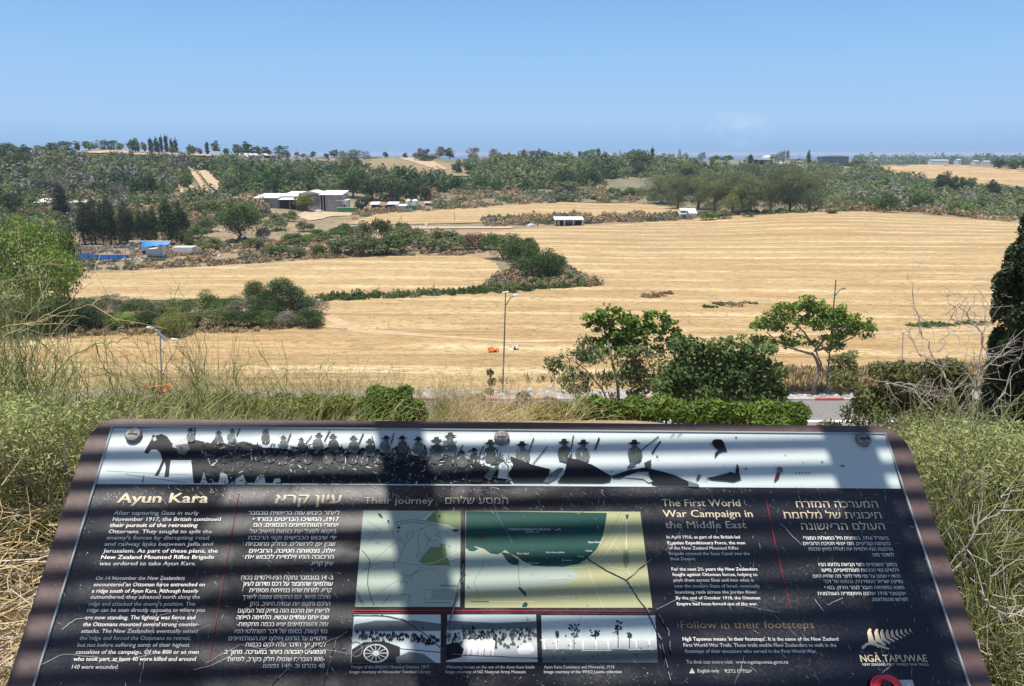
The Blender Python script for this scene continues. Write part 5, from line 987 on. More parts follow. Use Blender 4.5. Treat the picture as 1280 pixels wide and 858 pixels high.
# dead shrub in front of the cypress
r = empty('dead_shrub', (0, 0, 0)); Yd = 15.0; p = atY(1196, 575, Yd); r.location = p; tag(r, 'leafless grey shrub with crooked branches in front of the dark cypress', 'shrub'); t = MB(); rng = np.random.default_rng(21)
def px3(L, Y0=Yd, o=p): return np.array([atY(x, y, Y0) - o for x, y in L])
def crooked(t, L, r0, r1, k=6, n=4, jit=.03):
    P = px3(L); q = np.linspace(0, len(P) - 1, (len(P) - 1) * n + 1); P2 = np.stack([np.interp(q, np.arange(len(P)), P[:, c]) for c in range(3)], 1); P2[1:] += rng.normal(size=P2[1:].shape) * jit; P2[:, 1] += np.linspace(0, rng.normal() * .5, len(P2)); t.tubes(P2, np.linspace(r0, r1, len(P2)), k); return P2
BR = [[(1200, 590), (1187, 540), (1170, 510), (1140, 482), (1112, 478)], [(1200, 590), (1205, 530), (1190, 480), (1172, 440), (1160, 410), (1152, 375), (1152, 345)], [(1205, 560), (1222, 500), (1236, 450), (1245, 410), (1265, 378)], [(1196, 540), (1180, 500), (1166, 465), (1180, 430)], [(1210, 570), (1240, 520), (1262, 480), (1282, 440)], [(1190, 480), (1175, 460), (1150, 440), (1135, 412)], [(1236, 450), (1225, 410), (1210, 385), (1228, 360)], [(1185, 530), (1160, 500), (1120, 495)], [(1222, 500), (1245, 470), (1285, 462)], [(1172, 440), (1190, 420), (1198, 385)]]
for L in BR:
    P2 = crooked(t, L, .019, .005)
    for j in range(9):
        i = rng.integers(3, len(P2)); d = rng.normal(size=3) * [.35, .2, .35] + [0, 0, .12]; e_ = P2[i] + d * rng.uniform(.5, 1.4); limb(t, rng, P2[i], e_, .009, .003, .1, 4, 4)
        for m_ in range(2): limb(t, rng, P2[i] * .4 + e_ * .6, e_ + rng.normal(size=3) * .2, .005, .002, .1, 3, 3)
t.build('branches', mat('dead_wood', (.30, .26, .23), .9, noise=(9, (.42, .38, .34), 1)), r)

# ------------------------------------------------------------------ near vegetation
def stems(mb, rng, roots, tips, r0, sag=.1, k=5, m=6, mi=0, jit=.02, tint=None):
    n = len(roots); t = np.linspace(0, 1, m)[None, :, None]; P = roots[:, None] * (1 - t) + tips[:, None] * t
    L = np.linalg.norm(tips - roots, axis=1)[:, None, None]; side = rng.normal(size=(n, 1, 3)) * sag; P = P + side * L * np.sin(t * np.pi) * .6; P[:, 1:] += rng.normal(size=(n, m - 1, 3)) * jit * L
    P[:, :, 2] -= (t[..., 0] ** 2) * L[..., 0] * sag * .5
    R = (np.linspace(1, .35, m)[None] * np.broadcast_to(r0, (n,))[:, None]); mb.tubes(P, R, k, mi, rng.random(n) if tint is None else tint); return P
def broom(name, label, spots, seed, mlist, n_st, n_tw, reach, cat='shrub'):
    """spots: (X, Y, height, spread, weight)"""
    rng = np.random.default_rng(seed); mb = MB(); S = np.array(spots); wgt = S[:, 4] / S[:, 4].sum(); ci = rng.choice(len(S), n_st, p=wgt)
    c = S[ci]; z = H(c[:, 0], c[:, 1]); root = np.stack([c[:, 0] + rng.normal(size=n_st) * .12 * c[:, 3], c[:, 1] + rng.normal(size=n_st) * .12 * c[:, 3], z - .03], 1)
    d = rng.normal(size=(n_st, 3)); d[:, 2] = np.abs(d[:, 2]) + .25; d /= np.linalg.norm(d, axis=1, keepdims=True); q = .55 + .5 * rng.random((n_st, 1))
    tip = root + d * q * np.stack([c[:, 3], c[:, 3], c[:, 2]], 1)
    P = stems(mb, rng, root, tip, .0035, .18, 3, 7, 0, .012)
    i = rng.integers(0, n_st, n_tw); j = rng.integers(2, 6, n_tw); a = P[i, j] + (P[i, np.minimum(j + 1, 6)] - P[i, j]) * rng.random((n_tw, 1)); dd = (P[i, np.minimum(j + 1, 6)] - P[i, j]); dd /= np.linalg.norm(dd, axis=1, keepdims=True) + 1e-9
    e_ = a + (dd * .9 + rng.normal(size=(n_tw, 3)) * .42 + [0, 0, .15]) * reach * (.4 + rng.random((n_tw, 1)))
    t2 = stems(mb, rng, a, e_, .0018, .12, 3, 3, 0, .02, np.clip(rng.random(n_tw) * .8 + .2, 0, 1))
    k = int(n_tw * .12); ii = rng.integers(0, n_tw, k); a = t2[ii, 2]; stems(mb, rng, a, a + rng.normal(size=(k, 3)) * reach * .5, .0016, .2, 3, 3, 1, .04)
    return mb.build(name, [LM[q_] for q_ in mlist], label=label, cat=cat)
def pw(x, y, Y): q = atY(x, y, Y); return q
# left broom: green upper mass, grey-green lower mass
broom('broom_shrub', 'big green broom shrub of thin stems at the left edge above the dry straw', [(-1.85, 2.9, .78, .6, 3), (-2.4, 3.3, 1.1, .7, 3), (-2.05, 3.5, .8, .6, 3), (-2.9, 3.9, 1.5, .8, 3), (-1.6, 3.4, .62, .5, 2), (-3.3, 4.6, 1.9, .8, 2)], 31, ['broom', 'straw'], 2300, 8500, .15)
broom('broom_shrub', 'open straggly broom with long arching twigs left of the sign top', [(-2.1, 4.6, 1.25, .9, 2), (-1.5, 5.0, 1.2, .9, 2), (-2.7, 5.2, 1.6, 1.0, 2)], 32, ['broom', 'deadtwig'], 330, 2600, .2)
broom('broom_shrub', 'low weedy broom along the top left edge of the sign', [(-1.6, 6.0, .85, .8, 2), (-.9, 6.5, .8, .8, 2), (-.2, 7.0, .75, .8, 1.3), (-2.6, 6.2, 1.1, .9, 2)], 33, ['broom', 'straw'], 900, 4600, .15)
# right broom
broom('broom_shrub', 'bushy olive green broom filling the right edge beside the sign', [(1.75, 2.5, .60, .42, 3), (2.15, 2.9, .62, .5, 3), (2.15, 3.5, .7, .5, 3), (2.6, 3.4, .42, .5, 3), (2.4, 4.0, .3, .4, 1), (1.55, 2.15, .36, .3, 1.2), (2.1, 2.4, .62, .45, 2)], 34, ['broom', 'deadtwig'], 3000, 12500, .13)
# fine leafy mass inside the right broom
def fuzz(name, label, spots, n, size, m, seed, cat='shrub', lim=.36):
    rng = np.random.default_rng(seed); mb = MB(); cl = []
    for X_, Y_, Zc, rx, rz in spots:
        for i in range(12):
            q = np.array([X_, Y_, Zc]) + np.clip(rng.normal(size=3), -1.3, 1.3) * rx * .5; r_ = np.array([rx, rx, rz]) * rng.uniform(.3, .5); q[2] = min(q[2], -(lim + rng.random() * .075 - .015) * q[1] - r_[2]); cl.append((q, r_))
    TRI[0] = True; clump_leaves(mb, rng, cl, n, size, .28); TRI[0] = False; t = MB()
    for X_, Y_, Zc, rx, rz in spots:
        for j in range(14): limb(mb, rng, (X_ + rng.normal() * .05, Y_ + rng.normal() * .05, float(H(X_, Y_)) - .05), np.array([X_, Y_, min(Zc, -lim * Y_ - .1)]) + np.clip(rng.normal(size=3), -1, 1) * rx * [.6, .6, .25], .006, .002, .06, 3, 5, 1)
    return mb.build(name, [LM[m], PALEBARK], label=label, cat=cat)
fuzz('wormwood_shrub', 'soft grey-green feathery bush tucked between the sign and the right broom', [(1.72, 2.75, -.98, .28, .2), (1.95, 3.1, -.92, .34, .24), (2.35, 3.1, -.86, .4, .3), (2.3, 2.7, -1.1, .4, .3), (2.6, 3.4, -1.1, .5, .3), (2.1, 3.6, -1.2, .4, .25), (2.2, 2.3, -1.15, .35, .3)], 36000, .0085, 'broom', 41)
fuzz('wormwood_shrub', 'grey-green feathery bush inside the left broom beside the sign corner', [(-1.75, 2.8, -1.05, .3, .22), (-2.1, 2.9, -1.02, .35, .26), (-2.2, 3.3, -.9, .4, .3)], 12000, .009, 'broom', 42, lim=.30)
# dead pale twigs over the right broom
rng = np.random.default_rng(77)
def deadtwig(name, label, L, Y0, r0, side=10, seed=0, m='deadtwig', sl=.12):
    rng = np.random.default_rng(seed); mb = MB(); P = np.array([atY(x, y, Y0) for x, y in L]); o = P[0].copy(); P = P - o; q = np.linspace(0, len(P) - 1, (len(P) - 1) * 5 + 1)
    P2 = np.stack([np.interp(q, np.arange(len(P)), P[:, c]) for c in range(3)], 1); P2 += rng.normal(size=P2.shape) * .003 * Y0 / 2; r0 = r0 * .6; mb.tubes(P2, np.linspace(r0, r0 * .35, len(P2)), 5, 0, .45)
    for i in range(side):
        j = rng.integers(1, len(P2) - 1); d = (P2[j + 1] - P2[j]); d /= np.linalg.norm(d) + 1e-9; d = d + rng.normal(size=3) * .7; limb(mb, rng, P2[j], P2[j] + d * sl * rng.uniform(.4, 1.2), r0 * .5, r0 * .2, .06, 3, 4)
    ob = mb.build(name, LM[m], label=label, cat='weed' if 'weed' in name else 'branch'); ob.location = o; return ob
deadtwig('dry_branch', 'pale crooked dead branch lying over the right broom, the most branched one', [(1190, 718), (1205, 700), (1215, 670), (1222, 655), (1250, 640), (1262, 630)], 2.0, .006, 14, 1)
deadtwig('dry_branch', 'thin pale dead stick crossing the right broom near the edge', [(1238, 727), (1258, 708), (1290, 690)], 2.0, .004, 4, 2)
deadtwig('dry_branch', 'long pale stem arching out of the right broom at mid height', [(1248, 622), (1265, 614), (1290, 612)], 2.05, .0035, 3, 3)
deadtwig('dry_branch', 'tangled dead branch low in the right broom', [(1225, 740), (1240, 760), (1262, 770), (1290, 765)], 1.95, .005, 12, 4)
# long arching stems on the left
for i, (L, Y0, r0, sd, l, m) in enumerate([
 ([(45, 520), (58, 480), (90, 445), (118, 432), (155, 426), (190, 408), (212, 385), (225, 355)], 3.6, .006, 5, 'dark arching stem sweeping up to the right over the left lamp', 'broom'),
 ([(260, 520), (258, 460), (256, 400), (255, 372)], 5.0, .006, 2, 'tall straight reed standing right of the left lamp', 'straw'),
 ([(357, 510), (357, 480), (357, 452), (354, 425)], 6.0, .006, 2, 'shorter straight reed above the sign', 'straw'),
 ([(120, 432), (135, 470), (150, 505), (155, 522)], 3.6, .005, 6, 'stem forking down from the arching stem', 'broom'),
 ([(160, 520), (190, 508), (230, 485), (262, 470), (300, 458), (330, 450), (373, 445)], 4.6, .006, 14, 'long low green stem with upright side shoots left of the small shrub', 'broom'),
 ([(60, 475), (100, 470), (150, 470), (200, 475), (265, 478)], 3.9, .004, 14, 'nearly level stem crossing in front of the left lamp', 'broom'),
 ([(235, 462), (262, 478)], 4.6, .006, 1, 'short thick broken stem end in front of the near field', 'broom'),
 ([(170, 500), (200, 470), (222, 430), (245, 390)], 4.2, .003, 5, 'thin curved stem rising right of the left lamp', 'broom'),
 ([(0, 425), (40, 405), (75, 385), (110, 355), (120, 340)], 3.3, .004, 6, 'pale stem rising to the right in front of the light green tree', 'straw'),
 ([(0, 410), (60, 398), (100, 385), (140, 372)], 3.4, .004, 6, 'second pale stem fanning out over the thicket', 'straw'),
 ([(-10, 360), (20, 345), (60, 330), (82, 322)], 3.4, .003, 4, 'highest pale twig at the left edge', 'straw'),
 ([(455, 520), (470, 490), (487, 462), (497, 452)], 7.0, .006, 6, 'dry stalk with small side shoots above the rounded shrub', 'broom'),
 ([(400, 520), (402, 480), (415, 455), (419, 452)], 6.5, .006, 5, 'green reed cluster stalk left of the rounded shrub', 'broom'),
 ([(360, 520), (372, 490), (378, 465)], 6.5, .005, 4, 'short curved green stalk above the sign', 'broom')]):
    deadtwig('tall_weed', l, L, Y0, r0, sd, 100 + i, m, .16)
# straw litter at the left and under the right broom
def straw(name, label, zones, seed, mlist, L=.28):
    rng = np.random.default_rng(seed); mb = MB()
    for x0, x1, y0, y1, n, h in zones:
        X_ = rng.uniform(x0, x1, n); Y_ = rng.uniform(y0, y1, n); z = H(X_, Y_) + rng.random(n) ** 2 * h; a = np.stack([X_, Y_, z], 1); th = rng.random(n) * 6.28; le = L * rng.uniform(.35, 1.2, n)
        b_ = a + np.stack([np.cos(th) * le, np.sin(th) * le, rng.normal(size=n) * .25 * le], 1); b_[:, 2] = np.maximum(b_[:, 2], H(b_[:, 0], b_[:, 1]))
        k = rng.random(n) < .8; stems(mb, rng, a[k], b_[k], rng.uniform(.0014, .003, k.sum()), .12, 3, 4, 0, .02)
        stems(mb, rng, a[~k], b_[~k], rng.uniform(.0015, .003, (~k).sum()), .2, 3, 5, 1, .02)
    return mb.build(name, [LM[q] for q in mlist], label=label, cat='straw', kind='stuff')
straw('straw_litter', 'tangled dry straw covering the ground left of the sign', [(-2.4, -.75, 1.35, 3.3, 11500, .34), (-3.4, -1.5, 2.6, 4.2, 1500, .5)], 51, ['straw', 'deadtwig'])
straw('straw_litter', 'dry straw and twigs on the ground right of the sign', [(1.0, 2.6, 1.3, 2.7, 3600, .10), (1.3, 2.6, 2.0, 3.2, 1000, .25)], 52, ['straw', 'deadtwig'], .2)
# weeds seen in the gap above the sign
broom('weed_clump', 'pale dry weeds and grass in the gap between the small shrub and the hedge', [(-.6, 13, 1.0, 1.2, 2), (-1.5, 15, 1.35, 1.2, 2), (0, 16, 1.6, 1.5, 2), (-.9, 16, 1.6, 1.4, 2), (-3.4, 16, 1.6, 1.5, 2), (-5, 17, 1.8, 1.5, 2), (-7, 17, 1.9, 1.6, 2), (1.2, 16, 1.2, 1.3, 1)], 35, ['weed' if 0 else 'straw', 'deadtwig'], 1100, 3400, .3, 'weeds')
broom('weed_clump', 'green leafy weeds on the bank above the left half of the sign', [(-2.2, 13, 1.2, .9, 2), (-3.6, 14, 1.5, 1.2, 2), (-5.2, 15, 1.7, 1.3, 2), (-7, 16, 1.8, 1.4, 2), (-9, 17, 2.0, 1.5, 2), (-1.2, 14, 1.1, .8, 1)], 37, ['broom', 'straw'], 1500, 6500, .28, 'weeds')
broom('weed_clump', 'olive weeds along the top right corner of the sign', [(2.7, 5.2, .35, .4, 2), (2.3, 4.4, .3, .35, 1)], 36, ['broom', 'straw'], 350, 1500, .15, 'weeds')
mb = MB(); rng = np.random.default_rng(8)
for i, (x, y, s_, l) in enumerate([(1150, 572, .12, 'pale rough stone lying beside the top right corner of the sign'), (1166, 562, .09, 'smaller rust stained stone behind the pale rough stone'), (1176, 568, .07, 'little white stone at the right of the pale rough stone')]):
    import bmesh
    bm = bmesh.new(); bmesh.ops.create_icosphere(bm, subdivisions=3, radius=s_)
    for v in bm.verts:
        c_ = v.co.copy(); v.co *= 1 + .25 * (vnoise(np.array([c_.x * 14 + 3]), np.array([c_.y * 14 + c_.z * 9]), i)[0]) + .12 * vnoise(np.array([c_.x * 50]), np.array([c_.z * 50]), i)[0]; v.co.z *= .6
    me = bpy.data.meshes.new('stone'); bm.to_mesh(me); bm.free(); me.materials.append(mat('pale_rock', (.62, .58, .50), .9, noise=(14, (.40, .33, .25), 1), bump=.5)); o = link('stone', me, label=l, cat='stone'); q = atY(x, y, 3.6 + .2 * i); o.location = q
    # each stone rests on a small earthen shoulder of the slope
    mb2 = MB(); zg = float(H(q[0], q[1])) - .1; R_ = s_ * 1.5; hh = q[2] - s_ * .45
    th = np.arange(9) / 9 * 6.283; V = np.vstack([np.stack([q[0] + np.cos(th) * R_ * f_, q[1] + np.sin(th) * R_ * f_, np.full(9, z_)], 1) for f_, z_ in ((3, zg), (1.7, (zg + hh) / 2), (1, hh))]); idx = np.arange(27).reshape(3, 9)
    mb2.add(V, np.stack([idx[:-1], np.roll(idx[:-1], -1, 1), np.roll(idx[1:], -1, 1), idx[1:]], -1).reshape(-1, 4)); mb2.poly(V[18:]); mb2.build('earth_mound', MATS.get('mound') or mat('mound', (.30, .22, .13), .95, noise=(9, (.18, .13, .08), 1), bump=.6), kind='structure')

# ------------------------------------------------------------------ the information board
from mathutils import Matrix
PO = np.array([-0.5987812, 1.0916049, -0.3987349])
PR = np.array([[0.99761536, -0.02373059, 0.06481095], [0.06090245, 0.7444803, -0.66486087], [-0.03247293, 0.66722256, 0.74415023]])
def UV(x, y):
    v = (429 - y) / F; d = np.array([(x - 640) / F, cP + v * sP, -sP + v * cP]); n = PR[:, 2]; t = PO @ n / (d @ n); q = d * t - PO
    return np.array([q @ PR[:, 0], q @ PR[:, 1]])
BASE = np.array([0.02, 1.35, float(H(.02, 1.35))])
board = empty('information_board', BASE, label='weathered tilted information board with black printed panel in a brown metal frame', cat='information board')
PM = Matrix.Translation(Vector(PO - BASE)) @ Matrix([list(r) for r in PR]).to_4x4()
BROWN = mat('brown_frame_paint', (.085, .048, .042), .55, noise=(60, (.14, .095, .085), .5), bump=.05)
def brushed(name, col, dust, rough, scale=26, amt=.5, coat=0.6):
    m = bpy.data.materials.new(name); m.use_nodes = True; t = m.node_tree; b = t.nodes['Principled BSDF']; g = t.nodes.new('ShaderNodeTexCoord')
    def nz(s, lo, hi, d=8, dist=0.):
        n = t.nodes.new('ShaderNodeTexNoise'); n.inputs['Scale'].default_value = s; n.inputs['Detail'].default_value = d; n.inputs['Distortion'].default_value = dist; t.links.new(g.outputs['Object'], n.inputs[0])
        r = t.nodes.new('ShaderNodeMapRange'); r.inputs[1].default_value = lo; r.inputs[2].default_value = hi; t.links.new(n.outputs[0], r.inputs[0]); return r.outputs[0]
    a = nz(scale * .3, .42, .72, 5, .8); f = nz(scale * 9, .45, .75); mu = t.nodes.new('ShaderNodeMath'); mu.operation = 'MULTIPLY'; t.links.new(a, mu.inputs[0]); t.links.new(f, mu.inputs[1])
    mu2 = t.nodes.new('ShaderNodeMath'); mu2.operation = 'MULTIPLY'; mu2.inputs[1].default_value = amt; t.links.new(mu.outputs[0], mu2.inputs[0])
    ad = t.nodes.new('ShaderNodeMath'); ad.operation = 'MULTIPLY_ADD'; ad.inputs[1].default_value = amt * .22; t.links.new(nz(3.2, .35, .75, 4), ad.inputs[0]); t.links.new(mu2.outputs[0], ad.inputs[2])
    x = t.nodes.new('ShaderNodeMixRGB'); x.inputs[1].default_value = (*col, 1); x.inputs[2].default_value = (*dust, 1); t.links.new(ad.outputs[0], x.inputs[0]); t.links.new(x.outputs[0], b.inputs['Base Color'])
    rr = t.nodes.new('ShaderNodeMapRange'); rr.inputs[3].default_value = rough; rr.inputs[4].default_value = rough + .35; t.links.new(a, rr.inputs[0]); t.links.new(rr.outputs[0], b.inputs['Roughness'])
    MATS[name] = m; return m
BLACKP = brushed('black_print', (.0065, .007, .013), (.13, .125, .12), .16, amt=.55)
PALEP = brushed('pale_photo_print', (.49, .55, .54), (.30, .33, .33), .35, amt=.35)
INK = {n: mat('ink_' + n, c, .45, spec=.15) for n, c in dict(white=(.76, .74, .69), gold=(.62, .52, .36), bronze=(.21, .155, .105), dark=(.012, .014, .02), charcoal=(.028, .031, .034), grey=(.12, .138, .138), lightgrey=(.46, .48, .46), sea=(.013, .062, .052), land=(.36, .36, .20), mapgreen=(.34, .40, .33), patch=(.17, .22, .10), red=(.30, .035, .045), line=(.06, .075, .07), tan=(.37, .37, .20), cream=(.62, .60, .42), maroon=(.07, .02, .02)).items()}
def ppart(name, mb, mats, parent=None, smooth=False, **k):
    o = mb.build(name, mats, parent or board, smooth=smooth, **k)
    if parent is None: o.matrix_basis = PM
    return o
# frame: rounded brown tray around the panel
def rrect(u0, u1, v0, v1, r, n=8):
    out = []
    for cx_, cy_, a0 in ((u1 - r, v1 - r, 0), (u0 + r, v1 - r, 90), (u0 + r, v0 + r, 180), (u1 - r, v0 + r, 270)):
        for i in range(n + 1): a = math.radians(a0 + 90 * i / n); out.append((cx_ + r * math.cos(a), cy_ + r * math.sin(a)))
    return np.array(out)
o_ = rrect(-.036, 1.236, -.56, .017, .045); i_ = rrect(-.001, 1.201, -.501, .0015, .0025); n_ = len(o_); mb = MB()
def ringfaces(a, b, n): return [[a + i, a + (i + 1) % n, b + (i + 1) % n, b + i] for i in range(n)]
lv = [(o_, -.034), (o_, -.0045), ((o_ - [.6, -.25]) * [.9985, .9965] + [.6, -.25], -.0022), ((o_ - [.6, -.25]) * [.996, .991] + [.6, -.25], -.0015), (i_, -.0015), (i_, -.012)]
for q, z in lv: mb.V.append(np.hstack([q, np.full((n_, 1), z)]))
mb.n = n_ * len(lv); f_ = sum([ringfaces(i * n_, (i + 1) * n_, n_) for i in range(len(lv) - 1)], []); mb.Fs.append(np.array(f_)); mb.M.append(np.zeros(len(f_), int)); mb.T.append(np.full(len(f_), .5)); mb.Fs.append(np.arange(n_)[::-1][None]); mb.M.append(np.zeros(1, int)); mb.T.append(np.zeros(1))
ppart('frame', mb, BROWN)
mb = MB(); mb.box((.6, -.25, -.0068), (1.2, .5, .0136)); panel = ppart('display_panel', mb, BLACKP)
# clear acrylic edge seen as thin pale lines
ACR = mat('acrylic_edge', (.30, .33, .34), .15); mb = MB()
for c_, d_ in (((.6, .0002, .0012), (1.202, .0022, .0034)), ((-.0004, -.25, .0012), (.0022, .5, .0034)), ((1.2004, -.25, .0012), (.0022, .5, .0034))): mb.box(c_, d_)
ppart('cover_edge', mb, ACR)
for x, y in ((168, 545.5), (627, 549), (1078, 551)):
    u, v = UV(x, y); mb = MB(); r_ = .0118; mb.tubes([[u, v, .0], [u, v, .006], [u, v, .0075], [u, v, .0076]], [r_, r_, r_ * .86, .0003], 24); q_ = ppart('bolt', mb, mat('bolt_cap', (.075, .065, .06), .55, .2, noise=(150, (.30, .29, .28), .8)))
    mb = MB(); mb.box((u, v, .0078), (.014, .0016, .0006)); mb.build('slot', INK['dark'], q_)
for u in (.2, 1.0):
    a = PO + PR @ np.array([u, -.27, -.03]) - BASE; mb = MB(); mb.box((a[0], a[1] + .02, (a[2] - .02) / 2 + .01), (.07, .07, a[2] + .02)); mb.build('post', BROWN, board); mb = MB(); mb.box((a[0], a[1] + .02, .006), (.18, .18, .012)); mb.build('base_plate', BROWN, board)
# --- printing helpers; one sub-part per printed element
def U3(pts, z): return [[*UV(x, y), z] for x, y in pts]
def flat(name, polys, z=.0006, parent=panel, **k):
    """polys: list of (ink material name, pixel polygon)"""
    ms = sorted({m for m, _ in polys}, key=str); mb = MB()
    for i, (m, p) in enumerate(polys): mb.poly(U3(p, z + .0000012 * i), ms.index(m))
    return mb.build(name, [INK[m] if m in INK else MATS[m] for m in ms], parent, **k)
fc = bpy.data.curves.new('print', 'FONT'); fo = bpy.data.objects.new('print', fc); COL.objects.link(fo); fc.resolution_u = 2
_cap = {}
def glyphs(s, bold):
    fc.body = s; fc.offset = 0; dg = bpy.context.evaluated_depsgraph_get(); me = bpy.data.meshes.new_from_object(fo.evaluated_get(dg))
    V = np.zeros(len(me.vertices) * 3); me.vertices.foreach_get('co', V); V = V.reshape(-1, 3); lt = [tuple(p.vertices) for p in me.polygons]; bpy.data.meshes.remove(me); return V, lt
capH = glyphs('H', 0)[0][:, 1].max(); hebH = glyphs('ה', 0)[0][:, 1].max()
def heb(s):
    """left-to-right order for right-to-left text, digits kept"""
    import re
    out = []
    for w_ in re.findall(r"[0-9]+|[^0-9]", s[::-1]): out.append(w_)
    r_ = s[::-1]; return re.sub(r"[0-9]+", lambda m: m.group(0)[::-1], r_)
hx = glyphs('ח', 0)[0][:, 0]; h0_, h1_ = hx.min(), hx.max()
def hebglyphs(s):
    """the last letter of the alphabet is drawn as its sister letter with a small foot"""
    if 'ת' not in s: return glyphs(s, 0)
    q = s.replace('ת', 'ח'); V, fs = glyphs(q, 0); V = list(map(tuple, V)); fs = list(fs)
    for i, c_ in enumerate(s):
        if c_ == 'ת':
            adv = glyphs(q[:i + 1], 0)[0][:, 0].max() - h1_; xa = adv + h0_; n0 = len(V)
            V += [(xa - .085, -.004, 0), (xa + .004, -.004, 0), (xa + .004, .07, 0), (xa - .085, .07, 0)]; fs.append((n0, n0 + 1, n0 + 2, n0 + 3))
    return np.array(V), fs
def text(name, lines, m='white', bold=.006, h=None, **k):
    """lines: (string, x_left, x_right, y_baseline, cap height in px[, is_hebrew])"""
    mb = MB()
    for L in lines:
        s, xl, xr, y, hp = L[:5]; hb = len(L) > 5; V, fs = hebglyphs(heb(s)) if hb else glyphs(s, bold)
        a = UV(xl, y); b_ = UV(xr, y); top = UV((xl + xr) / 2, y - hp); bm_ = UV((xl + xr) / 2, y); hh = (top - bm_)[1]
        x0, x1 = V[:, 0].min(), V[:, 0].max(); t = (V[:, 0] - x0) / (x1 - x0); P = a[None] * (1 - t[:, None]) + b_[None] * t[:, None]; P[:, 1] += V[:, 1] / (hebH if hb else capH) * hh
        em = (b_ - a)[0] / (x1 - x0); sh_ = [(0, 0)] if bold < .005 else [(-bold, 0), (bold, 0)] + ([(0, bold * .7)] if bold > .01 else [])
        Pb = P
        by = {}
        for f in fs: by.setdefault(len(f), []).append(f)
        for si, (sx_, sy_) in enumerate(sh_):
            W_ = np.hstack([Pb + np.array([sx_, sy_]) * em * 1.1, np.full((len(P), 1), .0012 + .00004 * si)]); base = mb.n; mb.V.append(W_); mb.n += len(W_)
            for kk, ff in by.items(): mb.Fs.append(np.array(ff) + base); mb.M.append(np.zeros(len(ff), int)); mb.T.append(np.full(len(ff), .5))
    return mb.build(name, INK[m], panel, **k)
c4 = 4.6
text('title', [('Ayun Kara', 146.3, 259.4, 629.2, 12)], 'gold', .022, label='cream bold English title')
text('title', [('עיון קרא', 344.3, 426, 629.9, 10.5, 1)], 'gold', .022, label='cream bold Hebrew title')
text('paragraph', [('After capturing Gaza in early', 142.3, 248.4, 643.9, c4), ('November 1917, the British continued', 141, 276, 651.8, c4), ('their pursuit of the retreating', 137.3, 246.7, 659.4, c4), ('Ottomans. They sought to split the', 135.8, 264.9, 667.3, c4), ("enemy's forces by disrupting road", 133.2, 261.1, 675, c4), ('and railway links between Jaffa and', 130.8, 266, 682.8, c4), ('Jerusalem. As part of these plans, the', 129, 272, 691.4, c4 + .1), ('New Zealand Mounted Rifles Brigade', 126.4, 267.3, 699.3, c4 + .1), ('was ordered to take Ayun Kara.', 124.3, 245, 707.3, c4 + .1)], 'white', .014)
text('paragraph', [('On 14 November the New Zealanders', 119.7, 230.8, 725.3, 4.7), ("encountered an Ottoman force entrenched on", 117, 256, 733.4, 4.7), ('a ridge south of Ayun Kara. Although heavily', 115, 247.9, 741.5, 4.7), ('outnumbered, they advanced north along the', 113, 249.8, 749.1, 4.8), ("ridge and attacked the enemy's position. This", 111, 244, 757.7, 4.8), ('ridge can be seen directly opposite to where you', 109, 256, 765.3, 4.8), ('are now standing. The fighting was fierce and', 106.5, 244, 774.7, 4.9), ('the Ottomans mounted several strong counter-', 104, 249, 783.3, 4.9), ('attacks. The New Zealanders eventually seized', 101.7, 246.8, 791.8, 5), ('the ridge and forced the Ottomans to retreat,', 99.5, 238.9, 800.5, 5), ('but not before suffering some of their highest', 96.9, 236.9, 808.9, 5), ('casualties of the campaign. Of the 800 or so men', 95, 248.3, 817.8, 5), ('who took part, at least 40 were killed and around', 91.9, 244.6, 826.6, 5.1), ('140 were wounded.', 89.9, 148.3, 836.6, 5.1)], 'white', .008)
hp = 4.4
text('paragraph', [(s, a, b_, y, hp, 1) for s, a, b_, y in [('לאחר כיבוש עזה בראשית נובמבר', 310.4, 424.3, 644), ('1917, המשיכו הבריטים במרדף', 315.8, 423.5, 651.9), ("אחורי העות'מאנים הנסוגים. הם", 317, 423.3, 659.2), ('ביקשו לפצל את כוחות האויב על', 312, 420.6, 667.2), ('ידי שיבוש הכבישים וקווי הרכבת', 310, 420, 675), ('שבין יפו לירושלים. כחלק מתוכניות', 306.8, 419, 682.9), ('אלה, נצטוותה חטיבה, הרובאים', 311.5, 418.4, 691.4), ('הרכובה הניו זילנדית לכבוש את', 306, 417, 699.2), ('עיון קרא.', 388, 416.5, 707.2)]], 'white', .014)
text('paragraph', [(s, a, b_, y, 4.7, 1) for s, a, b_, y in [('ב- 14 בנובמבר נתקלו הניו-זילנדים בכוח', 301.7, 416.4, 724.9), ("עות'מאני שהתבצר על רכס מדרום לעיון", 304, 415.5, 732.8), ('קרא. למרות שהיו בנחיתות מספרית', 311.4, 414.5, 740.9), ('גדולה מאוד, הם התקדמו צפונה לאורך', 303, 412.7, 749.3), ('הרכס ותקפו את עמדת האויב. ניתן', 312.3, 412.7, 757.6), ('לראות את הרכס הזה בדיוק מול המקום', 297.6, 411.8, 766.3), ('שבו אתם עומדים עכשיו. הלחימה הייתה', 295.8, 410.9, 774.6), ("עזה והעות'מאנים יצאו בכמה מתקפות-", 296, 410, 783.2), ('נגד קשות. בסופו של דבר השתלטו הניו', 293.4, 409, 792), ("זילנדים על הרכס ואילצו את העות'מאנים", 285.7, 408, 800.9), ('לסגת, אך הדבר עלה להם בכמות', 306.8, 407.2, 808.6), ('הנפגעים הגבוהה ביותר במערכה. מתוך כ', 280.7, 406.6, 817.8), ('-800 הגברים שנטלו חלק בקרב, לפחות', 284.4, 405.9, 827), ('40 נהרגו וכ -140 נפצעו.', 327, 405.7, 835.3)]], 'white', .008)
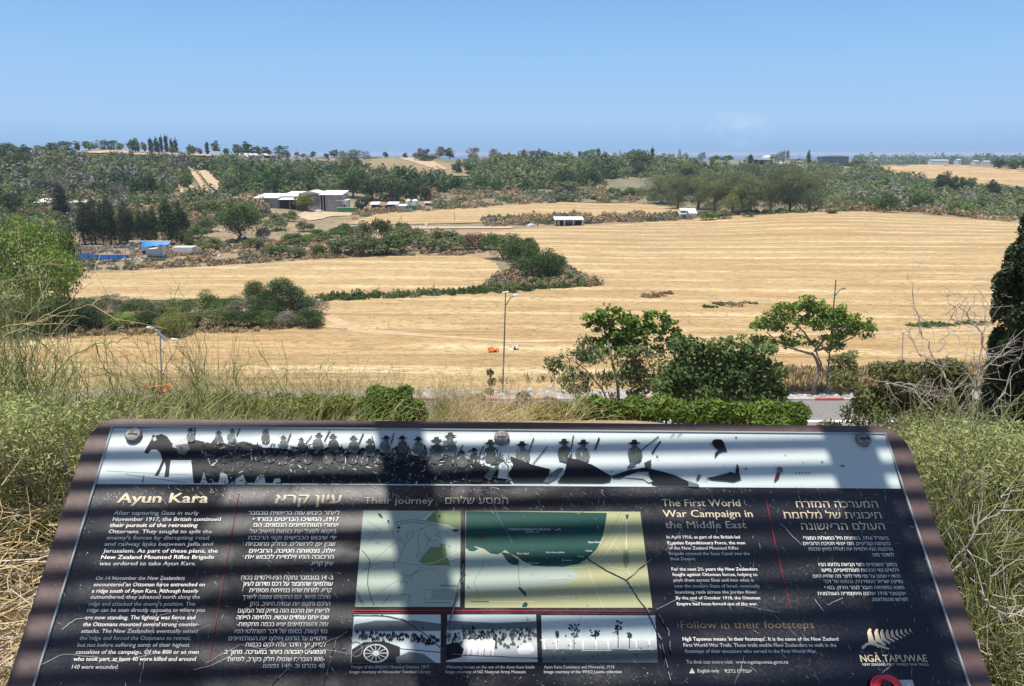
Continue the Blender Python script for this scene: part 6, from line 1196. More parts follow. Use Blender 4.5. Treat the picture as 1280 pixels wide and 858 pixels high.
text('heading', [('Their journey', 454.9, 541.3, 630.3, 8.2)], 'gold', 0.0, label='cream thin English heading'); text('heading', [('המסע שלהם', 556.6, 635, 630.3, 7.6, 1)], 'gold', 0.0, label='cream thin Hebrew heading')
text('heading', [('The First World', 827.5, 925.5, 633.4, 8.7), ('War Campaign in', 829, 941, 647, 8.8), ('the Middle East', 831.7, 933, 660.9, 8.8)], 'gold', .008)
text('heading', [('המערכה המזרח', 995.8, 1097.7, 635, 7.8, 1), ('תיכונית של מלחמת', 979.4, 1102, 648.7, 7.9, 1), ('העולם הראשונה', 1002, 1106.4, 662.7, 8, 1)], 'gold', .008)
text('paragraph', [(s, a, b_, y, 3.9) for s, a, b_, y in [('In April 1916, as part of the British-led', 833.4, 924.8, 673.7), ('Egyptian Expeditionary Force, the men', 834.5, 931.3, 681), ('of the New Zealand Mounted Rifles', 836, 923, 687.6), ('Brigade crossed the Suez Canal into the', 836.4, 937.2, 694.4), ('Sinai Desert.', 837.6, 869.7, 700.9), ('For the next 2½ years the New Zealanders', 839.5, 946.6, 713.8), ('fought against Ottoman forces, helping to', 840.6, 946.6, 720.6), ('push them across Sinai and into what is', 842, 942.3, 727.6), ('now the modern State of Israel, eventually', 843, 949.6, 734.9), ('launching raids across the Jordan River.', 843.9, 946.6, 742.4), ('By the end of October 1918, the Ottoman', 845, 950, 749.7), ('Empire had been forced out of the war.', 846.2, 947, 757.2)]], 'white', .01)
text('paragraph', [(s, a, b_, y, 3.9, 1) for s, a, b_, y in [('באפריל 1916, כמחצית חיל המשלוח המצרי', 1004.4, 1110.6, 675.2), ('בהנהגת הבריטים, חצו אנשי חטיבת הרובאים', 1004, 1113, 682), ('הרכובה הניו זילנדית את תעלת סואץ ונכנסו', 1011, 1115.8, 689), ('למדבר סיני.', 1089.5, 1117.6, 696.2), ('במשך השנתיים וחצי הבאות נלחמו הניו', 1023.4, 1121.3, 708.2), ("זילנדים נגד הכוחות העות'מאניים, סייעו", 1027.4, 1123.7, 715.3), ('להדוף אותם על פני סיני לתוך מה שהיא היום', 1016.4, 1125.7, 722.8), ('מדינת ישראל המודרנית, ובסופו של דבר', 1029.3, 1128.4, 729.4), ('פשטו במשימות מעבר לנהר הירדן. בסוף', 1030.5, 1130.4, 736.9), ("אוקטובר 1918 אולצה האימפריה העות'מנית", 1022, 1132.4, 744.4), ('לפרוש מהמלחמה.', 1089.5, 1135, 751.9)]], 'white', .01)
text('heading', [('Follow in their footsteps', 851, 1017.4, 785.9, 9.2)], 'bronze', .004, label='dull bronze heading at the lower right')
text('paragraph', [("Ngā Tapuwae means 'in their footsteps'. It is the name of the New Zealand", 853.4, 1047.9, 801.4, 4.4), ('First World War Trails. These trails enable New Zealanders to walk in the', 854.5, 1045.5, 809.1, 4.4), ('footsteps of their ancestors who served in the First World War.', 856.2, 1020.9, 816.6, 4.4)], 'white', .014)
text('paragraph', [('To find out more visit  www.ngatapuwae.govt.nz', 858, 985.3, 830, 4.4)], 'lightgrey', .002); text('paragraph', [('English only', 872, 899, 841, 4.2)], 'lightgrey', .002); text('paragraph', [('אנגלית בלבד', 905.4, 939.6, 841.5, 4, 1)], 'lightgrey', .002)
flat('warning_triangle', [('lightgrey', [(861.3, 842), (868.4, 842), (864.8, 835.3)]), ('dark', [(864.4, 840), (865.3, 840), (865.2, 837.4), (864.5, 837.4)])], .001)
text('caption', [('Troops of the ANZAC Mounted Division, 1917', 438.3, 536, 836, 3.8), ('Image courtesy of Alexander Turnbull Library', 437, 538.3, 842, 3.8)], 'lightgrey', .01)
text('caption', [('Watering horses on the eve of the Ayun Kara battle', 557.7, 668.3, 836, 3.8), ('Image courtesy of NZ National Army Museum', 557, 656.8, 842, 3.8)], 'lightgrey', .01)
text('caption', [('Ayun Kara Cemetery and Memorial, 1918', 680, 767.9, 836, 3.8), ('Image courtesy of the WHO Laurie collection', 680, 777.2, 842, 3.8)], 'lightgrey', .01)
text('logo_lettering', [('NGĀ TAPUWAE', 1076, 1159, 827.7, 8.6)], 'gold', .014); text('logo_lettering', [('NEW ZEALAND FIRST WORLD WAR TRAILS', 1078, 1160.4, 832.6, 3.2)], 'lightgrey', .01)
# fern of marching figures
pol = []; nf = 9
for i in range(nf):
    f_ = i / (nf - 1); x = 1087 + 50 * f_ ** .85; s_ = 1 - .72 * f_; yt = 787 + 1.5 * math.sin(f_ * 3) - 1.2 * f_; yb = 802 - 13 * f_
    pol += [('gold', [(x - 2.2 * s_, yt + 1), (x, yt - 1.6 * s_), (x + 2.2 * s_, yt + .6), (x + 1.4 * s_, yt + 2.6 * s_), (x + 3 * s_, yt + 7 * s_), (x + 5 * s_, yt + 13 * s_), (x + 13 * s_, yb + 6 * s_), (x + 11 * s_, yb + 8.5 * s_), (x + 3 * s_, yb + 3.5 * s_), (x - 1.5 * s_, yb + 1.5 * s_), (x - 2.6 * s_, yt + 8 * s_), (x - 3.4 * s_, yt + 4.5 * s_)])]
pol += [('gold', [(1077, 808), (1083, 804), (1089, 803.5), (1100, 806), (1112, 811.5), (1110, 812.5), (1098, 809), (1089, 806.5), (1084, 807), (1079, 812), (1076.5, 811)])]
flat('fern_emblem', pol, .0008)
# --- map prints
m1 = [(454.3, 638.5), (575.9, 639), (575, 759), (443.7, 759)]
Z8 = lambda L: [(440 + a / 3.282, 630 + b_ / 3.282) for a, b_ in L]
def strokes(L, w_): # thin line polygons from pixel polylines
    out = []
    for (a, b_), (c_, d_) in zip(L[:-1], L[1:]):
        l = math.hypot(c_ - a, d_ - b_) + 1e-6; nx, ny = -(d_ - b_) / l * w_ / 2, (c_ - a) / l * w_ / 2; out.append([(a + nx, b_ + ny), (c_ + nx, d_ + ny), (c_ - nx, d_ - ny), (a - nx, b_ - ny)])
    return out
def lines(ink, L, w_): return [(ink, q) for q in strokes(L, w_)]
pol = [('mapgreen', m1), ('patch', Z8([(340, 30), (446, 30), (446, 110), (400, 88), (300, 68)])), ('patch', Z8([(318, 178), (362, 178), (362, 164), (384, 164), (384, 178), (390, 215), (404, 255), (300, 250), (272, 238)]))]
for L, w_ in [([(178, 78), (215, 68), (260, 66), (305, 72), (330, 82)], .6), ([(180, 92), (220, 78), (262, 76), (300, 84)], .5), ([(167, 112), (175, 140), (205, 158), (218, 170)], .45), ([(188, 112), (190, 135), (215, 155)], .45), ([(230, 110), (228, 135), (218, 165), (200, 210), (190, 240)], .45), ([(247, 105), (252, 130), (235, 150), (222, 165)], .45), ([(278, 110), (270, 150), (275, 195), (262, 225)], .45), ([(293, 108), (318, 150), (300, 185), (272, 225)], .45), ([(40, 190), (62, 215), (74, 235), (66, 290), (64, 330), (75, 380), (92, 418)], 1.1), ([(170, 240), (180, 280), (238, 298), (262, 280), (290, 255)], .5), ([(238, 298), (250, 330)], .4), ([(20, 290), (70, 260), (130, 235), (250, 250), (340, 252), (445, 225)], .35), ([(445, 125), (380, 95), (330, 85), (200, 140), (110, 215), (30, 290)], .35), ([(70, 395), (160, 330), (280, 275), (350, 262)], .35), ([(345, 105), (360, 120), (340, 128), (365, 138)], .5), ([(300, 130), (318, 150), (352, 152)], .4), ([(128, 412), (158, 370)], .6), ([(195, 374), (236, 374), (236, 402)], .6), ([(200, 320), (212, 318), (228, 322), (226, 330)], .5), ([(300, 352), (430, 352), (430, 392), (298, 392), (300, 352)], .35), ([(298, 405), (400, 406)], .6), ([(20, 380), (40, 410)], .4), ([(60, 70), (120, 110), (60, 160)], .3), ([(40, 100), (100, 120)], .3)]: pol += lines('line', Z8(L), w_)
for i in range(10): x = 185 + i * 13; pol += lines('line', Z8([(x, 70 + abs(i - 5)), (x + 2, 82 + abs(i - 5))]), .4)
for cx_, cy_ in ((192, 98), (284, 102), (380, 190), (318, 150)): pol.append(('dark', Z8([(cx_ - 9, cy_), (cx_, cy_ - 5), (cx_ + 9, cy_ + 1), (cx_, cy_ + 6)] if cy_ == 98 else [(cx_ - 3, cy_), (cx_, cy_ - 3), (cx_ + 3, cy_), (cx_, cy_ + 3)])))
pol += [('cream', Z8([(318, 40), (330, 38), (300, 68), (292, 66)]))] ; pol += lines('cream', Z8([(300, 248), (345, 240), (395, 215), (446, 190)]), .6)
flat('battle_map', pol, .0006, label='pale green battle map with black arrows')
text('map_lettering', [('AYUN KARA', Z8([(363, 0)])[0][0], Z8([(432, 0)])[0][0], Z8([(0, 341)])[0][1], 2.4)], 'line', .01)
for i, yy in enumerate((361, 370, 379, 388)): text('map_lettering', [(('Auckland Mounted Rifles', 'Canterbury Mounted Rifles', 'Wellington Mounted Rifles', 'Ottoman forces')[i], Z8([(325, 0)])[0][0], Z8([(426 - 10 * (i == 3), 0)])[0][0], Z8([(0, yy)])[0][1], 1.5)], 'line', .004)
sea = [(468, 30), (1045, 38), (1043, 60), (1030, 130), (1005, 185), (965, 225), (930, 248), (870, 258), (800, 258), (745, 255), (700, 235), (680, 218), (650, 205), (628, 190), (600, 208), (570, 205), (540, 185), (505, 175), (466, 185)]
pol = [('tan', Z8([(466, 29), (1182, 33), (1232, 427), (463, 427)])), ('mapgreen', Z8([(466, 180), (560, 200), (700, 240), (900, 262), (930, 300), (890, 330), (700, 350), (464, 360)])), ('sea', Z8(sea)), ('sea', Z8([(610, 198), (640, 240), (655, 250), (682, 252), (684, 232), (650, 205)])), ('sea', Z8([(466, 178), (500, 176), (520, 186), (500, 196), (480, 194)])), ('patch', Z8([(1112, 195), (1132, 190), (1138, 240), (1122, 268), (1112, 240)]))]
for L, w_ in [([(684, 235), (684, 300), (690, 345)], .5), ([(545, 205), (535, 260), (500, 320), (520, 380), (520, 400)], .35), ([(700, 262), (760, 252), (900, 262), (960, 240), (1000, 205), (1030, 160), (1080, 80), (1100, 40)], .35), ([(487, 402), (562, 402)], 1)]: pol += lines('line', Z8(L), w_)
for L, w_ in [([(960, 232), (990, 330), (1030, 425)], .4), ([(1115, 60), (1090, 130), (1060, 180), (1000, 250), (930, 262), (870, 262)], .5), ([(1125, 60), (1125, 190)], 1.2), ([(1130, 260), (1150, 340), (1160, 420)], .35), ([(1040, 230), (1060, 262), (1125, 268)], .4), ([(562, 402), (745, 402)], .7), ([(1080, 175), (1110, 200), (1180, 190)], .4)]: pol += lines('cream', Z8(L), w_)
pol += [('sea', Z8([(678, 345), (690, 342), (702, 355), (712, 362), (716, 385), (710, 380), (694, 362)])), ('sea', Z8([(700, 412), (712, 402), (722, 412), (716, 425), (698, 425)])), ('sea', Z8([(1122, 45), (1135, 44), (1132, 62), (1126, 66)]))]
flat('campaign_map', pol, .0006, label='wide map with dark green sea and tan land')
for s, x0, x1, y, hh, ink in [('MEDITERRANEAN SEA', 642, 858, 110, 2.6, 'lightgrey'), ('EGYPT', 843, 915, 388, 3, 'cream'), ('OTTOMAN', 1063, 1180, 340, 3, 'cream'), ('EMPIRE', 1080, 1167, 361, 3, 'cream'), ('Port Said', 678, 724, 209, 2.4, 'white'), ('Ayun Kara', 968, 1020, 162, 2.4, 'white'), ('Gaza', 958, 985, 197, 2.4, 'white'), ('Suez railway pipeline', 795, 872, 203, 2, 'white'), ('Rafa', 928, 952, 220, 2.2, 'lightgrey'), ('El Arish', 862, 902, 236, 2.2, 'lightgrey'), ('Romani', 726, 766, 247, 2.2, 'lightgrey'), ('SINAI DESERT', 808, 905, 312, 2.6, 'cream'), ('Cairo', 525, 552, 372, 2, 'cream')]:
    (xa, ya), (xb, yb_) = Z8([(x0, y)])[0], Z8([(x1, y)])[0]; text('map_lettering', [(s, xa, xb, ya, hh)], ink, .006)
for s, x0, x1, y, ink in [('הים התיכון', 715, 768, 120, 'lightgrey'), ('מצרים', 858, 902, 407, 'cream'), ('האימפריה העות׳מנית', 1050, 1205, 378, 'cream')]:
    (xa, ya), (xb, yb_) = Z8([(x0, y)])[0], Z8([(x1, y)])[0]; text('map_lettering', [(s, xa, xb, ya, 2.3, 1)], ink, .004)
# --- header photograph: mounted column in silhouette on a pale sky
r5 = random.Random(55)
hd = [('pale_photo_print', [(138.6, 535.3), (300, 535.8), (640, 538), (1106.5, 542.4), (1126, 611.2), (640, 607.6), (120.8, 605.4)])]
C1 = lambda L: [(80 + a / 4.571, 510 + b_ / 4.571) for a, b_ in L]; C3 = lambda L: [(600 + a / 4.571, 510 + b_ / 4.571) for a, b_ in L]; C4 = lambda L: [(860 + a / 4.267, 510 + b_ / 4.267) for a, b_ in L]; C2 = lambda L: [(340 + a / 4.571, 510 + b_ / 4.571) for a, b_ in L]
hd += [('dark', C1([(458, 255), (480, 215), (500, 180), (508, 152), (522, 160), (560, 150), (590, 165), (615, 200), (640, 205), (690, 190), (760, 185), (830, 200), (870, 215), (860, 260), (830, 300), (840, 350), (850, 432), (820, 432), (800, 370), (780, 432), (742, 432), (735, 380), (728, 300), (690, 300), (640, 300), (610, 300), (604, 350), (600, 395), (574, 398), (582, 340), (575, 310), (556, 355), (540, 390), (516, 390), (540, 350), (562, 300), (552, 260), (530, 240), (500, 240), (478, 265)])),
       ('lightgrey', C1([(620, 205), (650, 185), (690, 170), (720, 180), (700, 215), (650, 235), (620, 225)])), ('grey', C1([(640, 215), (700, 205), (720, 235), (690, 270), (650, 262)])), ('lightgrey', C1([(508, 170), (525, 165), (530, 185), (512, 192)])),
       ('line', C1([(240, 360), (700, 385), (740, 384), (240, 363)])), ('line', C1([(350, 380), (700, 428), (700, 431), (350, 383)])), ('grey', C1([(455, 385), (462, 386), (452, 430), (444, 430)]))]
# the dark body of the column: overlapping horses
crowd = [(262, 588), (254, 572), (259, 560), (268, 549), (285, 556), (305, 552), (330, 560), (352, 560), (372, 566), (398, 560), (420, 566), (445, 560), (470, 566), (500, 566), (530, 572), (552, 572), (575, 570), (600, 580), (625, 588), (640, 606), (500, 605.5), (352, 604.5), (350, 598), (343, 599), (341, 604.5), (332, 604.4), (330, 594), (322, 596), (318, 604), (308, 604), (304, 594), (296, 598), (293, 604), (286, 603.8), (284, 594), (276, 590), (273, 603.8), (267, 603.5)]
hd += [('dark', crowd)]
for i in range(1300):
    x = r5.uniform(252, 640); t_ = (x - 250) / 390; lo = 553 + 18 * t_ + r5.uniform(-3, 4); y = lo + (605.5 - lo) * r5.random() ** 1.25; l = r5.uniform(1.2, 5.5) * (1.3 if y < 578 else .8); w_ = r5.uniform(.5, 1.7); a = r5.choice([r5.gauss(2.2, .5), r5.gauss(.2, .5), r5.gauss(1.4, .3)])
    ink = r5.choice(['dark', 'dark', 'grey', 'grey', 'line', 'lightgrey', 'line', 'charcoal']) if y < 582 else r5.choice(['dark', 'dark', 'charcoal', 'charcoal', 'line', 'dark', 'grey'] + ['lightgrey', 'grey'] * (r5.random() < .6))
    c_, s_ = math.cos(a), math.sin(a) * .7; q = [(x + c_ * u - s_ * v, min(606, y + s_ * u + c_ * v * .7)) for u, v in ((-l, 0), (-l * .3, w_ * r5.uniform(.4, 1)), (l * .5, w_ * r5.uniform(.3, 1)), (l, 0), (l * .2, -w_ * r5.uniform(.4, 1)), (-l * .6, -w_ * .5))]; hd.append((ink, q))
def rider(x, y, s=1.0, rifle=0, body='grey', lean=0):
    """hat, face, shoulders"""
    s *= 1.0; o_ = [('dark', [(x - 8 * s, y + .4), (x - 3.4 * s, y - 1.2 * s), (x - 2.6 * s, y - 4 * s), (x + 2.4 * s, y - 4.2 * s), (x + 3.2 * s, y - 1.2 * s), (x + 8 * s, y - .6), (x + 3 * s, y + 1.5 * s), (x - 3.5 * s, y + 1.7 * s)]), ('line', [(x - 2.6 * s, y + 1.2 * s), (x + 2.8 * s, y + 1.2 * s), (x + 2.2 * s, y + 5 * s), (x - 1 * s, y + 5.4 * s)])]
    o_ += [(body, [(x - 2 * s + lean, y + 4.6 * s), (x + 3 * s + lean, y + 4.2 * s), (x + 7 * s + lean, y + 7 * s), (x + 9.5 * s + lean, y + 14 * s), (x + 8 * s + lean, y + 21 * s), (x + 2 * s + lean, y + 24 * s), (x - 6 * s + lean, y + 22 * s), (x - 8 * s + lean, y + 13 * s), (x - 6 * s + lean, y + 7 * s)])]
    for _ in range(13):
        u, v = r5.uniform(-6, 8) * s, r5.uniform(6, 22) * s; l = r5.uniform(1.2, 3.6) * s; a = r5.gauss(1.9, .5); o_.append((r5.choice(['charcoal', 'line', 'lightgrey', 'dark', 'grey']), [(x + lean + u + math.cos(a) * l, y + v + math.sin(a) * l), (x + lean + u + .9 * s, y + v), (x + lean + u - math.cos(a) * l, y + v - math.sin(a) * l), (x + lean + u - .8 * s, y + v)]))
    if rifle: o_ += lines('dark', [(x + 8 * s, y + 9 * s), (x + 8 * s + rifle, y - 8 * s)], 1.3)
    return o_
for x in np.arange(300, 632, 17.5): hd += rider(x + r5.uniform(-5, 5), 560 + (x - 300) * .02 + r5.uniform(-3, 4), r5.uniform(.6, .85), r5.choice([0, 0, 6, -4]), r5.choice(['charcoal', 'line', 'charcoal']))
for i, (x, y) in enumerate([(238.6, 539), (273.6, 542), (291, 540), (331.6, 541), (354.6, 548), (377, 550.5), (399, 545.5), (416.6, 547), (442, 549), (462.5, 552.7), (483, 549), (503, 549), (522.7, 550.4), (545.7, 551.6), (563, 546), (613, 555), (652.5, 557), (705, 554), (729, 555), (792.6, 555)]):
    s_ = .62 if i < 6 else (.8 if i < 13 else 1.05); hd += rider(x, y, s_, [6, 0, 5, -3, 4, 8, 7, 0, 6, -4, 3, 0, 0, 9, 0, 0, 6, 3, 0, 22][i] if i != 0 else 1, ['grey', 'line', 'grey', 'line'][i % 4], [0, 0, -2, 0][i % 4])
hd += [('dark', C3([(-30, 310), (20, 345), (30, 370), (5, 430), (-60, 430)])), ('dark', C3([(170, 280), (300, 330), (400, 355), (380, 430), (190, 430), (160, 380), (190, 330)])), ('dark', C3([(500, 290), (560, 300), (640, 330), (750, 395), (740, 425), (700, 432), (440, 430), (480, 380)])), ('grey', C3([(380, 400), (450, 345), (480, 350), (430, 410), (390, 432), (360, 430)])), ('lightgrey', C3([(110, 350), (160, 350), (155, 410), (100, 405)])), ('grey', C3([(20, 400), (60, 355), (110, 330), (60, 420)])),
       ('dark', C3([(745, 395), (850, 360), (940, 345), (985, 355), (1100, 385), (1200, 430), (1235, 448), (1010, 446), (980, 440), (960, 370), (900, 370), (800, 405), (760, 405)])), ('lightgrey', C3([(820, 400), (900, 375), (960, 400), (985, 425), (960, 432), (930, 410)])), ('grey', C3([(835, 350), (865, 310), (890, 330), (860, 350)])), ('line', C3([(935, 320), (975, 300), (975, 345), (945, 350)]))]
hd += lines('dark', C3([(680, 175), (655, 245)]), 2) + lines('dark', C3([(1030, 195), (980, 265)]), 2) + lines('line', C3([(1110, 150), (1085, 172)]), .8) + lines('line', C3([(1155, 145), (1125, 168)]), .8) + lines('dark', C3([(385, 225), (300, 325)]), 1.1)
hd += [('dark', C4([(100, 192), (125, 194), (128, 180), (138, 172), (172, 172), (185, 182), (190, 195), (206, 236), (180, 236), (160, 246), (138, 272), (142, 245), (160, 228), (140, 215), (128, 196)])), ('dark', C4([(88, 378), (140, 370), (200, 355), (225, 345), (250, 355), (258, 300), (268, 320), (270, 350), (280, 385), (240, 398), (190, 392), (130, 388)])), ('line', C4([(40, 390), (50, 360), (70, 362), (52, 388)])), ('grey', C4([(0, 395), (50, 410), (60, 424), (0, 424)])), ('dark', C4([(805, 313), (820, 310), (840, 314), (820, 318)])), ('maroon', C4([(455, 395), (470, 350), (490, 345), (480, 380), (460, 398)])), ('grey', C4([(468, 330), (485, 316), (500, 325), (502, 345), (485, 350)]))]
for i in range(5): cx_ = 572 + i * 18; hd.append(('dark', C4([(cx_ - 4, 352), (cx_, 347), (cx_ + 5, 351), (cx_, 356)])))
flat('header_photo', hd, .0005, label='long pale photograph of mounted soldiers in wide brimmed hats')
# --- three small photographs
p1 = [(442.5, 768.6), (551, 768.6), (550.4, 829), (438.3, 829.2)]; p2 = [(559.3, 768.6), (670, 768.6), (672, 828), (557.8, 827.8)]; p3 = [(676.5, 769.5), (818.7, 769.8), (822.3, 828.8), (678, 828.4)]
pol = [('pale_photo_print', p1), ('grey', [(443, 781), (470, 776), (520, 776), (551, 780), (551, 789), (442, 790)])]
for i in range(90): x = r5.uniform(446, 549); s_ = r5.uniform(1, 2.6); y = 792 + (x - 446) * .07 + r5.uniform(-3, 7); pol.append((r5.choice(['dark', 'dark', 'line']), [(x - s_, y), (x - s_ * .2, y - 2 * s_ * .8), (x + s_, y - .4), (x + s_ * .7, y + 2.8), (x + s_ * .2, y + .6), (x - s_ * .6, y + 2.8)]))
def ring(cx_, cy_, rx, ry, w_, ink, n=20): P_ = [(cx_ + rx * math.cos(a), cy_ + ry * math.sin(a)) for a in np.linspace(0, 6.283, n + 1)]; return lines(ink, P_, w_)
pol += [('dark', [(440, 812), (455, 803), (480, 802), (500, 809), (500, 829), (439, 829)])] + ring(470, 817, 15, 11, 1.6, 'lightgrey') + ring(470, 817, 3, 2.4, 1.5, 'white')
for a in np.arange(0, 6.28, .52): pol += lines('lightgrey', [(470, 817), (470 + 14 * math.cos(a), 817 + 10.4 * math.sin(a))], .8)
pol += ring(445, 812, 8, 9, 1.3, 'grey') + [('grey', [(495, 822), (512, 815), (530, 818), (545, 829), (495, 829)])] + lines('dark', [(486, 810), (551, 816)], 1)
flat('small_photo', pol, .0006, label='small photo of a horse column with a gun wheel in front')
pol = [('pale_photo_print', p2), ('grey', [(559, 776), (620, 779), (670, 777), (670.5, 786), (558.8, 788)]), ('lightgrey', [(558.6, 789), (670.6, 788), (672, 828), (557.9, 827.6)])]
for i in range(170): x = r5.uniform(560, 670); y = r5.choice([r5.uniform(785, 797), r5.uniform(793, 812)]); s_ = r5.uniform(1, 2.8); pol.append((r5.choice(['dark', 'line', 'line', 'grey']) if x < 625 or y < 800 else r5.choice(['lightgrey', 'line']), [(x - s_, y), (x - s_ * .2, y - 2 * s_ * .8), (x + s_, y - .4), (x + s_ * .7, y + 3.2), (x + s_ * .2, y + .6), (x - s_ * .6, y + 3.2)]))
for x in (583, 590, 598, 606, 614): pol.append((r5.choice(['white', 'line', 'white']), [(x - 4, 806), (x - 3, 800), (x + 1, 799), (x + 5, 802), (x + 4, 809), (x + 3, 821), (x + 1, 821), (x, 810), (x - 3, 820), (x - 4, 820)]))
pol += [('dark', [(558.2, 806), (572, 803), (580, 812), (576, 822), (557.9, 826)]), ('white', [(646, 812), (655, 804), (664, 805), (669, 814), (660, 819), (648, 818)])]
flat('small_photo', pol, .0006, label='small photo of horses watering in a dusty valley')
pol = [('pale_photo_print', p3), ('lightgrey', [(677.2, 801), (820.5, 801), (821.2, 812), (677.5, 812)]), ('grey', [(677.5, 812), (821.2, 812), (822.3, 828.8), (678, 828.4)])]
D7 = lambda L: [(530 + a / 4.267, 680 + b_ / 4.267) for a, b_ in L]
for base, w_, yt, yb in ((710, 7, 467, 505), (800, 44, 430, 520), (1035, 26, 412, 505), (1095, 18, 476, 510), (915, 32, 462, 500)):
    for i in range(34): f_ = r5.random(); x = base + r5.gauss(0, w_ * .42); y = yt + (yb - yt) * f_ * (.75 if base != 915 else .8); s_ = r5.uniform(3, 8); pol.append((r5.choice(['dark', 'dark', 'line']), D7([(x - s_, y), (x, y - s_), (x + s_, y), (x + s_ * .3, y + s_ * 1.1)])))
    pol += lines('dark', D7([(base, yt + 20), (base, 560)]), 1)
for x0 in (640, 705, 780, 845, 915, 980, 1130, 1200): pol += lines('white', D7([(x0, 512), (x0 + 4, 565)]), 1.6) + lines('white', D7([(x0 - 18, 514), (x0 + 20, 513)]), 1.2)
pol += lines('white', D7([(840, 569), (1000, 569)]), 1) + lines('white', D7([(1085, 566), (1235, 562)]), 1)
for i in range(80): x = r5.uniform(640, 1230); y = r5.uniform(530, 628); s_ = r5.uniform(3, 9); pol.append((r5.choice(['grey', 'line', 'lightgrey']) if y < 580 else r5.choice(['line', 'dark', 'grey']), D7([(x - s_, y), (x, y - s_ * .3), (x + s_, y), (x, y + s_ * .35)])))
flat('small_photo', pol, .0006, label='small photo of a cemetery with white crosses and trees')
# --- wear: rules, cracks and scratches of the cover
pol = lines('red', [(440, 763.6), (815, 764.6)], 1.1) + lines('red', [(957, 624), (969, 682), (988, 762)], .8) + lines('red', [(299, 616), (287, 682), (261, 830)], .7) + lines('red', [(440, 766.5), (815, 767.3)], .4)
flat('fold_lines', pol, .0014)
def crack(L, w_, inks=('dark', 'lightgrey'), jit=.7):
    out = []; P_ = []
    for (a, b_), (c_, d_) in zip(L[:-1], L[1:]):
        for t_ in np.linspace(0, 1, 6)[:-1]: P_.append((a + (c_ - a) * t_ + r5.uniform(-jit, jit), b_ + (d_ - b_) * t_ + r5.uniform(-jit, jit) * .6))
    P_.append(L[-1]); out += lines(inks[0], P_, w_)
    if len(inks) > 1: out += [(inks[1], q) for i, q in enumerate(strokes([(x + w_ * .6, y - w_ * .4) for x, y in P_], w_ * .35)) if i % 3]
    return out
pol = []
for L, w_ in [([(734, 699), (758, 714), (783, 726), (795, 745), (809, 764), (815, 780), (826, 800), (832, 830), (838, 857)], 1.6), ([(782, 726), (810, 703), (830, 690), (850, 664)], 1.3), ([(440, 770), (480, 770), (505, 775), (530, 792), (552, 812)], 1.3), ([(552, 812), (575, 725), (580, 700)], 1.0), ([(560, 785), (575, 735), (582, 718)], .9), ([(340, 856), (380, 815), (440, 790)], 1.4), ([(438, 787), (420, 800), (404, 857)], 1.2), ([(446, 740), (455, 757)], 1), ([(557, 818), (600, 820), (680, 824)], 1), ([(820, 765), (835, 790), (838, 820)], 1.5)]: flat('crack', crack(L, w_ * .85), .0016)
for L, w_ in [([(200, 770), (235, 760), (245, 790), (262, 782)], .7), ([(175, 853), (182, 820), (194, 780), (204, 720)], 1.0), ([(77, 788), (95, 775), (118, 772)], 1.4), ([(242, 838), (262, 833), (290, 820)], 1.5), ([(50, 832), (80, 818), (120, 822), (150, 828), (190, 818)], 1.0), ([(820, 762), (850, 748), (880, 755), (930, 758), (975, 766)], .8), ([(1018, 750), (1030, 765)], 1.3), ([(1033, 757), (1053, 748)], 1.1), ([(975, 655), (1002, 682)], .9), ([(1102, 842), (1112, 833)], 1.0), ([(1118, 818), (1126, 826)], .8), ([(258, 829), (300, 806), (330, 812), (370, 795)], .8), ([(405, 812), (440, 818), (470, 800)], .6), ([(610, 600), (620, 640), (640, 680)], .4), ([(955, 758), (1000, 800)], .4), ([(930, 820), (918, 857)], .8)]: flat('crack', crack(L, w_ * .4, ('lightgrey',), .8), .0017)
mb = MB(); U_ = []
def scr(n, x0, x1, y0, y1, l0, l1, w0, w1, ang, sp):
    for i in range(n):
        x = r5.uniform(x0, x1); y = y0 + (y1 - y0) * r5.random(); a = r5.gauss(ang, sp); l = r5.uniform(l0, l1) * r5.random(); w_ = r5.uniform(w0, w1); dx, dy = math.cos(a) * l, math.sin(a) * l
        mb.poly(U3([(x, y), (x + dx * .5 + w_, y + dy * .5 - w_ * .4), (x + dx, y + dy), (x + dx * .5 - w_, y + dy * .5 + w_ * .4)], .0018), r5.choice([0, 0, 1]))
scr(420, 125, 620, 606, 628, 2, 14, .12, .4, 1.0, .7); scr(260, 600, 1120, 606, 640, 2, 16, .1, .3, .9, .5); scr(420, 70, 440, 640, 855, 2, 12, .12, .42, .2, 1.2); scr(240, 380, 830, 630, 857, 2, 14, .1, .35, .5, 1.0); scr(300, 830, 1190, 640, 857, 3, 22, .08, .28, .8, .7); scr(160, 130, 1110, 538, 606, 2, 12, .1, .3, .4, 1); scr(160, 560, 860, 840, 857, 1, 5, .2, .6, .3, 1.5); scr(60, 95, 160, 620, 760, 1, 5, .3, .8, .3, 1.5)
o = mb.build('scratches', [INK['lightgrey'], INK['grey']], panel); o['kind'] = 'stuff'
mb = MB()
for i in range(70):   # bird lime, mud specks and dried seeds
    x = r5.uniform(450, 600) if r5.random() < .35 else r5.uniform(100, 1150); y = r5.uniform(545, 850); s_ = r5.uniform(.5, 2.0); mb.poly(U3([(x + math.cos(a) * s_ * r5.uniform(.5, 1.3), y + math.sin(a) * s_ * .7 * r5.uniform(.5, 1.3)) for a in np.arange(6) * 1.047], .0019), i % 2)
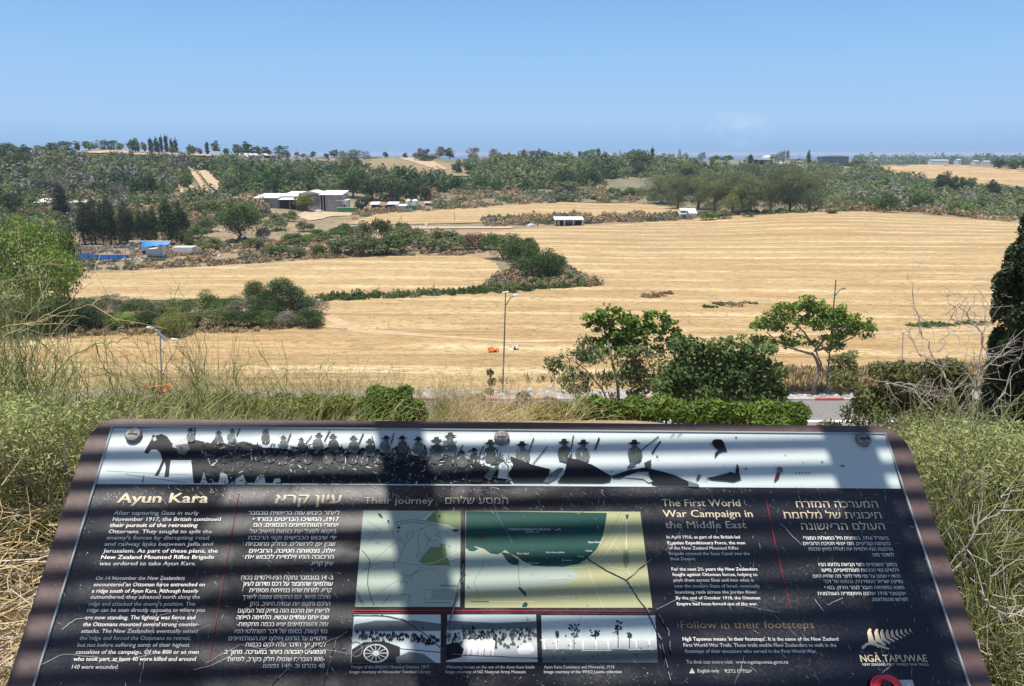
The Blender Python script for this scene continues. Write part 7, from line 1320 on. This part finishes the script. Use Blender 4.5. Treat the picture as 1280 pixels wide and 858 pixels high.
for x, y, a, l in ((472, 642, .7, 9), (484, 651, .7, 4), (668, 664, 0, 3), (595, 670, .1, 12), (640, 671, .2, 6), (686, 665, -.4, 14), (706, 668, 1.2, 6), (565, 663, .1, 9), (576, 666, .3, 5), (685, 701, 1.4, 8)): mb.poly(U3([(x, y), (x + math.cos(a) * l * .5 + .8, y + math.sin(a) * l * .5 - 1.6), (x + math.cos(a) * l, y + math.sin(a) * l), (x + math.cos(a) * l * .5 - .6, y + math.sin(a) * l * .5 + 1.6)], .0019), 1)
o = mb.build('dirt_specks', [INK['grey'], INK['maroon']], panel); o['kind'] = 'stuff'
bpy.data.objects.remove(fo)
# --- paper poppy and clear tag resting on the lower edge of the panel
pu, pv = UV(1106, 861); L_ = Vector(PO + PR @ np.array([pu, pv, .004])); pop = empty('paper_poppy', L_, label='red paper poppy with black centre resting at the bottom of the board', cat='poppy'); RM = Matrix([list(r) for r in PR]).to_4x4()
REDP = mat('red_paper', (.72, .035, .07), .55)
for s_, dx, zz in ((1, -.0015, .0), (-1, .0015, .0008)):
    mb = MB(); n_ = 28; a = np.linspace(0, 6.283, n_ + 1)[:-1]; rr = .0178 * (1 + .06 * np.cos(2 * a + s_)); V = [[dx, 0, zz]]
    for f_ in (.5, 1): V += [[dx + math.cos(t_) * q * f_ * 1.08, math.sin(t_) * q * f_ * .93, zz + .0012 * f_ * f_] for t_, q in zip(a, rr)]
    Fq = [[0, 1 + i, 1 + (i + 1) % n_, 1 + (i + 1) % n_] for i in range(0)]; mb.add(V, [[1 + i, 1 + (i + 1) % n_, 1 + n_ + (i + 1) % n_, 1 + n_ + i] for i in range(n_)]); mb.Fs.append(np.array([[0, 1 + i, 1 + (i + 1) % n_] for i in range(n_)])); mb.M.append(np.zeros(n_, int)); mb.T.append(np.full(n_, .5))
    o = mb.build('petal', REDP, pop, smooth=True); o.matrix_basis = RM
mb = MB(); mb.tubes([[0, .003, .001], [0, .003, .0045], [0, .003, .0050]], [.0058, .0056, .001], 16); o = mb.build('centre', INK['dark'], pop); o.matrix_basis = RM
tu, tv = UV(1131, 862); mb = MB(); mb.box((0, 0, .001), (.024, .022, .001)); o = mb.build('plastic_tag', mat('frosted_plastic', (.40, .44, .46), .15), label='small frosted plastic tag lying beside the paper poppy', cat='tag'); o.location = Vector(PO + PR @ np.array([tu, tv, .0025])); o.rotation_euler = RM.to_euler()
mb = MB(); mb.poly([[-.006, -.004, .0017], [.006, .007, .0017], [.008, .006, .0017], [-.004, -.006, .0017]]); mb.build('sheen', INK['white'], o)  # white strip painted on the tag as a glint

# ------------------------------------------------------------------ slatted pergola overhead: its laths stripe the board with shadow
SL = np.array(SUN); HZ = .95
def shad(u, v, z=HZ): q = PO + PR @ np.array([u, v, 0]); return q + SL * ((z - q[2]) / SL[2])
a = UV(170, 587); b_ = UV(950, 573); sl_ = (b_[1] - a[1]) / (b_[0] - a[0]); v0 = a[1] - sl_ * a[0]; SP = .0437
perg = empty('pergola', (0.0, -.6, -1.62), label='timber pergola with thin laths over the information board, just outside the view', cat='pergola'); PB = np.array([0, -.6, -1.62])
WL = mat('pergola_timber', (.26, .18, .11), .8, noise=(5, (.17, .115, .07), 1), bump=.2)
for k in range(-6, 75):
    vc = v0 + SP * .5 - SP * k; P0 = shad(-.085, vc + sl_ * -.085); P1 = shad(1.285, vc + sl_ * 1.285)
    if P0[1] < -1.25: break
    d = P1 - P0; L = np.linalg.norm(d[:2]); ang = math.atan2(d[1], d[0]); wy = .5 * abs(shad(0, 0)[1] - shad(0, SP)[1])
    mb = MB(); mb.box((0, 0, 0), (L, wy * (1.02 + .06 * math.sin(k * 2.3)), .010)); o = mb.build('lath', WL, perg); o.location = Vector((P0 + P1) / 2 - PB); o.rotation_euler = (0, 0, ang)
def beam(p, q, w_, h_, z, name):
    d = q - p; L = np.hypot(*d); mb = MB(); mb.box((0, 0, 0), (L, w_, h_)); o = mb.build(name, WL, perg); o.location = Vector(((p[0] + q[0]) / 2, (p[1] + q[1]) / 2, z)) - Vector(PB); o.rotation_euler = (0, 0, math.atan2(d[1], d[0]))
def rafter(xa, ya, xb, yb_, w_):
    p = shad(*UV(xa, ya), z=HZ + .05)[:2]; q = shad(*UV(xb, yb_), z=HZ + .05)[:2]; d = (q - p) / np.linalg.norm(q - p); e0 = p - d * .28; t_ = (-1.3 - e0[1]) / d[1]; beam(e0, e0 + d * t_, w_, .085, HZ + .05, 'rafter'); return e0 + d * t_
rafter(498, 530, 519, 650, .058); rafter(1062, 552, 1092, 650, .07)
p = shad(-.11, .15)[:2]; beam(p, np.array([p[0] - .02, -1.3]), .06, .085, HZ + .05, 'rafter'); q = shad(1.325, .15)[:2]; beam(q, np.array([q[0] + .02, -1.3]), .06, .085, HZ + .05, 'rafter')
beam(np.array([p[0] - .15, -.95]), np.array([q[0] + .15, -.95]), .09, .11, HZ - .07, 'beam')
for X_ in (p[0] - .02, q[0] + .02): mb = MB(); mb.box((X_, -.95 + .6, (HZ + 1.62 - .13) / 2), (.09, .09, HZ + 1.62 - .13)); mb.build('post', WL, perg)
